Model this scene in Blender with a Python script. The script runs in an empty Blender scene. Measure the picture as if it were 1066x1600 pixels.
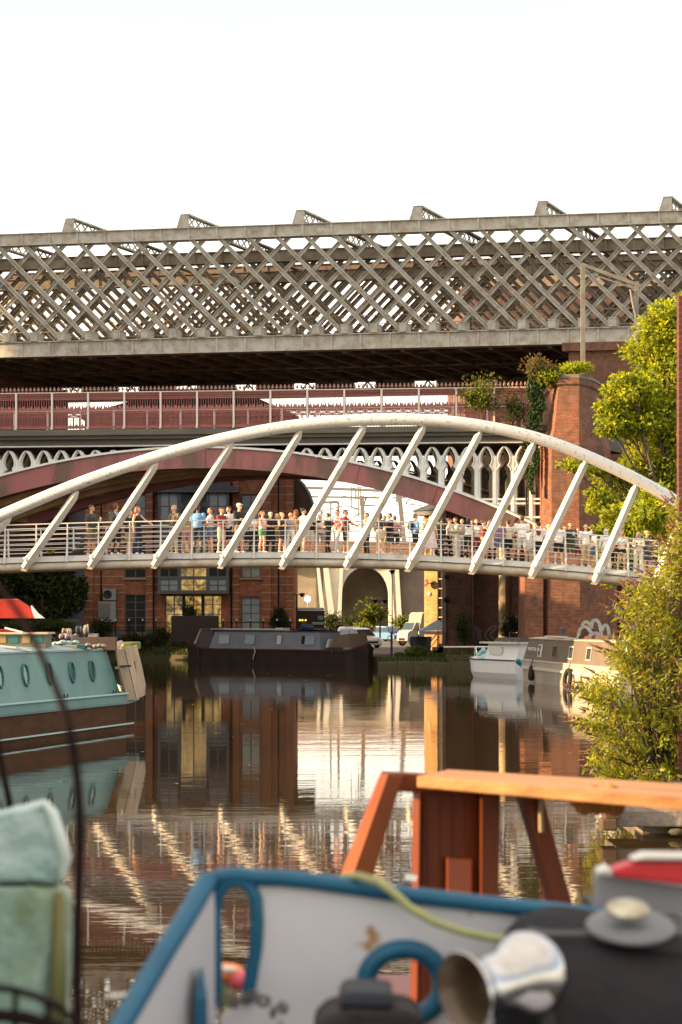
import bpy, bmesh, math, random
from mathutils import Vector, Matrix
R = math.radians
PI = math.pi
random.seed(7)
SC = bpy.context.scene
COL = SC.collection

# ------------------------------------------------------------------ camera
CAM_H, F, CX, HY = 2.5, 3000.0, 533.0, 970.0
cam_d = bpy.data.cameras.new('camera')
cam = bpy.data.objects.new('camera', cam_d); COL.objects.link(cam)
cam.location = (0, 0, CAM_H); cam.rotation_euler = (R(90), 0, 0)
cam_d.sensor_fit = 'VERTICAL'; cam_d.sensor_height = 36; cam_d.lens = F / 1600 * 36
cam_d.shift_y = (HY - 800) / 1600
cam_d.clip_start = 0.1; cam_d.clip_end = 6000
cam_d.dof.use_dof = True; cam_d.dof.focus_distance = 72; cam_d.dof.aperture_fstop = 5.8
SC.camera = cam

# ------------------------------------------------------------------ light
SUN_DIR = Vector((-1.0, -0.22, 0))          # horizontal direction towards the sun
SUN_EL = R(15)
w = bpy.data.worlds.new('World'); SC.world = w; w.use_nodes = True
wn = w.node_tree; bg = wn.nodes['Background']
sky = wn.nodes.new('ShaderNodeTexSky'); sky.sky_type = 'NISHITA'; sky.sun_disc = False
sky.sun_elevation = SUN_EL
sky.sun_rotation = math.atan2(SUN_DIR.x, SUN_DIR.y)
sky.air_density = 1.0; sky.dust_density = 2.0; sky.ozone_density = 1.2; sky.altitude = 50
# thin bright haze over the whole sky, a little uneven
veil = wn.nodes.new('ShaderNodeMix'); veil.data_type = 'RGBA'; veil.inputs[7].default_value = (3.9, 3.75, 3.55, 1)
_n = wn.nodes.new('ShaderNodeTexNoise'); _n.inputs['Scale'].default_value = 1.3; _n.inputs['Detail'].default_value = 5
_t = wn.nodes.new('ShaderNodeTexCoord'); _m = wn.nodes.new('ShaderNodeMapping'); _m.inputs['Scale'].default_value = (1, 1, 3.0)
wn.links.new(_t.outputs['Generated'], _m.inputs[0]); wn.links.new(_m.outputs[0], _n.inputs['Vector'])
_r = wn.nodes.new('ShaderNodeMapRange'); _r.inputs[1].default_value = .3; _r.inputs[2].default_value = .7; _r.inputs[3].default_value = .62; _r.inputs[4].default_value = .82
wn.links.new(_n.outputs[0], _r.inputs[0]); wn.links.new(_r.outputs[0], veil.inputs[0])
_s = wn.nodes.new('ShaderNodeSeparateXYZ'); wn.links.new(_t.outputs['Generated'], _s.inputs[0])
_c = wn.nodes.new('ShaderNodeValToRGB'); _c.color_ramp.elements[0].position = .12; _c.color_ramp.elements[0].color = (.60,.535,.425,1)
_c.color_ramp.elements[1].position = .36; _c.color_ramp.elements[1].color = (.243,.250,.251,1)
_q = _c.color_ramp.elements.new(.29); _q.color = (.262,.266,.264,1)
_q = _c.color_ramp.elements.new(.60); _q.color = (.53,.465,.375,1)
wn.links.new(_s.outputs[2], _c.inputs[0])
_k = wn.nodes.new('ShaderNodeVectorMath'); _k.operation = 'SCALE'; _k.inputs['Scale'].default_value = 10.0; wn.links.new(_c.outputs[0], _k.inputs[0])
wn.links.new(_k.outputs[0], veil.inputs[7])
wn.links.new(sky.outputs[0], veil.inputs[6]); wn.links.new(veil.outputs[2], bg.inputs[0]); bg.inputs[1].default_value = 0.15
sun_d = bpy.data.lights.new('sun', 'SUN'); sun_d.energy = 5.0; sun_d.angle = R(0.6); sun_d.color = (1.0, 0.66, 0.34)
sun = bpy.data.objects.new('sun', sun_d); COL.objects.link(sun)
to_sun = Vector((SUN_DIR.x, SUN_DIR.y, math.tan(SUN_EL) * SUN_DIR.length)).normalized()
sun.rotation_euler = (-to_sun).to_track_quat('-Z', 'Y').to_euler()
SC.view_settings.view_transform = 'Standard'; SC.view_settings.look = 'None'
SC.view_settings.gamma = 1.0; SC.view_settings.exposure = 1.55
SC.cycles.max_bounces = 8; SC.cycles.transparent_max_bounces = 8

# ------------------------------------------------------------------ helpers
def at(x, y, Y):
    """photo pixel + distance -> point"""
    return Vector(((x - CX) / F * Y, Y, CAM_H + (HY - y) / F * Y))

def v3(*a): return Vector(a)

class Frame:
    def __init__(s, x, y, ang): s.o = Vector((x, y, 0)); s.c = math.cos(ang); s.n = math.sin(ang); s.a = ang
    def __call__(s, u, t, z): return Vector((s.o.x + u * s.c - t * s.n, s.o.y + u * s.n + t * s.c, z))

ID = Frame(0, 0, 0)
class SkewFrame(Frame):                    # bridges that cross on the skew
    k = .38
    def __call__(s, u, t, z): return Frame.__call__(s, u + s.k*t, t, z)

class MB:
    def __init__(s, f=None):
        s.v = []; s.f = []; s.m = []; s.sm = []; s.fr = f or ID
    def P(s, p): return s.fr(p[0], p[1], p[2])
    def face(s, pts, mi=0, smooth=False):
        n = len(s.v); s.v += [s.P(p) for p in pts]; s.f.append(tuple(range(n, n + len(pts)))); s.m.append(mi); s.sm.append(smooth)
    def raw(s, vs, fs, mi=0, smooth=False):
        n = len(s.v); s.v += [s.P(p) for p in vs]
        for f in fs: s.f.append(tuple(i + n for i in f)); s.m.append(mi); s.sm.append(smooth)
    def box(s, a, b, mi=0):
        x0, y0, z0 = a; x1, y1, z1 = b
        if x0 > x1: x0, x1 = x1, x0
        if y0 > y1: y0, y1 = y1, y0
        if z0 > z1: z0, z1 = z1, z0
        s.raw([(x0,y0,z0),(x1,y0,z0),(x1,y1,z0),(x0,y1,z0),(x0,y0,z1),(x1,y0,z1),(x1,y1,z1),(x0,y1,z1)],
              [(0,3,2,1),(4,5,6,7),(0,1,5,4),(1,2,6,5),(2,3,7,6),(3,0,4,7)], mi)
    def beam(s, p, q, w_, h_, up=(0,0,1), mi=0, caps=True):
        p = Vector(p); q = Vector(q); d = (q - p).normalized(); up = Vector(up)
        r = d.cross(up)
        if r.length < 1e-5: r = d.cross(Vector((1,0,0)))
        r.normalize(); u = r.cross(d); r *= w_ / 2; u *= h_ / 2
        s.raw([p-r-u, p+r-u, p+r+u, p-r+u, q-r-u, q+r-u, q+r+u, q-r+u],
              [(0,1,5,4),(1,2,6,5),(2,3,7,6),(3,0,4,7)] + ([(0,3,2,1),(4,5,6,7)] if caps else []), mi)
    def tube(s, pts, r, n=8, mi=0, closed=False, caps=True):
        pts = [Vector(p) for p in pts]; N = len(pts)
        rs = r if isinstance(r, (list, tuple)) else [r] * N
        base = []; prev = None; vs = []; fs = []
        for i, p in enumerate(pts):
            if closed: d = (pts[(i+1) % N] - pts[i-1])
            else: d = pts[min(i+1, N-1)] - pts[max(i-1, 0)]
            d = d.normalized()
            if prev is None:
                a = Vector((0,0,1)) if abs(d.z) < .9 else Vector((1,0,0))
                x = d.cross(a).normalized()
            else:
                x = (prev - d * prev.dot(d)).normalized()
            prev = x; y = d.cross(x)
            for k in range(n):
                t = 2 * PI * k / n
                vs.append(p + (x * math.cos(t) + y * math.sin(t)) * rs[i])
        for i in range(N if closed else N - 1):
            j = (i + 1) % N
            for k in range(n):
                l = (k + 1) % n
                fs.append((i*n+k, i*n+l, j*n+l, j*n+k))
        s.raw(vs, fs, mi, True)
        if caps and not closed:
            s.raw(vs[:n], [tuple(range(n))[::-1]], mi); s.raw(vs[-n:], [tuple(range(n))], mi)
    def lathe(s, c, axis, prof, n=16, mi=0):
        """prof: list of (distance along axis, radius)"""
        c = Vector(c); d = Vector(axis).normalized()
        a = Vector((0,0,1)) if abs(d.z) < .9 else Vector((1,0,0))
        x = d.cross(a).normalized(); y = d.cross(x); vs = []; fs = []
        for h, r in prof:
            for k in range(n):
                t = 2 * PI * k / n; vs.append(c + d * h + (x * math.cos(t) + y * math.sin(t)) * r)
        for i in range(len(prof) - 1):
            for k in range(n):
                l = (k + 1) % n; fs.append((i*n+k, i*n+l, (i+1)*n+l, (i+1)*n+k))
        s.raw(vs, fs, mi, True)
    def prism(s, poly, dv, mi=0):
        """poly: 3d points, extruded by dv"""
        dv = Vector(dv); poly = [Vector(p) for p in poly]; n = len(poly)
        s.raw(poly + [p + dv for p in poly],
              [tuple(range(n)), tuple(range(2*n-1, n-1, -1))] + [(i, i+n, (i+1) % n + n, (i+1) % n) for i in range(n)], mi)
    def loft(s, secs, mi=0, closed_sec=False, caps=True, smooth=False):
        n = len(secs[0]); vs = [p for c in secs for p in c]; fs = []
        for i in range(len(secs) - 1):
            for k in range(n if closed_sec else n - 1):
                l = (k + 1) % n; fs.append((i*n+k, i*n+l, (i+1)*n+l, (i+1)*n+k))
        if caps: fs += [tuple(range(n))[::-1], tuple(range((len(secs)-1)*n, len(secs)*n))]
        s.raw(vs, fs, mi, smooth)
    def ball(s, c, r, n=8, mi=0):
        if not isinstance(r, (tuple, list)): r = (r, r, r)
        vs = []; fs = []; m = max(4, n // 2 + 1)
        for i in range(m + 1):
            a = PI * i / m
            for k in range(n):
                t = 2 * PI * k / n
                vs.append((c[0] + r[0]*math.sin(a)*math.cos(t), c[1] + r[1]*math.sin(a)*math.sin(t), c[2] + r[2]*math.cos(a)))
        for i in range(m):
            for k in range(n):
                l = (k + 1) % n; fs.append((i*n+k, (i+1)*n+k, (i+1)*n+l, i*n+l))
        s.raw(vs, fs, mi, True)
    def build(s, name, mats, parent=None, label=None, cat=None, group=None, kind=None, fix=True, merge=0, bevel=0):
        if not isinstance(mats, (list, tuple)): mats = [mats]
        me = bpy.data.meshes.new(name)
        off = parent_world(parent) if parent is not None else Vector((0,0,0))
        me.from_pydata([p - off for p in s.v], [], s.f)
        for m in mats: me.materials.append(m)
        me.polygons.foreach_set('material_index', s.m); me.polygons.foreach_set('use_smooth', s.sm)
        if fix or merge:
            bm = bmesh.new(); bm.from_mesh(me)
            if merge: bmesh.ops.remove_doubles(bm, verts=bm.verts, dist=merge)
            bmesh.ops.recalc_face_normals(bm, faces=bm.faces)
            bm.to_mesh(me); bm.free()
        me.update()
        o = bpy.data.objects.new(name, me); COL.objects.link(o)
        if parent is not None: o.parent = parent
        if bevel:
            b = o.modifiers.new('bevel', 'BEVEL'); b.width = bevel; b.segments = 2; b.limit_method = 'ANGLE'
        tag(o, label, cat, group, kind)
        return o

def parent_world(o):
    p = Vector((0,0,0))
    while o is not None: p = p + Vector(o.location); o = o.parent
    return p

def tag(o, label=None, cat=None, group=None, kind=None):
    if label: o['label'] = label
    if cat: o['category'] = cat
    if group: o['group'] = group
    if kind: o['kind'] = kind
    return o

def thing(name, loc, label, cat, group=None):
    o = bpy.data.objects.new(name, None); o.empty_display_size = .3; COL.objects.link(o); o.location = loc
    return tag(o, label, cat, group)

# ------------------------------------------------------------------ materials
MATS = {}
def mat(name, col, rough=.6, metal=0, col2=None, scale=2.0, bump=0, bscale=None, mix=.5, spec=None, trans=0, detail=6, stretch=None, coat=0, lo=.35, hi=.65):
    if name in MATS: return MATS[name]
    m = bpy.data.materials.new(name); m.use_nodes = True; nt = m.node_tree; N = nt.nodes; L = nt.links
    b = N['Principled BSDF']; b.inputs['Roughness'].default_value = rough; b.inputs['Metallic'].default_value = metal
    b.inputs['Base Color'].default_value = (*col, 1)
    if spec is not None: b.inputs['Specular IOR Level'].default_value = spec
    if coat: b.inputs['Coat Weight'].default_value = coat; b.inputs['Coat Roughness'].default_value = .1
    tc = N.new('ShaderNodeTexCoord'); mp = N.new('ShaderNodeMapping')
    if stretch: mp.inputs['Scale'].default_value = stretch
    L.new(tc.outputs['Object'], mp.inputs[0])
    if col2 is not None:
        n = N.new('ShaderNodeTexNoise'); n.inputs['Scale'].default_value = scale; n.inputs['Detail'].default_value = detail; n.inputs['Roughness'].default_value = .65
        L.new(mp.outputs[0], n.inputs['Vector'])
        r = N.new('ShaderNodeValToRGB'); r.color_ramp.elements[0].position = lo; r.color_ramp.elements[1].position = hi
        r.color_ramp.elements[0].color = (*col, 1); r.color_ramp.elements[1].color = (*col2, 1)
        L.new(n.outputs[0], r.inputs[0]); L.new(r.outputs[0], b.inputs['Base Color'])
    if bump:
        n2 = N.new('ShaderNodeTexNoise'); n2.inputs['Scale'].default_value = bscale or scale * 4; n2.inputs['Detail'].default_value = 5
        L.new(mp.outputs[0], n2.inputs['Vector'])
        bp = N.new('ShaderNodeBump'); bp.inputs['Strength'].default_value = bump; bp.inputs['Distance'].default_value = .03
        L.new(n2.outputs[0], bp.inputs['Height']); L.new(bp.outputs[0], b.inputs['Normal'])
    MATS[name] = m; return m

def brick_mat(name, c1, c2, mortar, stain=(.05,.04,.035), stain_amt=.5, bw=.225, bh=.075, mort=.010, bands=None, rough=.9):
    """brick courses running with the wall; vertical faces of any direction"""
    m = bpy.data.materials.new(name); m.use_nodes = True; nt = m.node_tree; N = nt.nodes; L = nt.links
    b = N['Principled BSDF']; b.inputs['Roughness'].default_value = rough
    g = N.new('ShaderNodeNewGeometry'); sp = N.new('ShaderNodeSeparateXYZ'); L.new(g.outputs['Position'], sp.inputs[0])
    ad = N.new('ShaderNodeMath'); ad.operation = 'ADD'; L.new(sp.outputs[0], ad.inputs[0]); L.new(sp.outputs[1], ad.inputs[1])
    cb = N.new('ShaderNodeCombineXYZ'); L.new(ad.outputs[0], cb.inputs[0]); L.new(sp.outputs[2], cb.inputs[1])
    br = N.new('ShaderNodeTexBrick'); L.new(cb.outputs[0], br.inputs['Vector'])
    br.inputs['Color1'].default_value = (*c1, 1); br.inputs['Color2'].default_value = (*c2, 1); br.inputs['Mortar'].default_value = (*mortar, 1)
    br.inputs['Scale'].default_value = 1; br.inputs['Mortar Size'].default_value = mort
    br.inputs['Brick Width'].default_value = bw; br.inputs['Row Height'].default_value = bh; br.inputs['Bias'].default_value = 0
    n = N.new('ShaderNodeTexNoise'); n.inputs['Scale'].default_value = .35; n.inputs['Detail'].default_value = 8; n.inputs['Roughness'].default_value = .7
    L.new(g.outputs['Position'], n.inputs['Vector'])
    r = N.new('ShaderNodeValToRGB'); r.color_ramp.elements[0].position = .40; r.color_ramp.elements[1].position = .68
    r.color_ramp.elements[0].color = (0,0,0,1); r.color_ramp.elements[1].color = (stain_amt,)*3 + (1,)
    L.new(n.outputs[0], r.inputs[0])
    mx = N.new('ShaderNodeMix'); mx.data_type = 'RGBA'; L.new(r.outputs[0], mx.inputs[0]); L.new(br.outputs[0], mx.inputs[6]); mx.inputs[7].default_value = (*stain, 1)
    n3 = N.new('ShaderNodeTexNoise'); n3.inputs['Scale'].default_value = 3.2; n3.inputs['Detail'].default_value = 4
    L.new(g.outputs['Position'], n3.inputs['Vector'])
    hs = N.new('ShaderNodeMapRange'); hs.inputs[1].default_value = .3; hs.inputs[2].default_value = .7; hs.inputs[3].default_value = .72; hs.inputs[4].default_value = 1.25
    L.new(n3.outputs[0], hs.inputs[0])
    mu = N.new('ShaderNodeVectorMath'); mu.operation = 'SCALE'; L.new(mx.outputs[2], mu.inputs[0]); L.new(hs.outputs[0], mu.inputs['Scale'])
    L.new(mu.outputs[0], b.inputs['Base Color'])
    bp = N.new('ShaderNodeBump'); bp.inputs['Strength'].default_value = .4; bp.inputs['Distance'].default_value = .01; bp.invert = True
    L.new(br.outputs['Fac'], bp.inputs['Height']); L.new(bp.outputs[0], b.inputs['Normal'])
    MATS[name] = m; return m

def leaf_mat(name, col, trans, tw=.45, rough=.5):
    m = bpy.data.materials.new(name); m.use_nodes = True; nt = m.node_tree; N = nt.nodes; L = nt.links
    b = N['Principled BSDF']; b.inputs['Roughness'].default_value = rough; b.inputs['Specular IOR Level'].default_value = .3
    n = N.new('ShaderNodeTexNoise'); n.inputs['Scale'].default_value = .9; n.inputs['Detail'].default_value = 4
    g = N.new('ShaderNodeNewGeometry'); L.new(g.outputs['Position'], n.inputs['Vector'])
    r = N.new('ShaderNodeValToRGB'); r.color_ramp.elements[0].position = .35; r.color_ramp.elements[1].position = .65
    r.color_ramp.elements[0].color = (*[c * .75 for c in col], 1); r.color_ramp.elements[1].color = (*[min(1, c * 1.25) for c in col], 1)
    L.new(n.outputs[0], r.inputs[0]); L.new(r.outputs[0], b.inputs['Base Color'])
    t = N.new('ShaderNodeBsdfTranslucent'); t.inputs[0].default_value = (*trans, 1)
    mx = N.new('ShaderNodeMixShader'); mx.inputs[0].default_value = tw
    L.new(b.outputs[0], mx.inputs[1]); L.new(t.outputs[0], mx.inputs[2]); L.new(mx.outputs[0], N['Material Output'].inputs[0])
    MATS[name] = m; return m

def emit_mat(name, col, st):
    m = bpy.data.materials.new(name); m.use_nodes = True
    b = m.node_tree.nodes['Principled BSDF']; b.inputs['Base Color'].default_value = (*col, 1)
    b.inputs['Emission Color'].default_value = (*col, 1); b.inputs['Emission Strength'].default_value = st
    MATS[name] = m; return m

white_paint = mat('white_bridge_paint', (.56,.53,.47), .5, col2=(.36,.24,.13), scale=2.6, lo=.56, hi=.78)
arch_paint = mat('weathered_white_paint', (.54,.545,.54), .45, col2=(.22,.23,.25), scale=9, lo=.57, hi=.64, detail=9)
tube_paint = mat('stained_cream_paint', (.50,.45,.37), .5, col2=(.30,.24,.17), scale=2.2, lo=.4, hi=.75)
rail_paint = mat('pale_rail_paint', (.60,.585,.55), .4)
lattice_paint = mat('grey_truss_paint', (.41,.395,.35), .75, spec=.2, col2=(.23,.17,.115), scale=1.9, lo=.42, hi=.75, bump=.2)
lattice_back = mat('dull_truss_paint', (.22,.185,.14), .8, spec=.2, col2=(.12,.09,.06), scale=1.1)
soot_iron = mat('sooty_iron', (.16,.11,.065), .85, col2=(.075,.052,.032), scale=.6)
red_iron = mat('oxide_red_iron', (.30,.10,.09), .65, col2=(.21,.07,.06), scale=1.5, lo=.35, hi=.8)
rib_iron = mat('faded_red_rib_paint', (.33,.115,.11), .6, col2=(.15,.085,.06), scale=.55, lo=.47, hi=.62, stretch=(1,1,.35), detail=8)
soffit_iron = mat('brown_soffit', (.50,.33,.17), .8, col2=(.30,.20,.10), scale=.7)
gothic_paint = mat('gothic_white_paint', (.74,.735,.71), .55, col2=(.36,.29,.22), scale=1.4, lo=.56, hi=.8, detail=9)
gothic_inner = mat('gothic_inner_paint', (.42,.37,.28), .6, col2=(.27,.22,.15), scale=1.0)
cornice_m = mat('dark_cornice', (.085,.08,.07), .8, col2=(.14,.12,.09), scale=.8, stretch=(.4,.4,2))
post_m = mat('pinkish_post_paint', (.62,.55,.50), .5)
brick_pier = brick_mat('pier_brick', (.29,.078,.030), (.15,.038,.018), (.22,.14,.09), stain_amt=.7, mort=.012)
brick_dark = brick_mat('sooty_brick', (.21,.062,.032), (.13,.042,.024), (.16,.11,.08), stain=(.045,.035,.026), stain_amt=.6)
brick_house = brick_mat('house_brick', (.42,.105,.040), (.27,.064,.028), (.30,.19,.12), stain_amt=.25)
brick_yellow = brick_mat('yellow_brick', (.50,.27,.09), (.42,.21,.07), (.45,.33,.2), stain_amt=.15)
brick_tower = brick_mat('old_tower_brick', (.19,.085,.055), (.14,.06,.04), (.13,.10,.08), stain_amt=.6)
sandstone = mat('sandstone', (.36,.25,.16), .85, col2=(.26,.18,.12), scale=2)
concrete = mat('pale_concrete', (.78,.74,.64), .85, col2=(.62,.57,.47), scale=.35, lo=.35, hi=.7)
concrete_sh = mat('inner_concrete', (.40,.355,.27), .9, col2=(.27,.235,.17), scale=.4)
stone_quay = mat('quay_stone', (.23,.185,.15), .85, col2=(.12,.10,.08), scale=3.5, bump=.6, bscale=14, lo=.4, hi=.65)
moss_wall = mat('mossy_quay', (.075,.052,.028), .95, col2=(.045,.045,.018), scale=2.5, bump=.5)
asphalt = mat('asphalt', (.10,.09,.085), .9, col2=(.14,.125,.115), scale=3)
earth = mat('bank_earth', (.07,.058,.03), .95, col2=(.045,.052,.02), scale=1.2, bump=.5)
dark_metal = mat('dark_grey_metal', (.035,.035,.037), .6, .1, spec=.3)
black_paint = mat('black_paint', (.008,.008,.009), .6, spec=.2)
glass_m = mat('window_glass', (.035,.04,.045), .06, col2=(.07,.075,.08), scale=.7, spec=.8)
roof_slate = mat('grey_slate', (.12,.13,.15), .6, col2=(.08,.085,.1), scale=2)
lavender = mat('pale_lavender_render', (.42,.43,.50), .8, col2=(.36,.36,.42), scale=.5)
rust_m = mat('rusty_hull', (.085,.036,.015), .8, spec=.2, col2=(.05,.022,.011), scale=1.5, stretch=(1,1,3))
bark = mat('bark', (.11,.085,.06), .9, col2=(.06,.045,.035), scale=6)
# ------------------------------------------------------------------ setting: water, ground, quays
def water_mat():
    m = bpy.data.materials.new('canal_water'); m.use_nodes = True; nt = m.node_tree; N = nt.nodes; L = nt.links
    b = N['Principled BSDF']; b.inputs['Base Color'].default_value = (.030,.020,.010,1); b.inputs['Roughness'].default_value = .018
    b.inputs['IOR'].default_value = 1.35; b.inputs['Specular Tint'].default_value = (1.0,.92,.80,1)
    g = N.new('ShaderNodeNewGeometry')
    def noise(scale, det, sx=1, sy=1):
        mp = N.new('ShaderNodeMapping'); mp.inputs['Scale'].default_value = (sx, sy, 1); L.new(g.outputs['Position'], mp.inputs[0])
        n = N.new('ShaderNodeTexNoise'); n.inputs['Scale'].default_value = scale; n.inputs['Detail'].default_value = det; n.inputs['Roughness'].default_value = .5
        L.new(mp.outputs[0], n.inputs['Vector']); return n.outputs[0]
    # ripples grow stronger in uneven patches (cat's paws)
    patch = noise(.055, 3, 1, .8)
    pr = N.new('ShaderNodeMapRange'); pr.inputs[1].default_value = .42; pr.inputs[2].default_value = .66; pr.inputs[3].default_value = .35; pr.inputs[4].default_value = 1.6
    L.new(patch, pr.inputs[0])
    a = noise(1.1, 2, .30, 1.0); c = noise(5.5, 3, .35, 1.0)
    m1 = N.new('ShaderNodeMath'); m1.operation = 'MULTIPLY'; L.new(c, m1.inputs[0]); m1.inputs[1].default_value = .34
    m2 = N.new('ShaderNodeMath'); m2.operation = 'ADD'; L.new(m1.outputs[0], m2.inputs[0]); L.new(a, m2.inputs[1])
    m3 = N.new('ShaderNodeMath'); m3.operation = 'MULTIPLY'; L.new(m2.outputs[0], m3.inputs[0]); L.new(pr.outputs[0], m3.inputs[1])
    bp = N.new('ShaderNodeBump'); bp.inputs['Strength'].default_value = 1; bp.inputs['Distance'].default_value = .0042
    L.new(m3.outputs[0], bp.inputs['Height']); L.new(bp.outputs[0], b.inputs['Normal'])
    return m
mb = MB(); mb.face([(-1500,-60,0),(1500,-60,0),(1500,400,0),(-1500,400,0)])
mb.build('water', water_mat(), kind='structure')

# land behind and to the right of the basin: one sheet with an irregular bank
shore = [(-400,150),(-60,136),(-30,131),(-17,127),(-12.5,125.5),(-9,121),(-3,112),(1.8,106),(3,103.5),(7,103.5),(8.5,99.5),(15,99.5),(15,92),(12.6,88),(11.6,74),(12.2,60),(12.5,45),(9,36),(5.5,31),(5.2,26.2),(30,26.2)]
GZ = .52
top = [(x, y, GZ) for x, y in shore]
mb = MB()
poly = [(-2500,150,GZ)] + top + [(3000,26.2,GZ),(3000,3000,GZ),(-2500,3000,GZ)]
mb.face(poly)
for p, q in zip(top[:-1], top[1:]): mb.face([p, q, (q[0],q[1],-1), (p[0],p[1],-1)])
mb.build('ground', earth, kind='structure', fix=False)

# paved yard where the cars stand
mb = MB(); mb.face([(1.5,112,GZ+.006),(9,108,GZ+.006),(22,150,GZ+.006),(30,260,GZ+.006),(-25,260,GZ+.006),(-6,150,GZ+.006)])
mb.build('yard_paving', asphalt, kind='structure')

# mossy stone ledge running out from the yard
F0 = Frame(1.9, 98.4, R(-1))
mb = MB(F0)
x = 0
while x < 9.0:
    l = random.uniform(.8, 1.4); z = .36 + random.uniform(-.04,.04)
    mb.box((x, random.uniform(-.05,.05), -.6), (x + l - .02, 5, z)); x += l
mb.box((3.6, 1.2, .3), (9.2, 5, .70))
mb.build('mossy_ledge', moss_wall, label=None, kind='structure')

# bank of earth rising to the brick building
mb = MB()
secs = []
for i in range(26):
    X = -21 + i * .85
    Y0 = 127.5 - max(0, (X + 17)) * .75
    h = 1.25 - .03 * i
    secs.append([(X, Y0 - .3, -.3), (X, Y0, .35 + random.uniform(-.08,.1)), (X, Y0 + 1.0, h*.8 + random.uniform(-.08,.08)), (X, Y0 + 2.4, h + random.uniform(-.05,.05)), (X, 132.5, h)])
mb.loft(secs, caps=True)
mb.build('grass_bank', earth, kind='structure')

# near right quay: coping stones with the wall under them
mb = MB()
mb.box((3.55, 22.6, -1), (30, 26.25, .10)); mb.box((3.9, 22.9, .1), (30, 26.25, .40))
mb.build('quay_wall', stone_quay, kind='structure')
x = 3.18
for i, l in enumerate([1.02, 1.25, 1.3, 1.2]):
    mb = MB(Frame(x, 22.15 - .0 * i, R(.0)))
    prof = [(.0,.12),(.0,.30),(.04,.38),(.12,.435),(.25,.45),(1.0,.45),(1.0,.12)]
    mb.loft([[(0, a, b) for a, b in prof], [(l - .03, a + random.uniform(-.01,.01), b) for a, b in prof]], closed_sec=True)
    o = mb.build('coping_stone', stone_quay, label=['weathered rounded coping stone at the water end of the near quay', 'pale blotched coping stone second from the water end of the quay', 'third coping stone from the water end of the quay', 'fourth coping stone from the water end of the quay'][i], cat='stone block', group='coping stones along the near quay', bevel=.02)
    x += l
# broken rubble at the foot of the near quay
mb = MB()
for i in range(16):
    t = random.random(); c = (3.45 + t * 3.2, 22.35 + random.uniform(-.25,.2), .02 + random.uniform(0,.05))
    mb.ball(c, (random.uniform(.05,.14), random.uniform(.05,.1), random.uniform(.02,.045)), 7)
mb.build('rubble', moss_wall, label='broken wet stones at the foot of the near quay', cat='rubble', kind='stuff')
# old timber fender block hanging at the quay end
mb = MB(); mb.box((3.02, 22.0, .22), (3.2, 22.3, .44)); mb.box((2.98,21.95,.10),(3.16,22.2,.23))
mb.build('timber_block', mat('wet_timber', (.05,.03,.018), .7, col2=(.10,.05,.02), scale=12), label='dark wet timber block at the tip of the near quay', cat='timber block', bevel=.02)
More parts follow.
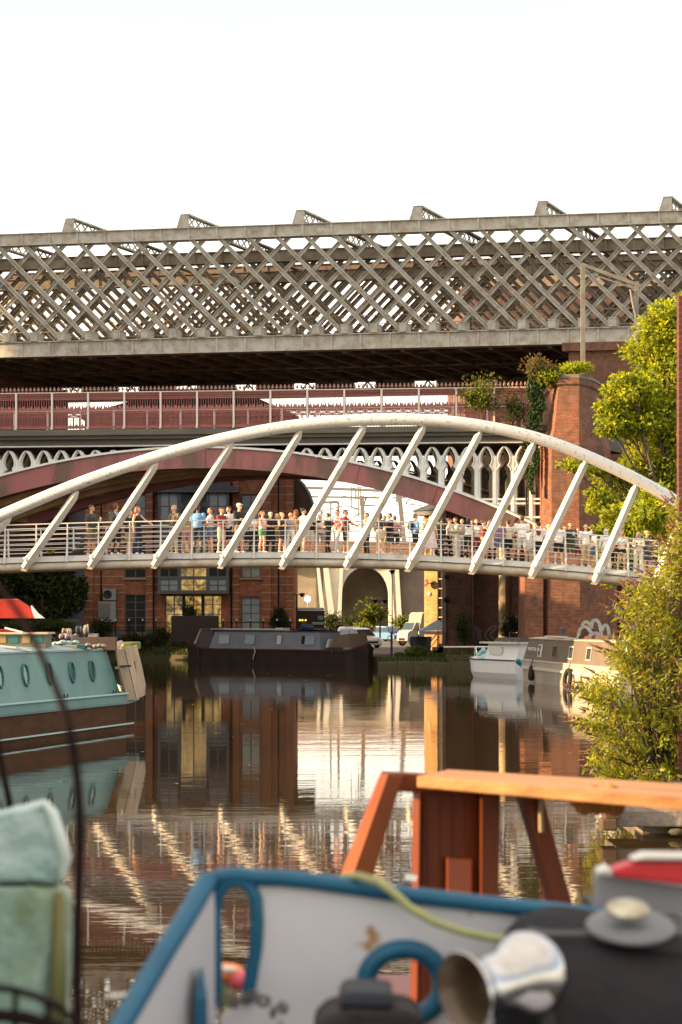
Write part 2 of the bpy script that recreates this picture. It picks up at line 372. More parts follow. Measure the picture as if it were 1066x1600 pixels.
# ------------------------------------------------------------------ lattice girder railway viaduct
VA = SkewFrame(0, 115.5, R(-9.7)); VA.k = .25
ZB0, ZB1, ZT0, ZT1 = 18.78, 19.72, 25.68, 26.42
BAY = 1.765
via = thing('lattice_viaduct', VA(0, 0, ZB0), 'long grey lattice girder railway viaduct crossing high above the red arched bridge', 'railway bridge')
S0, S1 = -34, 34
def truss(t, ma, dz=0):
    ZB0, ZB1, ZT0, ZT1 = 18.78+dz, 19.72+dz, 25.68+dz, 26.42+dz
    mb = MB(VA)
    mb.box((S0, t-.22, ZT0+.06), (S1, t+.30, ZT1-.05)); mb.box((S0, t-.36, ZT1-.05), (S1, t+.44, ZT1)); mb.box((S0, t-.30, ZT0), (S1, t+.38, ZT0+.06))
    n = int((S1 - S0) / BAY)
    for i in range(n + 1):
        s = S0 + i * BAY
        mb.box((s-.07, t-.30, ZT0+.062), (s+.07, t-.221, ZT1-.052))
        mb.box((s-.012+.8, t-.235, ZT0+.062), (s+.012+.8, t-.221, ZT1-.052))
    mb.build('top_chord', ma, via)
    mb = MB(VA)
    mb.box((S0, t-.22, ZB0+.06), (S1, t+.30, ZB1-.06)); mb.box((S0, t-.38, ZB1-.06), (S1, t+.46, ZB1)); mb.box((S0, t-.34, ZB0), (S1, t+.42, ZB0+.06))
    for i in range(n + 1):
        s = S0 + i * BAY
        mb.box((s-.07, t-.30, ZB0+.062), (s+.07, t-.221, ZB1-.062))
        for k in (-.3,-.1,.1,.3):
            pass
    mb.build('bottom_chord', ma, via)
    mb = MB(VA)
    dx = 3.5 * BAY
    za, zb = ZB1 - .15, ZT0 + .15
    for i in range(-4, n + 5):
        s = S0 + i * BAY
        # falling bars in front: channel section, wider flat plate + two ribs
        p = (s, t-.10, zb); q = (s + dx, t-.10, za)
        mb.beam(p, q, .06, .34, up=(0,0,1) if 0 else (VA.n*0+0, -1, 0)) if 0 else None
        d = Vector((dx, 0, za-zb)).normalized(); nrm = Vector((-d.z, 0, d.x))
        def flat(p0, p1, tt, wd, th):
            a = Vector(p0); b = Vector(p1); o = nrm2 * (wd/2); y = Vector((0, th/2, 0)); c = Vector((0, tt, 0))
            vs = [a-o-y, a+o-y, a+o+y, a-o+y, b-o-y, b+o-y, b+o+y, b-o+y]
            vs = [v + c for v in vs]
            mb.raw(vs, [(0,1,5,4),(1,2,6,5),(2,3,7,6),(3,0,4,7),(0,3,2,1),(4,5,6,7)])
        nrm2 = nrm
        flat((s, t, zb), (s+dx, t, za), -.10, .24, .03)
        o1 = nrm * .10
        mb.beam(Vector((s,t-.17,zb))+o1, Vector((s+dx,t-.17,za))+o1, .04, .10, up=(0,1,0)); mb.beam(Vector((s,t-.17,zb))-o1, Vector((s+dx,t-.17,za))-o1, .04, .10, up=(0,1,0))
        # rising bars behind
        d = Vector((dx, 0, zb-za)).normalized(); nrm2 = Vector((-d.z, 0, d.x))
        flat((s, t, za), (s+dx, t, zb), .14, .24, .03)
        o1 = nrm2 * .10
        mb.beam(Vector((s,t+.08,za))+o1, Vector((s+dx,t+.08,zb))+o1, .04, .10, up=(0,1,0)); mb.beam(Vector((s,t+.08,za))-o1, Vector((s+dx,t+.08,zb))-o1, .04, .10, up=(0,1,0))
    mb.build('lattice_web', ma, via)
T2, T3 = 7.8, 15.2
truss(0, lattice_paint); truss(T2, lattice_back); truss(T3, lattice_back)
rust_girder = mat('rust_girder', (.15,.10,.07), .8, col2=(.09,.06,.045), scale=.8)
truss(22.0, rust_girder, 1.7)
# floor: troughs and cross girders
mb = MB(VA)
mb.box((S0, .45, ZB0+.35), (S1, T2-.3, ZB0+.75)); mb.box((S0, T2+.5, ZB0+.35), (S1, T3-.3, ZB0+.75))
n = int((S1-S0)/BAY)
for i in range(n+1):
    s = S0 + i*BAY + .5
    mb.box((s-.12, .35, ZB0-.12), (s+.12, T2-.25, ZB0+.34)); mb.box((s-.12, T2+.45, ZB0-.12), (s+.12, T3-.25, ZB0+.34))
for t in (2.1, 5.6, 9.5, 12.6): mb.box((S0, t-.1, ZB0+.0), (S1, t+.1, ZB0+.34))
mb.build('deck', soot_iron, via)
# bracing along the far lower edge: dark plate with small openings
mb = MB(VA)
zz = ZB0 - .05
s = -30.0; gap = 4.15
while s < 26:
    mb.box((s+1.15, T3-.2, zz-.40), (s+gap-.35, T3-.05, zz-.001))
    mb.beam((s+.25, T3-.12, zz-.40), (s+.55, T3-.12, zz), .08, .1); mb.beam((s+.95, T3-.12, zz-.40), (s+.6, T3-.12, zz), .08, .1)
    s += gap
mb.box((S0, T3-.22, zz-1.0), (S1, T3-.03, zz-.401))
mb.build('lower_bracing', soot_iron, via)
# cross girder end boxes between the lattice feet
for i in range(4, n - 2):
    s = S0 + i*BAY + .88
    if -24 < s < 24:
        mb = MB(VA); mb.box((s-.22, -.50, ZB1+.001), (s+.22, .25, ZB1+.52)); mb.box((s-.25, -.53, ZB1+.46), (s+.25,.1,ZB1+.52))
        mb.box((s-.06, .25, ZB1+.05), (s+.06, T2-.35, ZB1+.35), 1)
        mb.build('floor_beam', [lattice_paint, soot_iron], via)
# arched portal girders over the top
for px in (-75, 104, 283, 463, 646, 840, 1035):
    s = ((px - CX) / F * 115.5) / (math.cos(VA.a) + (px - CX) / F * math.sin(-VA.a))
    for ta, tb in ((0, T2), (T2, T3)):
        mb = MB(VA)
        z = ZT1
        if ta == 0:
            mb.prism([(s-.05, -.3, z), (s+.60, -.3, z), (s+.60, -.3, z+.78), (s+.20, -.3, z+.78)], (0, .12, 0))
            mb.prism([(s-.05, -.3, z), (s+.20,-.3,z+.78), (s+.60,-.3,z+.78), (s+.66,-.34,z+.82), (s+.14,-.34,z+.82), (s-.11,-.34,z)], (0,.2,0))
        # girder across the tracks: top flange, bottom flange, cross bracing
        for (a, b) in (((s+.45, ta-.2, z+.80), (s+.45, tb+.3, z+.80)), ((s+.45, ta-.2, z+.12), (s+.45, tb+.3, z+.12))):
            mb.beam(a, b, .40, .10)
        k = int((tb - ta) / .8)
        for j in range(k):
            a = ta + (tb-ta)*j/k; b = ta + (tb-ta)*(j+1)/k
            mb.beam((s+.45, a, z+.14), (s+.45, b, z+.78), .05, .08); mb.beam((s+.45, b, z+.14), (s+.45, a, z+.78), .05, .08)
        mb.build('portal_girder', lattice_paint if ta == 0 else lattice_back, via)
# walkway hand rails inside the trusses
mb = MB(VA)
for t in (.9, T2-1.0):
    for z in (ZB1+1.25, ZB1+.75): mb.tube([(S0, t, z), (S1, t, z)], .025, 5)
    s = S0
    while s < S1: mb.tube([(s, t, ZB1-.3), (s, t, ZB1+1.25)], .025, 5); s += 2.6
mb.build('hand_rail', mat('rail_rust', (.30,.22,.13), .7), via)
# piers carrying the viaduct (brick on the right bank, cast columns between)
def pier_box(name, a, b, ma, label, cat, fr=ID, group=None):
    mb = MB(fr); mb.box(a, b); return mb.build(name, ma, label=label, cat=cat, group=group)
mb = MB(VA)
mb.box((13.8, -.6, .4), (19.5, 16.5, ZB0-.5)); mb.box((13.5, -.9, ZB0-.5), (19.8, 16.8, ZB0-.003))
mb.build('viaduct_pier', brick_dark, label='dark brick pier under the lattice viaduct behind the tree', cat='bridge pier')
mb = MB(VA)
mb.box((-33, -.6, .4), (-26.5, 16.5, ZB0-.003))
mb.build('viaduct_pier', brick_dark, label='dark brick pier carrying the left end of the lattice viaduct', cat='bridge pier')
for (px, Y, lab) in ((790, 120.0, 'tall round column under the viaduct glowing yellow in the sun'), ):
    c = at(px, 1000, Y); mb = MB()
    mb.lathe((c.x, Y, .4), (0,0,1), [(0,.55),(.5,.55),(.55,.44),(3.1,.42),(3.15,.46),(3.3,.46),(3.35,.42),(10.9,.40),(11.2,.6),(11.6,.6)], 20)
    mb.build('viaduct_column', mat('column_paint', (.62,.50,.30), .6, col2=(.33,.26,.16), scale=1.2), label=lab, cat='column')

# brick station tower behind the lattice on the right
T = thing('brick_tower', (18, 150, .5), 'large old brown brick building rising behind the right half of the lattice viaduct', 'building')
mb = MB()
xl = at(727, 0, 150).x
mb.box((xl, 150, GZ), (60, 175, 28.6))
mb.build('wall', brick_tower, T)
mb = MB()
mb.box((xl-.25, 149.7, 28.601), (60.3, 175.3, 29.2)); mb.box((xl-.1, 149.85, 24.0), (60.1, 149.999, 24.35)); mb.box((xl-.1, 149.85, 20.6), (60.1, 149.999, 20.9))
mb.prism([(xl+4, 150.5, 29.2), (xl+12, 150.5, 29.2), (xl+8, 150.5, 31.5)], (0, 12, 0)); mb.box((xl+13,151,29.2),(xl+14.2,153,31.3))
mb.build('parapet', sandstone, T)
for i in range(6):
    mb = MB(); x = xl + 2 + i*2.6
    mb.box((x, 149.88, 21.6), (x+1.0, 149.99, 23.4)); mb.build('window', glass_m, T)
mb = MB(VA); mb.box((S0, 16.2, 20.9), (S1, 21.7, 21.3))
for i in range(n+1): mb.box((S0+i*BAY, 15.9, 20.55), (S0+i*BAY+.2, 21.7, 20.899))
mb.build('deck', soot_iron, via)
# ------------------------------------------------------------------ red cast iron arch bridge
IB = SkewFrame(10.4, 100.0, R(-5.8))          # u: along (negative to the left), t: away from the camera
ib = thing('iron_arch_bridge', IB(-14, 0, 11), 'red painted cast iron arched bridge with white gothic arcading and a spiked parapet', 'bridge')
WID = 8.2
UC = -18.05; RAD = 40.0; ZC = 11.62                      # crown and radius of the top of the rib
def ztop(u): return ZC - RAD + math.sqrt(RAD*RAD - (u-UC)**2)
def rib(t0, t1, ma, depth=.98, flange=True):
    mb = MB(IB)
    us = [-37 + i*.6 for i in range(63)]
    us = [u for u in us if u <= .3]
    secs = []
    for u in us:
        a = math.asin((u-UC)/RAD); n_ = (math.sin(a), math.cos(a))
        zt = ztop(u); d = depth
        secs.append([(u, t0, zt), (u, t1, zt), (u - n_[0]*d, t1, zt - n_[1]*d), (u - n_[0]*d, t0, zt - n_[1]*d)])
    mb.loft(secs, closed_sec=True)
    if flange:
        for off, th, mi in ((.02, .11, 1), (-depth-.06, .08, 0)):
            secs = []
            for u in us:
                a = math.asin((u-UC)/RAD); n_ = (math.sin(a), math.cos(a)); zt = ztop(u)
                p0 = (u + n_[0]*off, zt + n_[1]*off); p1 = (u + n_[0]*(off+th), zt + n_[1]*(off+th))
                secs.append([(p0[0], t0-.12, p0[1]), (p0[0], t1+.1, p0[1]), (p1[0], t1+.1, p1[1]), (p1[0], t0-.12, p1[1])])
            mb.loft(secs, mi=mi, closed_sec=True)
        for i in range(9):
            u = UC - 16 + i*4.1
            a = math.asin((u-UC)/RAD); n_ = (math.sin(a), math.cos(a)); zt = ztop(u)
            mb.beam((u, t0-.03, zt), (u - n_[0]*depth, t0-.03, zt - n_[1]*depth), .10, .06, up=(0,1,0))
    return mb.build('arch_rib', [ma, gothic_paint], ib)
rib(-.12, .28, rib_iron)
for t in (1.9, 3.7, 5.5): rib(t, t+.3, soffit_iron, flange=False)
rib(WID-.3, WID, rib_iron)
# curved soffit plates between the ribs
mb = MB(IB)
us = [-37 + i*.75 for i in range(51)]; us = [u for u in us if u <= .3]
for t0, t1 in ((.28, 1.9), (2.2, 3.7), (4.0, 5.5), (5.8, WID-.3)):
    for u0, u1 in zip(us[:-1], us[1:]):
        mb.face([(u0,t0,ztop(u0)-.30),(u1,t0,ztop(u1)-.30),(u1,t1,ztop(u1)-.30),(u0,t1,ztop(u0)-.30)])
for u in us[::3]:
    mb.box((u-.06, .28, ztop(u)-.75), (u+.06, WID-.3, ztop(u)-.29))
mb.build('soffit', soffit_iron, ib)
# deck slab and dark cornice
mb = MB(IB)
mb.box((-42, -.15, 11.86), (1.6, WID+.15, 12.15))
for a, b, t in ((12.15, 12.34, -.42), (12.34, 12.58, -.62)): mb.box((-42, t, a), (1.6, WID-t, b))
mb.box((-42, -.50, 12.58), (1.6, WID+.5, 12.66))
mb.build('cornice', cornice_m, ib)
mb = MB(IB); mb.box((-42, -.1, 11.78), (1.6, .22, 11.86)); mb.build('fascia_strip', gothic_paint, ib)

# gothic arcade
PITCH = .945
def arcade(t, ma, name):
    mb = MB(IB)
    prof = [(.17,0,.10),(.26,.07,.20),(.36,.135,.27),(.48,.20,.33),(.62,.255,.40),(.78,.29,.47),(.92,.285,.47),(1.02,.25,.47),(1.10,.20,.47),(1.15,.17,.47),(1.19,.20,.47),(1.26,.27,.47),(1.34,.315,.47),(1.42,.33,.47),(6,.33,.47)]
    ZT = 11.76
    u = -36.9
    u = -PITCH*39 + .0
    while u < .2:
        dmax = ZT - ztop(u) + .25
        for sg in (-1, 1):
            for (d0,a0,b0),(d1,a1,b1) in zip(prof[:-1], prof[1:]):
                if d0 > dmax: break
                if d1 > dmax:
                    f = (dmax-d0)/(d1-d0); a1 = a0+(a1-a0)*f; b1 = b0+(b1-b0)*f; d1 = dmax
                z0 = ZT-d0; z1 = ZT-d1
                for (ha, hb, ga, gb, tt) in ((a0,a1,b0,b1,0.0),):
                    P = [(u+sg*a0,z0),(u+sg*b0,z0),(u+sg*b1,z1),(u+sg*a1,z1)]
                    fr = [(x, t, z) for x, z in P]; bk = [(x, t+.16, z) for x, z in P]
                    mb.face(fr if sg>0 else fr[::-1]); mb.face([fr[0],fr[3],bk[3],bk[0]]); mb.face([fr[1],fr[2],bk[2],bk[1]]); mb.face(bk)
            # raised moulding round the opening
        for sg in (-1, 1):
            pts = [(u+sg*(a+.035), t-.03, ZT-d) for d,a,b in prof if d <= dmax]
            if len(pts) > 2: mb.tube(pts, .035, 5, caps=False)
        mb.box((u+PITCH/2-.05, t-.04, ztop(u+PITCH/2)-.2), (u+PITCH/2+.05, t-.001, ZT-.65)) if ZT-.65 > ztop(u+PITCH/2) else None
        u += PITCH
    # transoms low down at the right
    for z in (8.85, 8.62, 7.9):
        for uu in [i*.3-37 for i in range(124)]:
            if uu < .1 and ztop(uu) < z and ztop(uu+.3) < z: mb.box((uu, t-.02, z-.05), (uu+.3, t+.14, z+.05))
    return mb.build(name, ma, ib, fix=True)
arcade(.02, gothic_paint, 'gothic_arcade'); arcade(1.95, gothic_inner, 'gothic_arcade'); arcade(WID-.25, gothic_inner, 'gothic_arcade')

# parapet: one panel and one post modelled, the rest copied
PW = 1.955; PZ0, PZ1 = 12.66, 14.62
def panel_mesh(n=15, extra=True):
    mb = MB(); zs = 0; H = 1.96
    mb.box((0,-.05,.06),(PW,.05,.13)); mb.box((0,-.04,H-.06),(PW,.04,H)); mb.box((0,-.02,H-.36),(PW,.02,H-.31)); mb.box((0,-.03,1.02),(PW,.03,1.10))
    for i in range(n):
        x = (i+.5)*PW/n
        mb.box((x-.015,-.013,.13),(x+.015,.013,H-.36))
        if extra:
            xx = x + PW/n/2
            if xx < PW-.03:
                mb.box((xx-.012,-.012,.13),(xx+.012,.012,.88)); mb.prism([(xx-.045,-.014,.88),(xx+.045,-.014,.88),(xx,-.014,1.02)],(0,.028,0))
        mb.prism([(x-.05,-.016,.13),(x+.05,-.016,.13),(x,-.016,.30)],(0,.032,0))
        mb.prism([(x-.05,-.016,1.10),(x+.05,-.016,1.10),(x,-.016,1.30)],(0,.032,0))
    m = 12
    for i in range(m):
        a = i*PW/m; b = (i+1)*PW/m; c = (a+b)/2
        mb.beam((a,0,H-.31),(c,0,H-.06),.03,.035,up=(0,1,0)); mb.beam((c,0,H-.06),(b,0,H-.31),.03,.035,up=(0,1,0))
        mb.beam((a,0,H-.06),(c,0,H-.31),.03,.035,up=(0,1,0)); mb.beam((c,0,H-.31),(b,0,H-.06),.03,.035,up=(0,1,0))
    return mb
def finial_mb():
    mb = MB(); k = 9
    for i in range(k):
        x = (i+.5)*PW/k
        mb.lathe((x,0,1.96+.0),(0,0,1),[(0,.02),(.10,.02),(.13,.075),(.20,.085),(.24,.03),(.27,.055),(.33,.0)],6)
    return mb
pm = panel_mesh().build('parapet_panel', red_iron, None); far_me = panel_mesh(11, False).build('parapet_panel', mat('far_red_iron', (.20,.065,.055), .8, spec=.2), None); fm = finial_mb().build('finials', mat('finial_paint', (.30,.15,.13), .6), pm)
tp = MB(); tp.box((0,-.07,1.96),(PW,.07,2.0)); tr = tp.build('top_rail', post_m, pm)
pp = MB(); pp.box((-.05,-.13,0),(.05,-.055,1.97)); pp.prism([(-.04,-.13,.0),(.04,-.13,.0),(.04,-.30,.0),(-.04,-.30,.0)],(0,0,.12)); po = pp.build('parapet_post', post_m, None)
first = True
IBO = parent_world(ib)
for side, t in ((0, -.30), (1, WID+.30)):
    for i in range(22 if side == 0 else 22):
        u = -.35 - (i+1)*PW
        if first: o, q, kids = pm, po, [fm, tr]; first = False
        else:
            o = pm.copy(); COL.objects.link(o); kids = []
            for ch in (fm, tr): c = ch.copy(); COL.objects.link(c); c.parent = o
            q = po.copy(); COL.objects.link(q)
        if side == 1: o.data = far_me.data
        for e, uu in ((o, u), (q, u)):
            e.parent = ib; e.location = IB(uu, t, PZ0) - IBO; e.rotation_euler = (0,0,IB.a)
bpy.data.objects.remove(far_me)
# ------------------------------------------------------------------ brick pier at the right end of the red bridge
def pxp(x, Y): return (x-CX)/F*Y
pr = thing('bridge_pier', (12, 99, 0), 'tall red brick pier with an overgrown top beside the red arched bridge', 'bridge pier')
mb = MB()
def ring(z, dx=0, dy=0):
    return [(pxp(846,99.4)-dx, 99.4, z), (pxp(862,98.2)-dx*.6, 98.2-dy, z), (pxp(905,98.0), 98.0-dy, z), (pxp(942,99.3)+dx, 99.3, z), (pxp(955,101)+dx, 101.2, z), (14.6,108.5,z), (pxp(846,99.4)-dx, 108.5, z)]
mb.loft([ring(-1,.35,.3), ring(4.8,.35,.3), ring(4.95,.0,0), ring(11.5,.0,0), ring(12.3,-.25,0), ring(14.5,-.62,0), ring(14.6,-.5,.10), ring(14.9,-.5,.10)], closed_sec=True)
mb.build('shaft', brick_pier, pr, fix=True)
mb = MB(); mb.box((pxp(820,97.8), 97.8, -1), (pxp(849,97.8), 101.4, 4.9)); mb.build('buttress', brick_pier, pr)
mb = MB(); mb.loft([[(p[0],p[1],p[2]) for p in ring(14.901,-.45,.13)], [(p[0],p[1],p[2]) for p in ring(15.1,-.58,.0)]], closed_sec=True); mb.build('coping', cornice_m, pr)
# dark brick piers and vaults below the right spandrel
pb = thing('brick_abutment', (7.5, 112, 0), 'sooty brick abutment wall with graffiti below the right spandrel of the red bridge', 'wall')
mb = MB(); mb.box((pxp(697,112), 112, .3), (pxp(736,112), 116, 8.9)); mb.build('brickwork', brick_dark, pb)
mb = MB(); mb.box((pxp(774,122), 122, .3), (pxp(860,122), 126, 12.2)); mb.build('back_wall', brick_dark, pb)
mb = MB(); mb.box((pxp(736,113.4), 113.4, .3), (pxp(779,113.4), 116, 9.2))
mb.box((pxp(735,113), 111.8, .3), (pxp(738,113), 116, 8.95))
mb.build('brickwork', brick_dark, pb)
mb = MB(); mb.box((pxp(696,112), 111.9, 8.901), (pxp(780,112), 116.1, 9.35)); mb.build('coping', sandstone, pb)
mb = MB(); mb.box((pxp(801,114), 114, .3), (pxp(822,114), 119, 9.0)); mb.build('pilaster', brick_dark, pb)
# retaining wall behind the tree on the right bank
mb = MB(); mb.box((15.6, 103.0, 0), (50, 104.5, 12.0)); mb.box((15.5, 102.8, 12.0), (50, 104.7, 12.4))
mb.build('retaining_wall', brick_dark, label='long dark brick retaining wall behind the tree on the right', cat='wall')
# overhead line post and arm standing at the pier
ol = thing('overhead_line_mast', IB(1.2,-.2,15), 'grey overhead line post with a sloping bracket arm above the brick pier', 'mast')
mb = MB(); a = at(911,580,100); b = at(911,415,100); mb.box((a.x-.11,99.9,a.z-.2),(a.x+.11,100.1,b.z)); mb.build('post', mat('mast_grey', (.20,.19,.17), .6, col2=(.13,.12,.10), scale=2), ol)
mb = MB(); c = at(1000,447,100); d = at(908,413,100); mb.beam(d, c, .22, .18); mb.beam(at(911,424,100), at(998,453,100), .08, .08)
mb.box((at(992,0,100).x, 99.9, at(0,455,100).z), (at(998,0,100).x, 100.1, at(0,440,100).z)); mb.build('arm', MATS['mast_grey'], ol)
mb = MB(); a = at(995,540,100); b = at(995,450,100); mb.box((a.x-.09,99.92,a.z-3),(a.x+.09,100.08,b.z)); mb.tube([at(985,452,99.9), at(990,480,99.9), at(994,495,99.9)], .06, 6)
mb.build('hanger_post', MATS['mast_grey'], ol)
# ------------------------------------------------------------------ white arched footbridge
FBY = 70.0
fb = thing('footbridge', (0, FBY, 4.5), 'white steel footbridge hung from a single leaning tubular arch over the canal', 'footbridge')
def interp(tab, x):
    if x <= tab[0][0]:
        (a,b),(c,d) = tab[0], tab[1]
    elif x >= tab[-1][0]:
        (a,b),(c,d) = tab[-2], tab[-1]
    else:
        for (a,b),(c,d) in zip(tab[:-1], tab[1:]):
            if a <= x <= c: break
    return b + (d-b)*(x-a)/(c-a)
def smooth(tab, x, h=40):
    return sum(interp(tab, x + k*h/3) for k in (-3,-2,-1,0,1,2,3))/7
BOT = [(-300,905),(0,893.5),(150,889),(300,886),(450,884.5),(600,887),(700,891.5),(800,897.5),(900,906),(1000,915),(1100,926),(1300,950)]
def deckz(X):      # height of the underside of the edge tube at the near edge
    return CAM_H + (HY - smooth(BOT, CX + X*F/FBY)) / F * FBY
XS = [-14 + i*.5 for i in range(63)]     # from beyond the left edge to beyond the right
mb = MB()
mb.tube([(x, FBY, deckz(x)+.15) for x in XS], .15, 14); tube_o = mb.build('edge_tube', tube_paint, fb)
mb = MB(); mb.tube([(x, FBY+3.0, deckz(x)+.15) for x in XS], .12, 10); mb.build('edge_tube', tube_paint, fb)
mb = MB()
mb.loft([[(x, FBY-.16, deckz(x)+.305), (x, FBY-.10, deckz(x)+.50), (x, FBY+3.1, deckz(x)+.50), (x, FBY+3.1, deckz(x)+.31)] for x in XS], closed_sec=True)
for x in XS[::2]: mb.box((x-.05, FBY+.1, deckz(x)+.08), (x+.05, FBY+2.9, deckz(x)+.305))
deck = mb.build('deck', mat('deck_paint', (.50,.49,.47), .6, col2=(.34,.30,.25), scale=1.5, lo=.5, hi=.75), fb)
mb = MB()
mb.loft([[(x, FBY-.04, deckz(x)+.503), (x, FBY-.04, deckz(x)+.52), (x, FBY+3.0, deckz(x)+.52), (x, FBY+3.0, deckz(x)+.503)] for x in XS], closed_sec=True)
mb.build('walkway', mat('walkway_grey', (.34,.32,.29), .85, col2=(.24,.23,.21), scale=3), fb)
def walkz(X): return deckz(X) + .52
# rails
for side, y in ((0, FBY-.02), (1, FBY+2.95)):
    for k, h in enumerate((1.17, .96, .78, .60, .42, .24)):
        mb = MB(); mb.tube([(x, y, walkz(x)+h) for x in XS], .026 if k == 0 else .014, 6)
        mb.build('hand_rail' if k == 0 else 'guard_rail', rail_paint, fb)
# fin shaped posts
def post(x, y, out):
    z = walkz(x)
    mb = MB()
    secs = []
    for h, wdt, dy in ((-.24,.055,-.15), (-.02,.075,-.16), (.25,.07,-.10), (.6,.055,-.05), (1.0,.045,-.02), (1.17,.04,0)):
        secs.append([(x-wdt*.45, y+dy*out-.05*1, z+h), (x+wdt*.45, y+dy*out-.05, z+h), (x+wdt*.45, y+dy*out+.05, z+h), (x-wdt*.45, y+dy*out+.05, z+h)])
    mb.loft(secs, closed_sec=True); return mb
nx = 0
for i in range(30):
    px = -40 + i*48.6 - 13*0
    x = (px - CX)/F*FBY
    if x > 13.6: break
    post(x, FBY-.02, 1).build('rail_post', rail_paint, fb)
for i in range(28):
    px = -38 + i*51
    x = (px-CX)/F*(FBY+2.95)
    post(x, FBY+2.95, -1).build('rail_post', rail_paint, fb)
# main arch, leaning out over the near side
ARC = [(-140,868),(-80,842),(0,806),(50,785),(100,764),(150,745),(200,728),(250,711.5),(300,697),(350,685),(400,674.5),(450,666),(500,660),(550,656.5),(600,655),(640,655),(700,658),(750,664.5),(800,674),(850,687),(900,705),(950,727),(1000,751),(1050,779),(1100,810),(1150,846),(1200,884)]
def lean(px): return -1.6*max(0, min(1, (900 - smooth(ARC, px))/245))
def arch_pt(px):
    return at(px, smooth(ARC, px, 30), FBY - .25 + lean(px))
mb = MB(); mb.tube([arch_pt(-130 + i*16) for i in range(83)], .215, 20); mb.build('arch', arch_paint, fb)
# box section hangers with their pin brackets
HG = [((18,806),(-66,892)),((122,768),(38,888)),((246,722),(141,885)),((364,691),(241,884)),((471,673),(345,884)),((571,664),(441,885)),((664,664),(541,886)),((752,673),(638,889)),((836,690),(738,893)),((917,719),(831,900)),((996,755),(930,909)),((1068,800),(1022,918))]
for (tx, ty), (bx, by) in HG:
    T_ = at(tx, ty, FBY - .25 + lean(tx)); B_ = at(bx, by, FBY - .30)
    mb = MB(); d = (B_ - T_).normalized()
    side = Vector((d.z, 0, -d.x)).normalized()     # in-plane normal
    dep = d.cross(side).normalized()
    secs = []
    L_ = (B_-T_).length
    for f, ww, hh in ((-.0,.05,.05),(.25/L_,.14,.10),(.5,.15,.125),(1-.9/L_,.15,.14),(1-.45/L_,.19,.13),(1-.28/L_,.155,.12),(1.0,.13,.09)):
        c = T_ + (B_-T_)*f
        # slightly diamond turned section so that two faces are seen
        secs.append([c - side*ww + dep*hh*.15, c - dep*hh*.0 + side*ww*.15 - dep*hh, c + side*ww + dep*hh*.0, c + dep*hh])
    mb.loft([[tuple(p) for p in s_] for s_ in secs], closed_sec=True)
    h = mb.build('hanger', tube_paint if 0 else white_paint, fb)
    mb = MB()
    c = at(bx+13, by-23, FBY-.42); e = at(bx+1, by-12, FBY-.42)
    dd = (Vector(e)-Vector(c)).normalized()
    mb.lathe(c, dd, [(-.02,0),(-.015,.085),(0,.10),(.30,.10),(.31,.115),(.36,.115),(.37,0)], 14)
    mb.build('pin', rail_paint, h)
    mb = MB()
    c2 = B_ + Vector((.05, .12, .12)); mb.prism([c2+Vector((-.20,-.05,-.20)), c2+Vector((.0,-.05,-.24)), c2+Vector((.42,-.05,.22)), c2+Vector((.22,-.05,.30))], (0,.08,0))
    mb.build('foot_plate', tube_paint, h)
# ------------------------------------------------------------------ brick waterside building on the left
BY = 128.0
def bx(px, Y=BY): return (px-CX)/F*Y
def bz(py, Y=BY): return CAM_H + (HY-py)/F*Y
bw = thing('brick_building', (bx(300), BY, 1.2), 'red brick canalside building with stone bands and grey framed windows left of centre', 'building')
xl, xr = bx(134), bx(458)
wins = []   # (x0,x1,y0,y1)
mbw = MB(); sx0, sx1 = xl, xr
ztop_w = bz(652)
# wall built of strips between window openings so that windows are real recesses
cols = [(195,228,[(772,815),(846,903),(929,989)]), (252,357,[(772,815),(846,925),(930,990)]), (377,407,[(772,815),(846,903),(932,985)])]
def wall_with_openings(mb, x0, x1, z0, z1, y, openings, depth=.35):
    xs = sorted(set([x0, x1] + [v for o in openings for v in o[:2]]))
    zs = sorted(set([z0, z1] + [v for o in openings for v in o[2:]]))
    for a, b in zip(xs[:-1], xs[1:]):
        for c, d in zip(zs[:-1], zs[1:]):
            mx, mz = (a+b)/2, (c+d)/2
            if any(o[0] < mx < o[1] and o[2] < mz < o[3] for o in openings): continue
            mb.face([(a,y,c),(b,y,c),(b,y,d),(a,y,d)])
    for o in openings:
        a,b,c,d = o
        mb.face([(a,y,c),(a,y,d),(a,y+depth,d),(a,y+depth,c)]); mb.face([(b,y,d),(b,y,c),(b,y+depth,c),(b,y+depth,d)])
        mb.face([(a,y,c),(b,y,c),(b,y+depth,c),(a,y+depth,c)]); mb.face([(a,y,d),(a,y+depth,d),(b,y+depth,d),(b,y,d)])
ops = []
for a, b, rows in cols:
    for (t, l) in rows:
        if a == 252 and t < 900: continue
        x0, x1 = (bx(a), bx(b)) if a != 252 else (bx(258), bx(347))
        ops.append((x0, x1, bz(l), bz(t)))
wall_with_openings(mbw, xl, xr, 1.0, ztop_w, BY, ops)
mbw.box((xl, BY+.4, 1.0), (xr, BY+14, ztop_w)) if 0 else None
mbw.face([(xl,BY,1),(xl,BY,ztop_w),(xl,BY+14,ztop_w),(xl,BY+14,1)]); mbw.face([(xr,BY,1),(xr,BY+14,1),(xr,BY+14,ztop_w),(xr,BY,ztop_w)])
mbw.face([(xl,BY+14,1),(xl,BY+14,ztop_w),(xr,BY+14,ztop_w),(xr,BY+14,1)]); mbw.face([(xl,BY,ztop_w),(xr,BY,ztop_w),(xr,BY+14,ztop_w),(xl,BY+14,ztop_w)])
mbw.build('wall', brick_house, bw, fix=False)
# projecting brick piers
for a, b in ((133,146),(229,242),(364,374),(411,424),(447,459)):
    mb = MB(); mb.box((bx(a), BY-.22, 1.0), (bx(b), BY-.003, ztop_w-.2)); mb.build('pilaster', brick_house, bw)
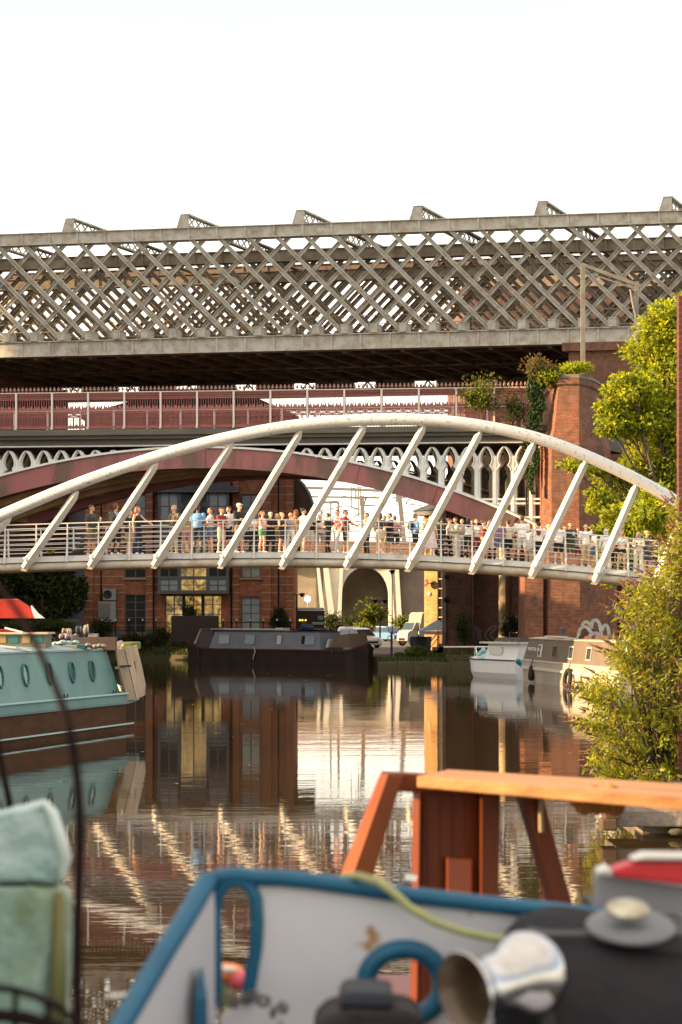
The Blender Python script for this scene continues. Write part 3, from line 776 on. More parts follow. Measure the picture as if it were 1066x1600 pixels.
# stone string courses
mb = MB(); z = bz(978)
k = 0
while z < ztop_w:
    for a, b in ((133,146),(229,242),(364,374),(411,424),(447,459)): mb.box((bx(a)-.01, BY-.235, z), (bx(b)+.01, BY-.221, z+.07))
    for a, b in ((146,194),(242,250),(359,364),(374,376),(408,411),(424,447)):
        if k % 6 != 3: mb.box((bx(a), BY-.018, z), (bx(b), BY-.002, z+.07))
    z += .545; k += 1
mb.build('stone_band', mat('band_stone', (.42,.30,.20), .85, col2=(.32,.22,.15), scale=2), bw)
for a, b in ((133,194),(229,258),(347,376),(408,459)):
    mb = MB(); mb.box((bx(a), BY-.26, .9), (bx(b), BY-.236, bz(983))); mb.build('plinth', mat('plinth_stone', (.13,.12,.13), .8), bw)
frame_g = mat('window_frame_grey', (.095,.10,.105), .5)
curt = mat('pale_blind', (.34,.37,.39), .8, col2=(.26,.29,.31), scale=3)
dark_in = mat('dark_interior', (.014,.013,.013), .5, spec=.3)
gold = bpy.data.materials.new('gold_reflection_glass'); gold.use_nodes = True  # glow painted in for the sunset reflected by these panes
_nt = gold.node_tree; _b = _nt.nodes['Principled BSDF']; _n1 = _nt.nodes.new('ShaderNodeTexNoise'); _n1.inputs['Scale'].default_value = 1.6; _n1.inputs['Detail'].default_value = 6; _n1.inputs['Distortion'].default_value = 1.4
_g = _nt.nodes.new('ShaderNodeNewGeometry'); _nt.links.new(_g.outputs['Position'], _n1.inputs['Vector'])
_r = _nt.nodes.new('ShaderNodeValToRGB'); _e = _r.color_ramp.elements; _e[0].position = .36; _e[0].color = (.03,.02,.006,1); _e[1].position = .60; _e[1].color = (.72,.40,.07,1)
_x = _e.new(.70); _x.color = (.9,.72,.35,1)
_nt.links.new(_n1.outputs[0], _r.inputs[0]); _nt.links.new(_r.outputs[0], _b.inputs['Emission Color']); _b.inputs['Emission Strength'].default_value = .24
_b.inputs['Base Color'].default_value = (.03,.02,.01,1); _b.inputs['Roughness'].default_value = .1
def window(x0, x1, z0, z1, nx, nz, y, glass, parent, fw=.07, sill=True, trans_h=None):
    mb = MB()
    mb.box((x0,y-.05,z0),(x0+fw,y+.06,z1)); mb.box((x1-fw,y-.05,z0),(x1,y+.06,z1)); mb.box((x0+fw,y-.05,z1-fw),(x1-fw,y+.06,z1)); mb.box((x0+fw,y-.05,z0),(x1-fw,y+.06,z0+fw))
    for i in range(1, nx): x = x0 + (x1-x0)*i/nx; w_ = .045 if i*2 != nx else .075; mb.box((x-w_/2,y-.03,z0+fw),(x+w_/2,y+.04,z1-fw))
    for j in range(1, nz): z = z0 + (z1-z0)*j/nz; mb.box((x0+fw,y-.028,z-.025),(x1-fw,y+.038,z+.025))
    f = mb.build('window', frame_g, parent)
    mb = MB(); mb.face([(x0+fw,y+.02,z0+fw),(x1-fw,y+.02,z0+fw),(x1-fw,y+.02,z1-fw),(x0+fw,y+.02,z1-fw)]); mb.build('pane', glass, f, fix=False)
    if sill:
        mb = MB(); mb.box((x0-.1,y-.40,z0-.11),(x1+.1,y-.052,z0-.002)); mb.build('sill', MATS['band_stone'], f)
    return f
WY = BY + .22
for (a, b) in ((195,228),(377,407)):
    window(bx(a), bx(b), bz(815), bz(772), 2, 2, WY, curt, bw)
    window(bx(a), bx(b), bz(903), bz(846), 2, 4, WY, dark_in if a == 195 else glass_m, bw)
window(bx(195), bx(228), bz(989), bz(929), 2, 5, WY, dark_in, bw, sill=False)
window(bx(377), bx(407), bz(985), bz(932), 2, 4, WY, curt, bw, sill=False)
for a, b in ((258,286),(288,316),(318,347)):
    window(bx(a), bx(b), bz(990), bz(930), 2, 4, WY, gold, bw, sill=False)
# projecting grey metal bay
mb = MB(); by0 = BY - 1.0
mb.box((bx(249),by0,bz(928)),(bx(359),BY-.004,bz(924))); mb.box((bx(249),by0,bz(925)+.0),(bx(359),BY-.004,bz(845))) if 0 else None
for a, b in ((249,252),(280.5,284),(325,328),(356,359)): mb.box((bx(a),by0,bz(924)),(bx(b),by0+.12,bz(766)))
mb.box((bx(249),by0+.13,bz(924)),(bx(252),BY-.004,bz(766))); mb.box((bx(356),by0+.13,bz(924)),(bx(359),BY-.004,bz(766)))
mb.box((bx(252),by0,bz(846)),(bx(356),by0+.10,bz(815))); mb.box((bx(252),by0+.02,bz(905)),(bx(356),by0+.10,bz(902)))
mb.build('bay_frame', frame_g, bw)
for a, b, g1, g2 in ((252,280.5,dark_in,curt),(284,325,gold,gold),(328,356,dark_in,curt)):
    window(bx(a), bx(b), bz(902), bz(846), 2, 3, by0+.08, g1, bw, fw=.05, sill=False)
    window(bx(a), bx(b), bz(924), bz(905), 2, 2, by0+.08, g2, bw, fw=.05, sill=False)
    window(bx(a), bx(b), bz(815), bz(770), 2, 2, by0+.08, curt if g1 is dark_in else glass_m, bw, fw=.05, sill=False)
mb = MB(); mb.loft([[(bx(243),by0-.35,bz(769)),(bx(375),by0-.35,bz(769)),(bx(375),BY-.003,bz(769)),(bx(243),BY-.003,bz(769))],[(bx(258),by0+.5,bz(752)),(bx(352),by0+.5,bz(752)),(bx(352),BY-.003,bz(752)),(bx(258),BY-.003,bz(752))]], closed_sec=True)
mb.box((bx(243),by0-.37,bz(771)),(bx(375),BY-.003,bz(769)-.002)); mb.build('bay_roof', roof_slate, bw)
mb = MB(); e = ztop_w
mb.loft([[(xl-.4,BY-.5,e),(xr+.4,BY-.5,e),(xr+.4,BY+14.5,e),(xl-.4,BY+14.5,e)],[(xl+5,BY+6,e+2.6),(xr-4,BY+6,e+2.6),(xr-4,BY+8,e+2.6),(xl+5,BY+8,e+2.6)]], closed_sec=True)
mb.build('roof', roof_slate, bw)
# barrel roofed end bay seen below the arch
mb = MB(); prof = [(458,805),(458,745),(466,745),(476,757),(484,772),(490,790),(492,805)]
mb.prism([(bx(x),BY+2,bz(y)) for x, y in prof], (0,10,0)); mb.build('end_canopy', soot_iron, bw)
mb = MB(); pts = [(bx(x),BY+1.9,bz(y)) for x, y in ((464,744),(474,754),(483,768),(490,788))]
mb.tube(pts, .09, 5); mb.build('canopy_edge', mat('pale_blue_metal', (.40,.50,.58), .4), bw)
for px in (159, 240.5, 362, 435.5):
    mb = MB(); mb.tube([(bx(px),BY-.30,1.3),(bx(px),BY-.30,ztop_w)], .055, 6); mb.build('downpipe', black_paint, bw)
# air conditioning units on the wall
ac = thing('air_conditioner', (bx(172), BY-.5, bz(937)), 'upper square air conditioning unit with a round fan on the brick wall', 'air conditioner')
mb = MB(); mb.box((bx(163),BY-.6,bz(938)),(bx(183),BY-.03,bz(920))); mb.build('casing', mat('ac_grey', (.28,.28,.27), .6), ac, bevel=.02)
mb = MB(); mb.lathe((bx(170),BY-.61,bz(929)),(0,-1,0),[(0,.27),(.02,.29),(.03,.25),(.015,.24),(.015,.0)],18)
for k in range(6): mb.beam((bx(170),BY-.635,bz(929)),(bx(170)+.25*math.cos(k*1.047),BY-.635,bz(929)+.25*math.sin(k*1.047)),.02,.02)
mb.build('fan_grille', dark_metal, ac)
ac = thing('air_conditioner', (bx(165), BY-.6, bz(973)), 'tall louvred air conditioning cabinet below the square fan unit on the brick wall', 'air conditioner')
mb = MB(); mb.box((bx(156),BY-.75,bz(972)),(bx(183),BY-.04,bz(940))); mb.build('casing', MATS['ac_grey'], ac, bevel=.02)
mb = MB()
for i in range(14): z = bz(970)+i*.085; mb.box((bx(158),BY-.78,z),(bx(175),BY-.752,z+.04))
mb.build('louvre', mat('louvre_grey', (.20,.19,.17), .6), ac)
# planter kiosk in front of the golden windows
pk = thing('timber_planter', (bx(303), 125.2, 1.1), 'dark timber screen with plants in front of the golden ground floor windows', 'planter')
mb = MB(); mb.box((bx(268,125),124.9,.9),(bx(341,125),125.6,bz(962,125)))
for i in range(18): x = bx(268,125)+i*.168; mb.box((x,124.87,.95),(x+.13,124.899,bz(963,125)))
mb.build('screen', mat('dark_timber', (.045,.03,.025), .8), pk)
# pale wall at far left behind the footbridge
mb = MB(); mb.box((-34, 137, .5), (bx(133,137), 138, CAM_H+(HY-770)/F*137)); mb.box((-34.2,136.8,CAM_H+(HY-770)/F*137),(bx(133,137)+.1,138.2,CAM_H+(HY-770)/F*137+.2))
mb.build('rendered_wall', lavender, label='pale lavender grey wall behind the left end of the footbridge', cat='wall')

# ------------------------------------------------------------------ concrete viaduct with the arched opening
CY = 212.0
def cx(px): return (px-CX)/F*CY
def cz(py): return CAM_H+(HY-py)/F*CY
cv = thing('concrete_viaduct', (cx(550), CY, .5), 'pale concrete railway viaduct with a tall arched opening and a brick parapet', 'railway viaduct')
mb = MB()
# wall with arched opening
xa, xb, za = cx(534), cx(607), .5
arc = []
for k in range(0, 15):
    a = PI - PI*k/14
    arc.append((cx(570.5) + (xb-xa)/2*math.cos(a)*1.0, cz(930) + (cz(886)-cz(930))*math.sin(a)))
zc = cz(880)
mb.face([(cx(505),CY,za),(xa,CY,za),(xa,CY,cz(930)),(xa,CY,zc),(cx(505),CY,zc)])
mb.face([(xb,CY,za),(cx(622),CY,za),(cx(622),CY,zc),(xb,CY,zc),(xb,CY,cz(930))])
for p, q in zip(arc[:-1], arc[1:]): mb.face([(p[0],CY,p[1]),(q[0],CY,q[1]),(q[0],CY,zc),(p[0],CY,zc)])
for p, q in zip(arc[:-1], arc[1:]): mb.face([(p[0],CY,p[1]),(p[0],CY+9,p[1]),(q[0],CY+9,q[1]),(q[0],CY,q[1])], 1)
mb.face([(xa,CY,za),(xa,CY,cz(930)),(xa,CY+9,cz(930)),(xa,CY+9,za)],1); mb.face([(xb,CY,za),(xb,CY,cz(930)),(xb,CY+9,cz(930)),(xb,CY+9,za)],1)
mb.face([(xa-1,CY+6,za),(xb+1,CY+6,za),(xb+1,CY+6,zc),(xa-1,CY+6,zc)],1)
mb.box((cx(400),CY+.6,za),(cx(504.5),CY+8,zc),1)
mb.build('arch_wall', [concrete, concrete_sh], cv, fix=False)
for a, b, c, d in ((455,462,455,463),(495,498,505,512),(505,512,518,527),(532,536,526,531),(605,609,614,619),(617,622,622,629)):
    mb = MB(); mb.prism([(cx(a)-.05,CY-.6,zc),(cx(b)+.1,CY-.6,zc),(cx(d)+.1,CY-.6,za),(cx(c)-.05,CY-.6,za)] if 0 else [(cx(c)-.05,CY-.55,za),(cx(d)+.05,CY-.55,za),(cx(b)+.05,CY-.55,zc),(cx(a)-.05,CY-.55,zc)], (0,.53,0)); mb.build('rib', concrete, cv)
mb = MB(); mb.box((cx(400),CY-.7,zc+.001),(cx(640),CY+9,zc+.5)); mb.build('string_course', concrete, cv)
mb = MB(); mb.box((cx(622.5),CY+.4,za),(cx(760),CY+8,zc)); mb.build('side_wall', mat('brown_concrete', (.24,.19,.14), .9, col2=(.17,.13,.10), scale=.4), cv)
orange_brick = brick_mat('orange_parapet_brick', (.40,.17,.08), (.33,.13,.06), (.30,.2,.13), stain_amt=.3)
mb = MB(); mb.box((cx(380),CY-.3,zc+.501),(cx(760),CY+.2,cz(846))); mb.box((cx(380),CY+8.6,zc+.501),(cx(760),CY+9,cz(846))); mb.build('parapet', orange_brick, cv)
mb = MB()
for k in range(5): mb.box((cx(380),CY-.36,zc+.9+k*.62),(cx(760),CY-.301,zc+.98+k*.62))
mb.build('parapet_course', sandstone, cv)
# overhead electrification on that viaduct
def gantry(name, label, Y, parts):
    g = thing(name, ((parts[0][0]-CX)/F*Y, Y, 12), label, 'overhead line gantry', 'overhead line gantries above the concrete viaduct')
    return g
gm = mat('gantry_steel', (.20,.19,.18), .6)
def P(x, y, Y): return at(x, y, Y)
g = thing('catenary_gantry', at(556,800,CY+2), 'overhead line gantry with several hanging droppers in the sky gap left of centre', 'overhead line gantry')
Y = CY+2
mb = MB()
for a, b, ww in (((480,762),(600,767),.28),((480,776),(598,778),.2)): mb.beam(P(*a,Y), P(*b,Y), ww, ww)
mb.build('beam', gm, g)
mb = MB()
for x, y0, y1 in ((549,760,793),(560,760,808),(556,764,780),(563,762,790)): mb.beam(P(x,y0,Y), P(x,y1,Y), .14, .14)
mb.tube([P(572,778,Y),P(566,800,Y),P(556,806,Y),P(551,810,Y)], .07, 5); mb.tube([P(549,793,Y),P(572,800,Y)], .06, 5); mb.tube([P(563,790,Y),P(600,790,Y)], .08, 5)
mb.tube([P(600,767,Y),P(598,782,Y)], .10, 5)
mb.build('dropper', gm, g)
mb = MB(); mb.beam(P(569,866,Y), P(566,775,Y), .42, .42); mb.build('mast', gm, g)
g = thing('catenary_gantry', at(520,800,CY+4), 'smaller overhead line portal with an insulator behind the left hangers', 'overhead line gantry')
Y = CY+5; mb = MB(); mb.beam(P(495,785,Y), P(530,785,Y), .3, .25); mb.beam(P(529,785,Y), P(529,870,Y), .25, .25); mb.beam(P(517,786,Y), P(517,870,Y), .16, .16)
mb.tube([P(500,796,Y),P(507,805,Y),P(505,812,Y)], .07, 5); mb.tube([P(495,800,Y),P(540,790,Y),P(560,795,Y)], .06, 5); mb.build('portal', gm, g)
g = thing('catenary_mast', at(632,848,CY+2), 'thick leaning overhead line mast standing alone in the sky gap', 'mast')
mb = MB(); Y = CY+2; mb.beam(P(634,868,Y), P(624,772,Y), .48, .48); mb.beam(P(620,765,Y),P(620,785,Y),.2,.2); mb.beam(P(612,778,Y),P(650,776,Y),.14,.14); mb.build('post', gm, g)
mb = MB(); mb.tube([P(634,787,Y),P(645,775,Y)],.06,5); mb.tube([P(644,787,Y),P(655,775,Y)],.06,5); mb.tube([P(634,787,Y),P(660,790,Y)],.06,5); mb.build('registration_arm', gm, g)
mb = MB()
for a, b in (((440,790),(760,748)),((440,806),(760,790)),((470,822),(640,800)),((500,768),(760,800)),((440,770),(700,742))):
    A = P(*a,CY+3); B = P(*b,CY+6); mb.tube([A+(B-A)*k/10 + Vector((0,0,-.35*4*(k/10)*(1-k/10))) for k in range(11)], .035, 4, caps=False)
mb.build('overhead_wires', gm, label='thin overhead line wires strung across the bright sky gap', cat='cable')

# ------------------------------------------------------------------ yellow brick stair tower and its roof
YY = 125.5
yt = thing('stair_tower', ((679-CX)/F*YY, YY, .5), 'narrow sunlit yellow brick stair tower with a strip of stacked windows', 'building')
fr = Frame((663-CX)/F*YY, YY, R(-40))
mb = MB(fr)
zt = CAM_H+(HY-806)/F*YY
mb.box((0, 0, .4), (1.08, 6, zt)); mb.box((1.75,.002,.4),(1.95,6,zt)); mb.box((1.08,.002,.4),(1.75,.3,CAM_H+(HY-972)/F*YY)); mb.box((1.08,.35,.4),(1.75,6,zt))
mb.build('wall', brick_yellow, yt)
for k in range(12):
    z = 2.7 + k*.62
    if z < zt-.3: mb = MB(fr); mb.box((1.09,.08,z),(1.74,.16,z+.07)); mb.build('glazing_bar', mat('cream_bar', (.6,.5,.35), .6), yt)
mb = MB(fr); mb.box((1.081,.18,2.4),(1.749,.2,zt)); mb.build('glass', glass_m, yt)
mb = MB(fr); mb.prism([(-.5,-.5,zt),(2.6,-.5,zt),(2.6,6.5,zt),(-.5,6.5,zt)],(0,0,.3)); mb.loft([[(-.6,-.6,zt+.3),(2.7,-.6,zt+.3),(2.7,6.6,zt+.3),(-.6,6.6,zt+.3)],[(.8,1.5,zt+1.3),(1.4,1.5,zt+1.3),(1.4,4,zt+1.3),(.8,4,zt+1.3)]],closed_sec=True); mb.build('roof', roof_slate, yt)
# satellite dish, alarm box, floodlights on the tower
sd = thing('satellite_dish', fr(.55,-.5,6), 'round brown satellite dish on the yellow stair tower', 'satellite dish')
mb = MB(fr); mb.lathe((.50,-.42,CAM_H+(HY-911)/F*YY),(-.5,-1,.2),[(-.10,.0),(-.08,.12),(-.02,.22),(.03,.26),(.02,.24),(-.05,.0)],16); mb.build('dish', mat('brown_enamel', (.16,.07,.05), .5), sd)
mb = MB(fr); mb.tube([(.5,-.36,CAM_H+(HY-911)/F*YY),(.8,-.02,CAM_H+(HY-911)/F*YY-.05)],.03,6); mb.build('bracket', dark_metal, sd)
mb = MB(fr); mb.lathe((.45,-.02,CAM_H+(HY-928)/F*YY),(0,-1,0),[(0,.15),(.05,.15),(.06,.0)],12); mb.build('alarm_box', white_paint, label='small round white alarm box on the yellow stair tower', cat='alarm box')
fl = thing('floodlight', at(698,905,111.5), 'black floodlight on the corner of the dark brick abutment', 'floodlight')
mb = MB(); c = at(698,902,111.5); mb.box((c.x-.12,111.3,c.z-.1),(c.x+.14,111.55,c.z+.12)); mb.build('lamp_head', black_paint, fl, bevel=.02)
mb = MB(); mb.tube([(c.x,111.55,c.z),(c.x,111.9,c.z-.1)],.03,6); mb.build('bracket', black_paint, fl)
fl = thing('floodlight', at(699,937,111.5), 'round black wall lamp lower on the corner of the dark brick abutment', 'wall lamp')
mb = MB(); c = at(698,937,111.5); mb.ball((c.x,111.55,c.z),.17,12); mb.build('lamp_head', black_paint, fl)
mb = MB(); mb.tube([(c.x+.02,111.6,c.z),(c.x+.06,111.9,c.z)],.04,6); mb.tube([(c.x+.03,111.85,c.z),(c.x+.03,111.85,1)],.03,5); mb.build('bracket', black_paint, fl)
# graffiti, abstract painted strokes on the brick
def graffiti(strokes, Y, r, ma, label):
    mb = MB()
    for st in strokes:
        pts = [at(x, y, Y) for x, y in st]
        # smooth the stroke
        out = []
        for i in range(len(pts)-1):
            p0 = pts[max(i-1,0)]; p1 = pts[i]; p2 = pts[i+1]; p3 = pts[min(i+2,len(pts)-1)]
            for k in range(5):
                t = k/5; out.append(.5*((2*p1)+(p2-p0)*t+(2*p0-5*p1+4*p2-p3)*t*t+(3*p1-p0-3*p2+p3)*t**3))
        out.append(pts[-1])
        for p, q in zip(out[:-1], out[1:]): mb.beam(p, q, .012, r, up=(0,0,1) if 0 else (0,0,1))
        for p, q in zip(out[:-1], out[1:]):
            d = (q-p); n_ = Vector((-d.z,0,d.x)); n_.normalize() if n_.length else None; n_ *= r/2
            mb.prism([p-n_, q-n_, q+n_, p+n_], (0,.012,0))
    mb.build('graffiti', ma, label=label, cat='graffiti')
spray = mat('grey_spray_paint', (.26,.24,.22), .8, col2=(.14,.12,.11), scale=4)
sprayw = mat('pale_spray_paint', (.55,.53,.50), .8, col2=(.40,.37,.34), scale=4)
graffiti([[(737,980),(741,978),(742,990),(739,1004),(736,1000),(737,984)],[(742,979),(746,982),(747,996),(743,1005)],[(750,984),(752,1003),(757,1000)],[(770,978),(758,992),(770,1006),(776,1002),(766,992),(776,980),(770,978)]], 113.33, .14, spray, 'looping grey graffiti letters low on the left brick abutment')
graffiti([[(786,962),(816,964),(812,968),(790,966)],[(793,964),(792,978),(797,978),(798,966)],[(802,975),(812,970),(817,975),(808,978)],[(784,1000),(786,1008)]], 120.5 if 0 else 113.9, .12, spray, 'sharp angular grey graffiti on the pilaster beside the round column')
graffiti([[(903,1000),(906,984),(914,979),(920,983),(925,990)],[(911,981),(911,974),(917,972),(922,976),(924,982)],[(924,982),(926,971),(931,969),(936,973),(939,985),(940,997)],[(941,985),(943,978),(948,977),(951,984),(952,997)],[(918,997),(926,990),(934,990),(942,996)]], 97.68, .17, sprayw, 'bubble graffiti outlined in white near the foot of the brick pier')
# ------------------------------------------------------------------ vehicles, lamps and small things in the yard
tyre_m = mat('tyre_rubber', (.015,.015,.015), .85); chrome = mat('chrome', (.75,.75,.74), .12, 1.0)
car_glass = mat('car_glass', (.02,.025,.03), .05, spec=.9)
def wheel(c, r, ax, parent, wd=.2):
    w_ = thing('wheel', c, None, None); w_.parent = parent; w_.location = Vector(c) - parent_world(parent)
    mb = MB(); mb.lathe(Vector(c)-Vector(ax)*wd/2, ax, [(0,r*.62),(0,r*.93),(wd*.15,r),(wd*.85,r),(wd,r*.93),(wd,r*.62)], 18); mb.build('tyre', tyre_m, w_)
    mb = MB(); mb.lathe(Vector(c)-Vector(ax)*(wd/2+.004), ax, [(0,0),(.01,r*.2),(.03,r*.25),(.02,r*.55),(0,r*.63),(wd,r*.63)], 18); mb.build('rim', mat('alloy', (.45,.45,.46), .3, .8), w_)
def car(label, x, y, ang, colm, L=3.7, W=1.66, H=1.48, group='cars parked behind the moored boats'):
    fr = Frame(x, y, ang)      # front towards +u
    root = thing('parked_car', fr(0,0,GZ), label, 'car', group)
    z0 = GZ
    h = L/2
    low = [(-h,.35),(-h+.02,.62),(-h+.12,.86),(h-.95,.90),(h-.25,.76),(h-.03,.60),(h,.32),(h-.05,.22),(-h+.05,.22)]
    mb = MB(fr)
    ts = [(-W/2,.06),(-W/2+.10,0),(W/2-.10,0),(W/2,.06)]
    mb.loft([[(u*(1-ins*.6), t, z0+max(.22,z-ins*.4)) for u, z in low] for t, ins in ts], closed_sec=True)
    mb.build('body', colm, root, bevel=.03)
    cab = [(-h+.12,.86),(-h+.30,H-.10),(-h+.75,H),(h*.05,H),(h*.33,H-.12),(h-.85,.90)]
    mb = MB(fr); mb.loft([[(u,-W/2+.06,z0+z) if z<1 else (u,-W/2+.20,z0+z) for u,z in cab],[(u,W/2-.06,z0+z) if z<1 else (u,W/2-.20,z0+z) for u,z in cab]], closed_sec=True); mb.build('cabin', colm, root, bevel=.03)
    def quad(name, pts, ma, th=.012):
        mb = MB(fr); mb.face(pts); o = mb.build(name, ma, root, fix=False); return o
    # side windows, windscreen, rear screen set just proud of the cabin skin
    for sg in (-1, 1):
        tb = sg*(W/2-.045); tt = sg*(W/2-.165)
        for a, b in ((( -h+.42,-h+.62),(-.12,-.12)), ((-.05,-.05),(h*.52,h*.30))):
            pts = [(a[0],tb*1.0,z0+.93),(b[0],tb,z0+.93),(b[1],tt,z0+H-.13),(a[1],tt,z0+H-.13)]
            quad('side_window', pts if sg<0 else pts[::-1], car_glass)
    quad('windscreen', [(h-.86,-W/2+.14,z0+.93),(h-.86,W/2-.14,z0+.93),(h*.33+.04,W/2-.26,z0+H-.13),(h*.33+.04,-W/2+.26,z0+H-.13)], car_glass)
    for sg in (-1,1):
        mb = MB(fr); mb.ball((h-.10,sg*(W/2-.28),z0+.64),(.10,.17,.09),8); mb.build('headlight', mat('headlight_glass', (.7,.7,.68), .1), root)
        mb = MB(fr); mb.ball((-h+.06,sg*(W/2-.20),z0+.78),(.06,.10,.14),8); mb.build('tail_light', mat('tail_red', (.4,.02,.02), .2), root)
    mb = MB(fr); mb.box((h-.02,-.45,z0+.36),(h+.012,.45,z0+.50)); mb.build('grille', black_paint, root)
    for u in (-h+.72, h-.70):
        for sg in (-1,1): 
            c = fr(u, sg*(W/2-.09), z0+.31); a = fr(u, sg*(W/2+.9), z0+.31)-c; wheel(c, .31, a.normalized(), root)
    return root
blue_car = mat('light_blue_car', (.02,.145,.31), .45, col2=(.018,.125,.27), scale=.5, coat=.2)
car('small light blue hatchback parked between the dark car and the white camper van', (606-CX)/F*184, 184, R(-46), blue_car, L=3.5)
car('white saloon car with its nose behind the brown covered stern', (560-CX)/F*140, 140.5, R(-60), mat('white_car', (.62,.60,.55), .3, coat=.5), L=4.2)
car('dark maroon car parked behind the white car by the bushes', (549-CX)/F*162, 162, R(-75), mat('maroon_car', (.06,.018,.02), .3, coat=.5), L=4.2)
car('dark car parked under the trees at the left bank', -19.4, 131.6+4, R(5), mat('black_car', (.02,.02,.022), .3, coat=.5), L=4.2)
# camper van
fr = Frame(6.9, 152, R(180+26))
van = thing('camper_van', fr(0,0,GZ), 'cream white camper van with a boxy body beside the yellow stair tower', 'van')
cream = mat('cream_van_paint', (.36,.33,.25), .6, spec=.2, col2=(.26,.23,.17), scale=1.2, coat=.3)
mb = MB(fr)
prof = [(-2.3,.35),(-2.3,2.45),(-2.1,2.62),(.95,2.66),(1.12,2.5),(1.25,1.75),(1.35,1.75),(1.35,.35)]
mb.loft([[(u,t,GZ+z-i) for u,z in prof] for t, i in ((-1.05,.04),(-1.0,0),(1.0,0),(1.05,.04))], closed_sec=True); mb.build('body', cream, van, bevel=.04)
mb = MB(fr); prof = [(1.352,.35),(1.352,1.88),(1.60,1.84),(1.92,1.24),(2.24,1.12),(2.34,.9),(2.36,.4)]
mb.loft([[(u,t,GZ+z) for u,z in prof] for t in (-.9,.9)], closed_sec=True); mb.build('cab', mat('white_cab_paint', (.36,.34,.31), .5, spec=.3), van, bevel=.05)
mb = MB(fr); mb.face([(1.63,-.78,GZ+1.80),(1.93,-.84,GZ+1.26),(1.93,.84,GZ+1.26),(1.63,.78,GZ+1.80)]); o = mb.build('windscreen', car_glass, van, fix=False); o.location += Vector((0,0,.02))
for sg in (-1,1):
    mb = MB(fr); mb.face([(1.40,sg*.912,GZ+1.22),(1.86,sg*.912,GZ+1.22),(1.62,sg*.912,GZ+1.72),(1.40,sg*.912,GZ+1.68)]); mb.build('cab_window', car_glass, van, fix=False)
    mb = MB(fr); mb.ball((2.27,sg*.66,GZ+.82),(.12,.18,.13),8); mb.build('headlight', MATS['headlight_glass'], van)
    for u in (-1.4,1.85):
        c = fr(u, sg*.90, GZ+.36); a = fr(u, sg*1.9, GZ+.36)-c; wheel(c, .36, a.normalized(), van)
    mb = MB(fr); mb.box((.25,sg*1.052,GZ+1.45),(.72,sg*1.068,GZ+2.25)); mb.build('side_window', car_glass, van); 
    mb = MB(fr); mb.box((.86,sg*1.052,GZ+1.80),(1.10,sg*1.068,GZ+2.25)); mb.build('side_window', car_glass, van)
mb = MB(fr); mb.box((2.33,-.5,GZ+.45),(2.375,.5,GZ+.62)); mb.build('grille', black_paint, van)
# parasol
pa = thing('parasol', at(681,1000,118), 'pale blue grey square parasol beside the yellow stair tower', 'parasol')
c = at(684,968,118); mb = MB()
r0 = 1.15; zt = c.z; ze = c.z-.72
cs = [(c.x-r0,118-r0),(c.x+r0,118-r0),(c.x+r0,118+r0),(c.x-r0,118+r0)]
for i in range(4):
    a, b = cs[i], cs[(i+1)%4]; m_ = ((a[0]+b[0])/2,(a[1]+b[1])/2)
    mb.face([(a[0],a[1],ze),(m_[0],m_[1],ze+.06),(c.x,118,zt)]); mb.face([(m_[0],m_[1],ze+.06),(b[0],b[1],ze),(c.x,118,zt)])
    mb.face([(a[0],a[1],ze),(b[0],b[1],ze),(b[0],b[1],ze-.2),(a[0],a[1],ze-.2)])
mb.build('canopy', mat('parasol_cloth', (.42,.50,.56), .8), pa)
mb = MB(); mb.tube([(c.x,118,GZ),(c.x,118,zt+.05)], .03, 8); mb.lathe((c.x,118,GZ),(0,0,1),[(0,.3),(.06,.3),(.08,.05),(.2,.05)],12); mb.build('pole', dark_metal, pa)
# steps with a timber rail
st = thing('garden_steps', at(683,1005,116), 'short flight of steps with an orange timber handrail below the parasol', 'steps')
for k in range(4):
    mb = MB(); mb.box(((668-CX)/F*116+k*.3,115.2,.4),((668-CX)/F*116+1.5,116.4,GZ+.2*(k+1))); mb.build('step', sandstone, st)
mb = MB()
a = at(670,1006,115.1); b = at(686,986,115.1)
mb.beam(a, b, .05, .07); mb.beam(a+Vector((0,0,-.35)), b+Vector((0,0,-.35)), .04, .05); mb.beam(a, a-Vector((0,0,.6)), .06, .06); mb.beam(b, b-Vector((0,0,1.0)), .06, .06)
mb.build('handrail', mat('orange_timber', (.42,.16,.05), .6), st)
# wheelie bins
for i, (px, lab) in enumerate(((650,'black wheelie bin at the left of the row beside the camper van'),(658,'black wheelie bin in the middle of the row beside the camper van'),(666,'black wheelie bin at the right of the row beside the parasol'))):
    c = at(px, 1010, 112); b = thing('wheelie_bin', (c.x,112,GZ), lab, 'bin', 'bins on the quay by the van')
    mb = MB(); mb.loft([[(c.x-.24,111.75,GZ+.05),(c.x+.24,111.75,GZ+.05),(c.x+.24,112.2,GZ+.05),(c.x-.24,112.2,GZ+.05)],[(c.x-.30,111.68,GZ+.98),(c.x+.30,111.68,GZ+.98),(c.x+.30,112.3,GZ+.98),(c.x-.30,112.3,GZ+.98)]], closed_sec=True); mb.build('body', mat('bin_plastic', (.025,.03,.028), .5), b)
    mb = MB(); mb.box((c.x-.32,111.62,GZ+.981),(c.x+.32,112.35,GZ+1.06)); mb.build('lid', MATS['bin_plastic'], b, bevel=.02)
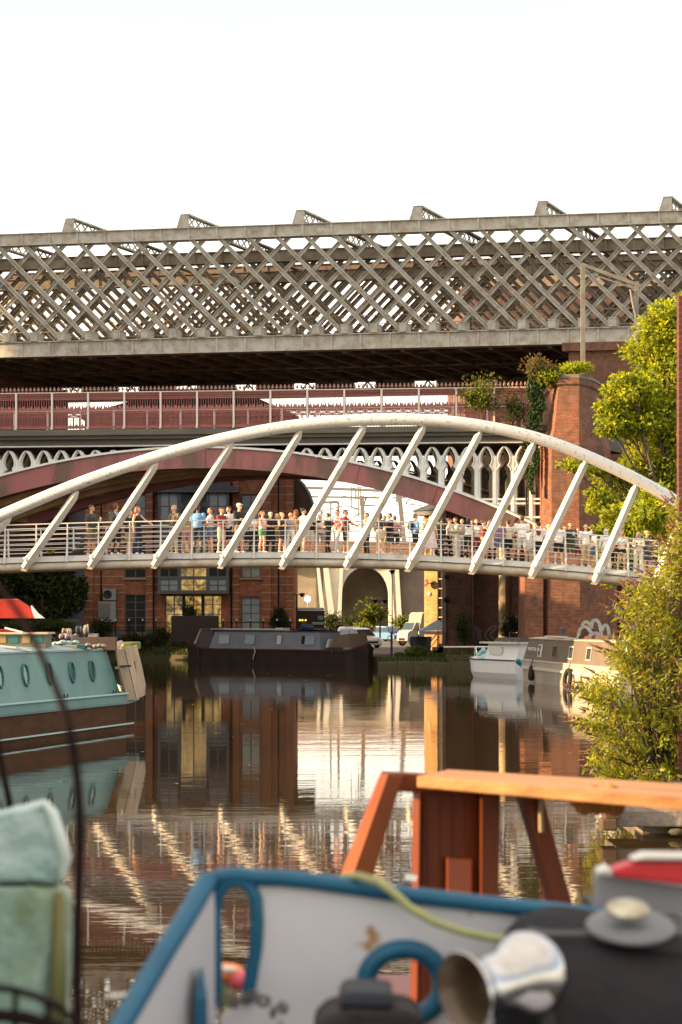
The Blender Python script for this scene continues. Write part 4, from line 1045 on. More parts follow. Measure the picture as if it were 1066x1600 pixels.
# lamp posts
def lamp_post(px, Y, ytop, ybase, label, lit=None, double=False, r=.05):
    a = at(px, ybase, Y); b = at(px, ytop, Y); g = thing('lamp_post', (a.x,Y,a.z), label, 'lamp post')
    mb = MB(); mb.tube([(a.x,Y,a.z-.3),(a.x,Y,b.z)], [r*1.3, r*.8], 8); mb.build('pole', dark_metal if not lit else MATS['ac_grey'], g)
    if lit:
        mb = MB(); mb.ball((a.x,Y-.05,b.z),.24,12); mb.build('lamp', lit, g)
    else:
        for dx in ((-.35,.35) if double else (.0,)):
            mb = MB(); mb.lathe((a.x+dx,Y,b.z+.1),(0,0,-1),[(0,.02),(.02,.20),(.10,.24),(.12,.14),(.26,.10),(.27,0)],10)
            if double: mb.tube([(a.x,Y,b.z-.05),(a.x+dx,Y,b.z+.08)], .03, 5)
            mb.build('lamp_head', black_paint, g)
    return g
lamp_post(481, 165, 936, 990, 'lit white lamp glowing in front of the concrete viaduct', lit=emit_mat('lamp_white', (.85,.87,1.0), 9))
lamp_post(594, 140, 939, 1003, 'slim tan lamp post with a T head beside the bushes', double=True)
lamp_post(613, 128, 893, 1000, 'dark lantern lamp post in front of the right side of the concrete arch', r=.028)
lamp_post(464, 130, 929, 985, 'dark lamp post at the right corner of the brick building', double=True)
lamp_post(66, 118, 924, 990, 'pale lamp head rising over the trees at the far left')
# black food truck
ft = thing('catering_trailer', at(480,985,137), 'dark catering trailer with round yellow lights beside the brick building', 'trailer')
x0 = (451-CX)/F*137; x1 = (507-CX)/F*137; zb = CAM_H+(HY-984)/F*137; ztp = CAM_H+(HY-956)/F*137
mb = MB(); mb.box((x0,137,zb),(x1,139.2,ztp)); mb.box((x0-.05,136.95,ztp),(x1+.05,139.25,ztp+.08)); mb.build('body', mat('trailer_black', (.025,.018,.018), .5, col2=(.05,.03,.03), scale=2), ft)
mb = MB(); mb.box((x0+.1,136.98,ztp+.081),(x1-.05,137.03,ztp+.30)); 
for k in range(22): mb.ball((x0+.15+k*.112,136.96,ztp+.20+.03*math.sin(k*2.3)),.06,6)
mb.build('light_garland', mat('silver_garland', (.6,.62,.65), .3, .5), ft)
for k, px in enumerate((472,476,481)):
    mb = MB(); mb.ball(((px-CX)/F*137-.15,136.97,CAM_H+(HY-969)/F*137),.075,8); mb.build('round_light', emit_mat('amber_lamp', (.95,.62,.05), .6) if 'amber_lamp' not in MATS else MATS['amber_lamp'], ft)
mb = MB(); mb.box(((497-CX)/F*137,136.96,CAM_H+(HY-968)/F*137),((505-CX)/F*137,136.999,CAM_H+(HY-962)/F*137)); mb.build('panel', mat('cyan_panel', (.15,.45,.5), .5), ft)
mb = MB(); mb.box(((488-CX)/F*137,136.7,CAM_H+(HY-976)/F*137),((506-CX)/F*137,136.95,CAM_H+(HY-972)/F*137)); mb.build('counter', white_paint, ft)
mb = MB(); mb.box((x0,138,.4),(x1,138.5,zb)); mb.build('chassis', black_paint, ft)
# quay railing posts in front of the building
PLAB = {160:'below the tall louvred cabinet, first from the left', 181:'left of the tall dark garden door, second from the left', 202:'before the left half of the tall dark garden door', 223:'before the right half of the tall dark garden door', 244:'just left of the golden windows and the dark timber screen',
 349:'just right of the dark timber screen', 370:'left of the pale blinded ground floor door', 391:'before the pale blinded ground floor door', 412:'right of the pale blinded ground floor door', 433:'by the upright green shrub at the building corner', 454:'last on the right, past the corner of the building'}
for i, px in enumerate((160,181,202,223,244,349,370,391,412,433,454)):
    c = at(px, 1000, 126); 
    b = thing('bollard_post', (c.x,126,1.0), 'black capped railing post ' + PLAB[px], 'railing post', 'railing posts along the bank before the brick building')
    mb = MB(); mb.tube([(c.x,126,.8),(c.x,126,CAM_H+(HY-970)/F*126)], .035, 6); mb.build('post', black_paint, b)
    mb = MB(); mb.lathe((c.x,126,CAM_H+(HY-970)/F*126),(0,0,1),[(0,.05),(.10,.06),(.14,.0)],8); mb.build('cap', mat('pale_cap', (.6,.6,.6), .5), b)
mb = MB()
for z in (CAM_H+(HY-973)/F*126, CAM_H+(HY-985)/F*126): mb.tube([((150-CX)/F*126,126,z),((460-CX)/F*126,126,z)], .018, 5)
mb.build('railing_wire', black_paint, label='thin black railing rails along the bank before the brick building', cat='railing')
# railings and bar at the ledge
mb = MB(); a = at(694,1011,100); b = at(792,1011,96); mb.tube([a,b], .05, 8); mb.build('scaffold_bar', rail_paint, label='pale horizontal scaffold bar behind the small white cruiser', cat='bar')
for px, lab in ((612,'dark mooring post on the quay between the parked cars and the ledge'),(697,'dark mooring post at the corner of the ledge by the parasol')):
    a = at(px,1018,106); mb = MB(); mb.tube([(a.x,106,.3),(a.x,106,CAM_H+(HY-990)/F*106)], .06, 8); mb.lathe((a.x,106,CAM_H+(HY-990)/F*106),(0,0,1),[(0,.08),(.05,.08),(.06,0)],8); mb.build('mooring_post', dark_metal, label=lab, cat='mooring post')
# picnic clutter: white slatted fence at left bank
wf = thing('metal_fence', at(105,985,127), 'short pale topped metal fence behind the teal boat roof', 'fence')
mb = MB()
for k in range(16): x = (88-CX)/F*127+k*.11; mb.box((x,127,.9),(x+.03,127.05,2.45))
mb.box(((87-CX)/F*127,126.97,2.45),((125-CX)/F*127,127.1,2.62)); mb.build('panel', mat('fence_grey', (.25,.25,.27), .6), wf)
# ------------------------------------------------------------------ boats moored in the basin
def hull(fr, L, W, zg, root, mh, mg=None, bow=(3.0, 0), sheer=.3, strip=.0, stern=1.0, gmat=None, deck_m=None):
    """near side along t=0; bow[0]: taper length at u=0, bow[1]: taper length at u=L"""
    secs = []; dk = []
    n = 40
    for i in range(n+1):
        u = L*i/n
        def tp(u):
            a = 0
            if bow[0] and u < bow[0]: k = 1-u/bow[0]; a = max(a, (W/2-.06)*k**2.2)
            if bow[1] and u > L-bow[1]: k = 1-(L-u)/bow[1]; a = max(a, (W/2-.06)*k**2.2)
            return a
        a = tp(u)
        k = max((1-u/bow[0]) if bow[0] and u < bow[0] else 0, (1-(L-u)/bow[1]) if bow[1] and u > L-bow[1] else 0)
        z = zg + sheer*k*k
        rake = .0
        secs.append([(u, a+.05, -.3), (u, a, z-.02), (u, W-a, z-.02), (u, W-a-.05, -.3)])
        dk.append((u, a, z))
    mb = MB(fr); mb.loft(secs, closed_sec=True); mb.build('hull', mh, root)
    mb = MB(fr)
    for o0, o1, z0, z1 in ((-.05,.06,-.10,.0),):
        for sgn in (0, 1):
            s2 = []
            for u, a, z in dk:
                t = (a if sgn == 0 else W-a); q = 1 if sgn == 0 else -1
                s2.append([(u, t+q*o0, z+z0), (u, t+q*o1, z+z0), (u, t+q*o1, z+z1), (u, t+q*o0, z+z1)])
            mb.loft(s2, closed_sec=True)
    mb.build('gunwale', gmat or mg or mh, root)
    return dk
def cabin(fr, u0, u1, W, zg, zr, root, mc, mr, ins=.12, lean=.10, e0=.0, e1=.0, camber=.06, name='cabin', over=.03):
    mb = MB(fr)
    secs = []
    for ub, ut in ((u0, u0+e0), (u1, u1-e1)):
        secs.append([(ub, ins, zg), (ut, ins+lean, zr), (ut, W-ins-lean, zr), (ub, W-ins, zg)])
    mb.loft(secs, closed_sec=True); mb.build(name, mc, root)
    mb = MB(fr); a, b = u0+e0-over, u1-e1+over; secs = []
    for u in (a, b):
        t0 = ins+lean-over; t1 = W-ins-lean+over
        secs.append([(u,t0,zr+.002),(u,t0,zr+.04),(u,t0+(t1-t0)*.25,zr+.04+camber*.75),(u,(t0+t1)/2,zr+.04+camber),(u,t0+(t1-t0)*.75,zr+.04+camber*.75),(u,t1,zr+.04),(u,t1,zr+.002)])
    mb.loft(secs, closed_sec=True); mb.build('roof', mr, root)

# ---- teal boat at the left
tang = math.atan2(7.1, 2.15)
TF = Frame(-6.75, 37.9, tang)
tb = thing('teal_narrowboat', TF(0,1,0), 'teal narrowboat with a row of oval portholes and a cluttered roof, moored at the left', 'boat')
teal = mat('teal_boat_paint', (.085,.215,.20), .45, col2=(.065,.15,.155), scale=.9, lo=.35, hi=.65, coat=.1)
teal_g = mat('teal_gunwale', (.09,.19,.19), .5, col2=(.12,.23,.23), scale=2)
roof_t = mat('pale_teal_roof', (.24,.33,.35), .42, col2=(.17,.25,.27), scale=1.5)
TW = 2.1; US = -12.0; UE = 7.35
def TFo(u): return u
f2 = Frame(TF(US,0,0).x, TF(US,0,0).y, tang)
hull(f2, UE-US, TW, .74, tb, rust_m, bow=(0,1.1), sheer=.10, gmat=teal_g)
mb = MB(TF)
secs = []
for i in range(21):
    u = US + (UE-.9-US)*i/20
    secs.append([(u,-.03,.60),(u,-.03,.80),(u,.0,.84),(u,.16,.84),(u,.16,.60)])
mb.loft(secs, closed_sec=True)
mb.prism([(UE-.9,-.03,.60),(UE-.9,-.03,.82),(UE-.9,.16,.84),(UE-.9,.16,.60)], (.85,.12,.05)); mb.build('upper_strake', teal_g, tb)
mb = MB(TF); mb.beam((US,-.05,.845),(UE-.9,-.05,.845),.05,.035); mb.beam((US,-.06,.02+.12),(UE-.6,-.0,.02+.12),.03,.03); mb.build('rubbing_strip', mat('pale_teal_edge', (.34,.50,.50), .5), tb)
cabin(TF, US, 6.30, TW, .84, 1.83, tb, teal, roof_t, ins=.14, lean=.16, e1=.42, camber=.09)
dkteal = mat('dark_teal', (.02,.13,.13), .35)
for px in (-30, 15, 55, 92, 127, 158):
    k = (px-CX)/F
    # Y on the side line
    Yp = (-6.75 - .3028*37.9)/(k-.3028)*1.0
    u = (Yp-37.9)/math.sin(tang)
    c = (u, .225, 1.38); nrm = Vector((0,-1,.155)).normalized()
    pr_ = thing('porthole', TF(*c), None, None); pr_.parent = tb; pr_.location = TF(*c) - parent_world(tb)
    mb = MB(TF)
    # oval ring
    def oval(rw, rh, off):
        up = Vector((0,.155,1)).normalized(); return [tuple(Vector(c)+nrm*off+Vector((1,0,0))*rw*math.cos(a)+up*rh*math.sin(a)) for a in [2*PI*q/24 for q in range(24)]]
    mb.loft([oval(.145,.245,-.02),oval(.145,.245,.03),oval(.13,.23,.045),oval(.115,.21,.03),oval(.11,.205,-.01)], closed_sec=True, caps=False, smooth=True)
    mb.build('rim', dkteal, pr_)
    mb = MB(TF); mb.face(oval(.113,.207,.012)); mb.build('glass', mat('porthole_glass', (.01,.05,.055), .08, spec=.8), pr_, fix=False)
mb = MB(TF)
for u in (3.2, 5.8): mb.box((u-.10,.02,.845),(u+.10,.08,.87)); mb.tube([(u-.06,.05,.87),(u-.09,.05,.93)], .018, 6); mb.tube([(u+.06,.05,.87),(u+.09,.05,.93)], .018, 6)
mb.build('mooring_cleat', dark_metal, tb)
# tan timber boards round the bow deck
tanwood = mat('tan_board', (.42,.32,.22), .75, col2=(.28,.20,.13), scale=3, stretch=(1,1,.3))
mb = MB(TF)
mb.prism([(5.98,.10,1.90),(6.36,.06,.86),(6.44,.06,.86),(6.06,.10,1.90)], (0,.05,0))
for k in range(4):
    u = 6.10 + k*.20
    mb.prism([(u,.10+.05*k,1.87+.015*k),(u+.36-.03*k,.04+.10*k,.86),(u+.53-.03*k,.04+.10*k+.06,.86),(u+.18,.10+.05*k+.03,1.875+.015*k)], (0,.04,0)) if k != 1 else None
mb.prism([(6.1,.12,1.90),(6.95,.32,1.98),(6.95,.37,2.0),(6.1,.17,1.94)],(0,.04,.05))
mb.prism([(6.88,.30,1.98),(7.10,.42,1.15),(7.16,.46,1.15),(6.95,.36,2.0)],(0,.04,0))
mb.box((6.1,.09,1.40),(6.75,.18,1.45))
mb.build('bow_boards', tanwood, tb)
mb = MB()
mb.prism([at(181,1017,43.7),at(194,1013,43.8),at(213,1093,44.0),at(199,1094,43.9)], (-.03,.06,0))
mb.prism([at(195,1012,43.8),at(214,1008,44.5),at(222,1040,44.6),at(228,1070,44.7),at(227,1086,44.7),at(214,1093,44.0)], (-.03,.06,0))
mb.build('bow_panel', tanwood, tb)
mb = MB(); mb.prism([at(207,1033,44.15),at(211,1033,44.2),at(216,1066,44.25),at(213,1066,44.2)], (-.03,.02,0)); mb.prism([at(190,1040,43.75),at(205,1039,43.75),at(205,1042,43.75),at(191,1043,43.75)],(-.04,.02,0)); mb.build('panel_slot', dark_metal, tb)
mb = MB(TF); mb.prism([(6.35,.0,.78),(7.30,.55,.86),(7.34,.62,1.0),(6.40,.05,.92)],(.0,.06,.02)); mb.build('bow_rail', mat('pale_bow_trim', (.50,.47,.42), .6), tb)
# clutter on the teal roof, each its own thing
def roofbox(name, px0, px1, py0, py1, t, dt, ma, label, cat, Y=None, group=None, bev=.01):
    k = ((px0+px1)/2-CX)/F; Yp = (-6.75 - .3028*37.9)/(k-.3028) ; sc = F/(Yp+t*.3)
    u = (Yp-37.9)/math.sin(tang) ; hw = (px1-px0)/2/sc/ .32
    z0 = CAM_H+(HY-py1)/sc; z1 = CAM_H+(HY-py0)/sc
    mb = MB(TF); mb.box((u-min(hw,1.6),t,z0),(u+min(hw,1.6),t+dt,z1)); return mb.build(name, ma, label=label, cat=cat, group=group, bevel=bev)
hatch = thing('roof_hatch', at(36,1005,40.8), 'long low timber hatch with amber and teal panes on the teal boat roof', 'hatch')
mb = MB(); Y = 41.0
a = at(-30,1007,Y); b = at(71,991,Y); mb.box((a.x,Y,a.z-.12),(b.x,Y+.9,b.z)); mb.build('frame', mat('hatch_timber', (.14,.13,.08), .6, col2=(.09,.10,.07), scale=4), hatch)
mb = MB(); mb.box((a.x-.05,Y-.08,b.z),(b.x+.06,Y+1.0,b.z+.04)); mb.build('lid', mat('straw_wood', (.45,.36,.22), .6), hatch)
for k in range(5):
    x0 = at(-22+k*19,0,Y).x; mb = MB(); mb.box((x0,Y-.012,a.z+.03),(x0+.17,Y-.001,b.z-.03)); mb.build('pane', mat('amber_pane', (.32,.20,.07), .2) if k % 2 else dkteal, hatch)
def clutter(name, x0, x1, y0, y1, Y, d, ma, label, cat, bev=.01, ball=False):
    a = at(x0,y1,Y); b = at(x1,y0,Y); mb = MB()
    if ball:
        for k in range(5):
            f = (k+.5)/5; mb.ball((a.x+(b.x-a.x)*f, Y+random.uniform(0,d), (a.z+b.z)/2+random.uniform(-.02,.03)), ((b.x-a.x)*.16, d*.4, (b.z-a.z)*.48), 8)
    else: mb.box((a.x,Y,a.z-.02),(b.x,Y+d,b.z))
    return mb.build(name, ma, label=label, cat=cat, bevel=0 if ball else bev)
brownbox = mat('brown_plank_box', (.075,.045,.035), .7, col2=(.045,.03,.025), scale=6)
o = clutter('roof_box', 111, 181, 996, 1015, 43.4, .25, brownbox, 'long dark brown plank box at the end of the teal boat roof', 'box')
clutter('tarpaulin', 133, 164, 1006, 1014, 42.3, .4, mat('khaki_cloth', (.22,.18,.12), .85), 'folded khaki tarpaulin in front of the dark plank box on the teal boat', 'tarpaulin', ball=True)
clutter('storage_crate', 119, 134, 1007, 1013, 42.4, .3, dkteal, 'small dark teal crate on the teal boat roof', 'crate')
clutter('storage_crate', 108, 119, 1008, 1012, 42.2, .3, mat('straw_wood', (.45,.36,.22), .6), 'small straw coloured crate on the teal boat roof', 'crate')
clutter('black_bag', 73, 84, 996, 1003, 42.0, .3, black_paint, 'small black bag on the teal boat roof beside the timber hatch', 'bag', ball=True)
clutter('folded_sheet', 80, 118, 1001, 1008, 42.5, .6, mat('pale_aqua_sheet', (.28,.40,.38), .7), 'crumpled pale aqua sheet lying on the teal boat roof', 'sheet', ball=True)
clutter('cushion', 92, 118, 990, 1000, 47, .5, mat('mauve_cloth', (.26,.21,.22), .9), 'mauve cushions heaped behind the teal boat roof', 'cushion', ball=True)
clutter('firewood', 96, 110, 982, 993, 47.5, .4, tanwood, 'pile of pale firewood behind the teal boat roof', 'firewood', ball=True)
clutter('coal_sack', 118, 128, 979, 993, 47, .3, mat('grey_sack', (.10,.10,.12), .8), 'grey coal sack standing behind the dark plank box', 'sack', ball=True)
clutter('paper_sack', 131, 138, 976, 992, 47, .2, mat('cream_sack', (.45,.38,.28), .8), 'upright cream paper sack behind the dark plank box', 'sack', ball=True)
clutter('storage_tub', 138, 152, 990, 994, 47, .3, MATS['mauve_cloth'], 'flat mauve tub behind the dark plank box', 'tub')
mb = MB(); mb.beam(at(8,981,40.6), at(36,988,40.6), .12, .035); mb.build('white_plank', mat('white_plank', (.6,.62,.66), .5), label='pale plank leaning across the timber hatch on the teal boat', cat='plank')
mb = MB(); mb.beam(at(0,1009,39.6), at(26,1012,39.6), .10, .03); mb.beam(at(24,1011.5,39.7),at(50,1016.5,39.7),.10,.03); mb.build('pole_bundle', mat('pale_pole', (.5,.5,.5), .5), label='thin pale poles lying on the near end of the teal roof', cat='pole')
# green covered boat end beyond the bow
mb = MB(); a = at(183,1013,47); b = at(207,1004,47); mb.box((a.x,47,a.z-.05),(b.x,49,b.z)); mb.build('green_cover', mat('green_cover', (.11,.13,.02), .8), label='small yellow green covered box beyond the bow of the teal boat', cat='box', bevel=.03)

# ---- boat with the red cover behind
rb = thing('red_covered_boat', at(20,990,58), 'boat with a bright red cover and white trim behind the teal boat', 'boat')
RF = Frame(-15.5, 57, R(12))
hull(RF, 8.0, 2.2, .9, rb, mat('dark_blue_hull', (.02,.025,.04), .5), bow=(0,1.5))
cabin(RF, .3, 5.8, 2.2, .9, 2.15, rb, mat('dark_brown_cabin', (.06,.03,.025), .5), mat('red_cloth', (.42,.04,.025), .8, spec=.2, col2=(.28,.025,.02), scale=2), ins=.1, lean=.1)
mb = MB(); 
prof = [(-40,966),(-40,938),(0,936),(28,938),(44,948),(58,962),(60,966)]
secs = []
for Y, dz in ((57.6,0),(58.4,2.5),(59.4,-.5)):
    secs.append([tuple(at(x, y-dz if 936 < y < 966 else y, Y)) for x, y in prof])
mb.loft(secs, closed_sec=True); mb.build('cover', MATS['red_cloth'], rb)
mb = MB(); mb.prism([at(48,946,57.3), at(58,958,57.3), at(68,966,57.3), at(54,966,57.3), at(50,955,57.3)], (0,.3,0)); mb.build('cover_flap', mat('white_flap', (.62,.58,.60), .7), rb)

# ---- black and grey narrowboat in the middle
BA = Vector((-9.9,114.6,0)); BB = Vector((.75,104.2,0)); L = (BB-BA).length
BF = Frame(BA.x, BA.y, math.atan2(BB.y-BA.y, BB.x-BA.x))
nb = thing('black_narrowboat', BF(L/2,1,0), 'long black narrowboat with slate grey cabin sides moored before the brick building', 'boat')
blk = mat('black_hull', (.020,.013,.011), .7, spec=.2, col2=(.035,.022,.016), scale=1)
maroon = mat('maroon_strip', (.075,.014,.02), .6, spec=.2)
slate = mat('slate_blue_cabin', (.17,.185,.22), .55, col2=(.13,.145,.18), scale=1)
hull(BF, L, 2.1, .90, nb, blk, bow=(3.4,.8), sheer=.36, gmat=maroon)
cabin(BF, 2.9, 12.1, 2.1, .88, 1.86, nb, slate, mat('dark_roof', (.045,.035,.035), .6), ins=.12, lean=.14, e0=.35, e1=.15)
cabin(BF, 1.4, 2.9, 2.1, .92, 1.95, nb, mat('front_well', (.035,.025,.025), .6), MATS['dark_roof'], ins=.3, lean=.15, e0=.2, name='front_shelter')
mb = MB(BF); mb.prism([(1.35,.28,1.15),(1.75,.44,2.02),(1.85,.44,2.02),(1.55,.28,1.15)],(0,.03,0)); mb.build('screen', tanwood, nb)
paneg = mat('grey_blue_pane', (.20,.27,.32), .35)
for u0, u1, ma in ((3.7,4.6,paneg),(5.95,6.75,paneg),(8.6,8.95,mat('pale_pane', (.45,.46,.47), .4)),(10.55,11.6,paneg)):
    mb = MB(BF); z0, z1 = 1.18, 1.68
    def pt(u, z, o=0): return (u, .12+.14*(z-1.0)/.86-.02-o, z)
    mb.prism([pt(u0,z0),pt(u1,z0),pt(u1,z1),pt(u0,z1)], (0,.02,0)); w_ = mb.build('window', ma, nb)
    mb = MB(BF); e=.03
    for a,b,c,d in ((u0-e,u1+e,z0-e,z0),(u0-e,u1+e,z1,z1+e),(u0-e,u0,z0,z1),(u1,u1+e,z0,z1)): mb.prism([pt(a,c,.01),pt(b,c,.01),pt(b,d,.01),pt(a,d,.01)], (0,.02,0))
    mb.build('frame', slate, w_)
mb = MB(BF); mb.prism([(10.58,.13,1.2),(10.85,.13,1.2),(10.85,.19,1.66),(10.58,.19,1.66)],(0,.01,0)); mb.build('open_hatch', black_paint, nb)
mb = MB(BF)
for u in (6.9,): mb.tube([(u,-.03,1.0),(u+.15,-.06,.75),(u-.02,-.05,.45),(u-.06,-.04,.3)], .035, 6)
mb.build('hanging_rope', mat('pale_rope', (.42,.38,.3), .8), nb)
mb = MB(BF); mb.tube([(2.0,.10,.95),(2.02,.06,.2)], .05, 6); mb.build('fender', dark_metal, nb)
mb = MB(BF); mb.tube([(13.2,-.04,.9),(13.2,-.06,.5)],.04,6); mb.build('fender', dark_metal, nb)
# things on its roof
mb = MB(BF)
mb.beam((2.8,.35,2.02),(9,.45,2.0),.05,.05); mb.beam((3.4,.8,2.05),(7.6,.9,2.05),.12,.03); mb.build('roof_pole', MATS['pale_pole'], label='long poles lying on the black narrowboat roof', cat='pole')
mb = MB(BF); mb.box((8.1,.5,1.94),(8.8,1.0,2.1)); mb.build('white_box', white_paint, label='small white box on the black narrowboat roof', cat='box', bevel=.02)
mb = MB(BF)
for k in range(7): mb.ball((10.0+k*.13, .8+random.uniform(-.2,.2), 2.12+random.uniform(-.03,.13)), (.17,.15,.16), 8)
mb.build('blue_bag', mat('navy_bag', (.03,.05,.09), .6), label='dark blue bag piled on the black narrowboat roof', cat='bag')
mb = MB(BF); mb.box((9.6,.35,1.97),(11.8,1.5,2.04)); mb.build('solar_panel', mat('panel_black', (.012,.012,.02), .2), label='flat black solar panel on the black narrowboat roof', cat='solar panel')
mb = MB(BF)
mb.loft([[(12.75,.25,1.05),(13.0,.3,1.66),(13.0,1.7,1.66),(12.75,1.7,1.05)],[(14.3,.25,1.05),(14.15,.3,1.80),(14.15,1.7,1.80),(14.3,1.7,1.05)],], closed_sec=True)
mb.build('stern_cover', mat('brown_cover', (.14,.095,.06), .85, col2=(.11,.075,.05), scale=3), nb)
mb = MB(BF); mb.loft([[(12.25,.4,1.03),(12.4,.45,1.5),(12.4,1.5,1.5),(12.25,1.5,1.03)],[(12.45,.4,1.03),(12.5,.45,1.5),(12.5,1.5,1.5),(12.55,1.5,1.03)]], closed_sec=True); mb.build('stern_rail', MATS['pale_pole'], nb)

# ---- small white cruiser
CA = Vector((5.25,86.5,0)); CB = Vector((7.35,81.3,0)); L = (CB-CA).length
CF = Frame(CA.x, CA.y, math.atan2(CB.y-CA.y, CB.x-CA.x))
wc = thing('white_cruiser', CF(L/2,1,0), 'small white cabin cruiser with pale blue decks and rust streaks below the brick pier', 'boat')
gel = mat('white_gelcoat', (.66,.68,.70), .35, col2=(.40,.33,.28), scale=1.6, lo=.60, hi=.80, stretch=(3,3,.4), coat=.2)
secs = []
for i in range(24):
    u = L*i/23; k = max(0, 1-u/1.6)
    a = .98*k**2.0; z = .80+.12*k
    secs.append([(u+.35*k,1.05,-.2),(u+.2*k,a+.22,-.15),(u,a+.05,.25),(u-.02,a,z),(u-.02,2.1-a,z),(u,2.05-a,.25),(u+.2*k,1.88-a,-.15)])
mb = MB(CF); mb.loft(secs, closed_sec=True, smooth=False); mb.build('hull', gel, wc)
mb = MB(CF)
mb.loft([[(s_[3][0],s_[3][1]-.03,s_[3][2]-.02),(s_[3][0],s_[3][1]-.03,s_[3][2]+.03),(s_[3][0],s_[3][1]+.04,s_[3][2]+.03),(s_[3][0],s_[3][1]+.04,s_[3][2]-.02)] for s_ in secs], closed_sec=True)
mb.build('rubbing_strip', mat('brown_rubber', (.07,.045,.04), .6), wc)
aqua = mat('pale_aqua_deck', (.33,.50,.54), .5)
mb = MB(CF); mb.loft([[(.9,.55,.83),(1.2,.75,1.05),(1.2,1.35,1.05),(.9,1.5,.83)],[(2.6,.18,.83),(2.6,.35,1.15),(2.6,1.75,1.15),(2.6,1.9,.83)]], closed_sec=True); mb.build('foredeck', aqua, wc)
mb = MB(CF); mb.loft([[(2.4,.16,.83),(2.6,.28,1.50),(2.6,1.8,1.50),(2.4,1.9,.83)],[(L-.1,.16,.83),(L-.1,.28,1.50),(L-.1,1.8,1.50),(L-.1,1.9,.83)]], closed_sec=True)
mb.build('cabin', gel, wc)
mb = MB(CF); mb.loft([[(2.0,.10,1.51),(2.0,.10,1.58),(2.0,1.95,1.58),(2.0,1.95,1.51)],[(L,.10,1.51),(L,.10,1.60),(L,1.95,1.60),(L,1.95,1.51)]], closed_sec=True); mb.build('cabin_roof', white_paint, wc)
mb = MB(CF)
pts = []
for q in range(20):
    a = 2*PI*q/20; pts.append((3.5+.62*math.copysign(abs(math.cos(a))**.5, math.cos(a)), .155, 1.2+.18*math.copysign(abs(math.sin(a))**.6, math.sin(a))))
mb.prism(pts, (0,.05,0)); mb.build('window', mat('pale_cabin_glass', (.55,.55,.50), .15), wc)
mb = MB(CF); mb.tube([(.2,1,.9),(.5,.6,1.35),(.3,1.4,1.3)], .02, 6); mb.tube([(.3,.7,.9),(.3,.7,1.35),(1.3,.3,1.35),(1.3,.3,.9)], .02, 6); mb.tube([(L-.8,.2,1.5),(L-.8,.15,2.0),(L-.1,.15,2.0)],.02,6); mb.build('pulpit_rail', chrome, wc)
mb = MB(CF); mb.loft([[(3.2,.2,1.6),(3.4,.3,1.78),(3.4,1.7,1.78),(3.2,1.8,1.6)],[(L,.2,1.6),(L-.1,.3,1.80),(L-.1,1.7,1.80),(L,1.8,1.6)]], closed_sec=True); mb.build('hood', mat('dark_hood', (.05,.045,.05), .8), wc)
mb = MB(CF)
for k in range(5): mb.ball((.7+k*.1, .75+.1*(k%2), 1.0+.05*k), (.1,.12,.10), 7)
mb.build('deck_bag', aqua, label='pale aqua bags heaped on the bow of the white cruiser', cat='bag')

# ---- grey narrowboat at the right
GA = Vector((7.45,80.6,0)); GB = Vector((8.72,70.0,0)); gd = (GB-GA).normalized()
GF = Frame(GA.x, GA.y, math.atan2(gd.y, gd.x))
gb = thing('grey_narrowboat', GF(8,1,0), 'grey brown narrowboat with a pale hull, half in sunshine, partly hidden by the bush', 'boat')
greyb = mat('taupe_cabin', (.155,.125,.10), .6, col2=(.12,.095,.075), scale=1)
creamh = mat('pale_grey_hull', (.40,.37,.33), .5, col2=(.30,.26,.22), scale=1.2, stretch=(1,1,.5))
hull(GF, 16, 2.1, .62, gb, creamh, bow=(.6,0), sheer=.0, gmat=mat('pale_trim', (.52,.48,.42), .5))
mb = MB(GF); mb.box((.5,.02,.62),(16,.12,.86)); mb.build('upper_strake', creamh, gb)
mb = MB(GF); mb.box((.4,.0,.861),(16,.14,.90)); mb.build('trim', MATS['pale_trim'], gb)
cabin(GF, .35, 15.8, 2.1, .90, 1.75, gb, greyb, mat('pale_roof_edge', (.40,.35,.28), .6), ins=.12, lean=.12, e0=.7, camber=.05)
def gpt(u, z, o=0): return (u, .12+.12*(z-.9)/.85-.02-o, z)
for k, u in enumerate((3.1, 5.6, 8.3, 11)):
    mb = MB(GF); mb.prism([gpt(u,1.10),gpt(u+.62,1.10),gpt(u+.62,1.50),gpt(u,1.50)],(0,.02,0)); w_ = mb.build('window', glass_m, gb)
    mb = MB(GF); e = .05
    for a,b,c,d in ((u-e,u+.62+e,1.10-e,1.10),(u-e,u+.62+e,1.50,1.50+e),(u-e,u,1.10,1.50),(u+.62,u+.62+e,1.10,1.50)): mb.prism([gpt(a,c,.01),gpt(b,c,.01),gpt(b,d,.01),gpt(a,d,.01)],(0,.02,0))
    mb.build('frame', MATS['pale_trim'] if k != 1 else greyb, w_)
mb = MB(GF); mb.prism([gpt(3.55,1.12,.02),gpt(3.78,1.12,.02),gpt(3.78,1.49,.02),gpt(3.55,1.49,.02)],(0,.01,0)); mb.build('curtain', mat('pale_blue_curtain', (.50,.56,.54), .6), gb)
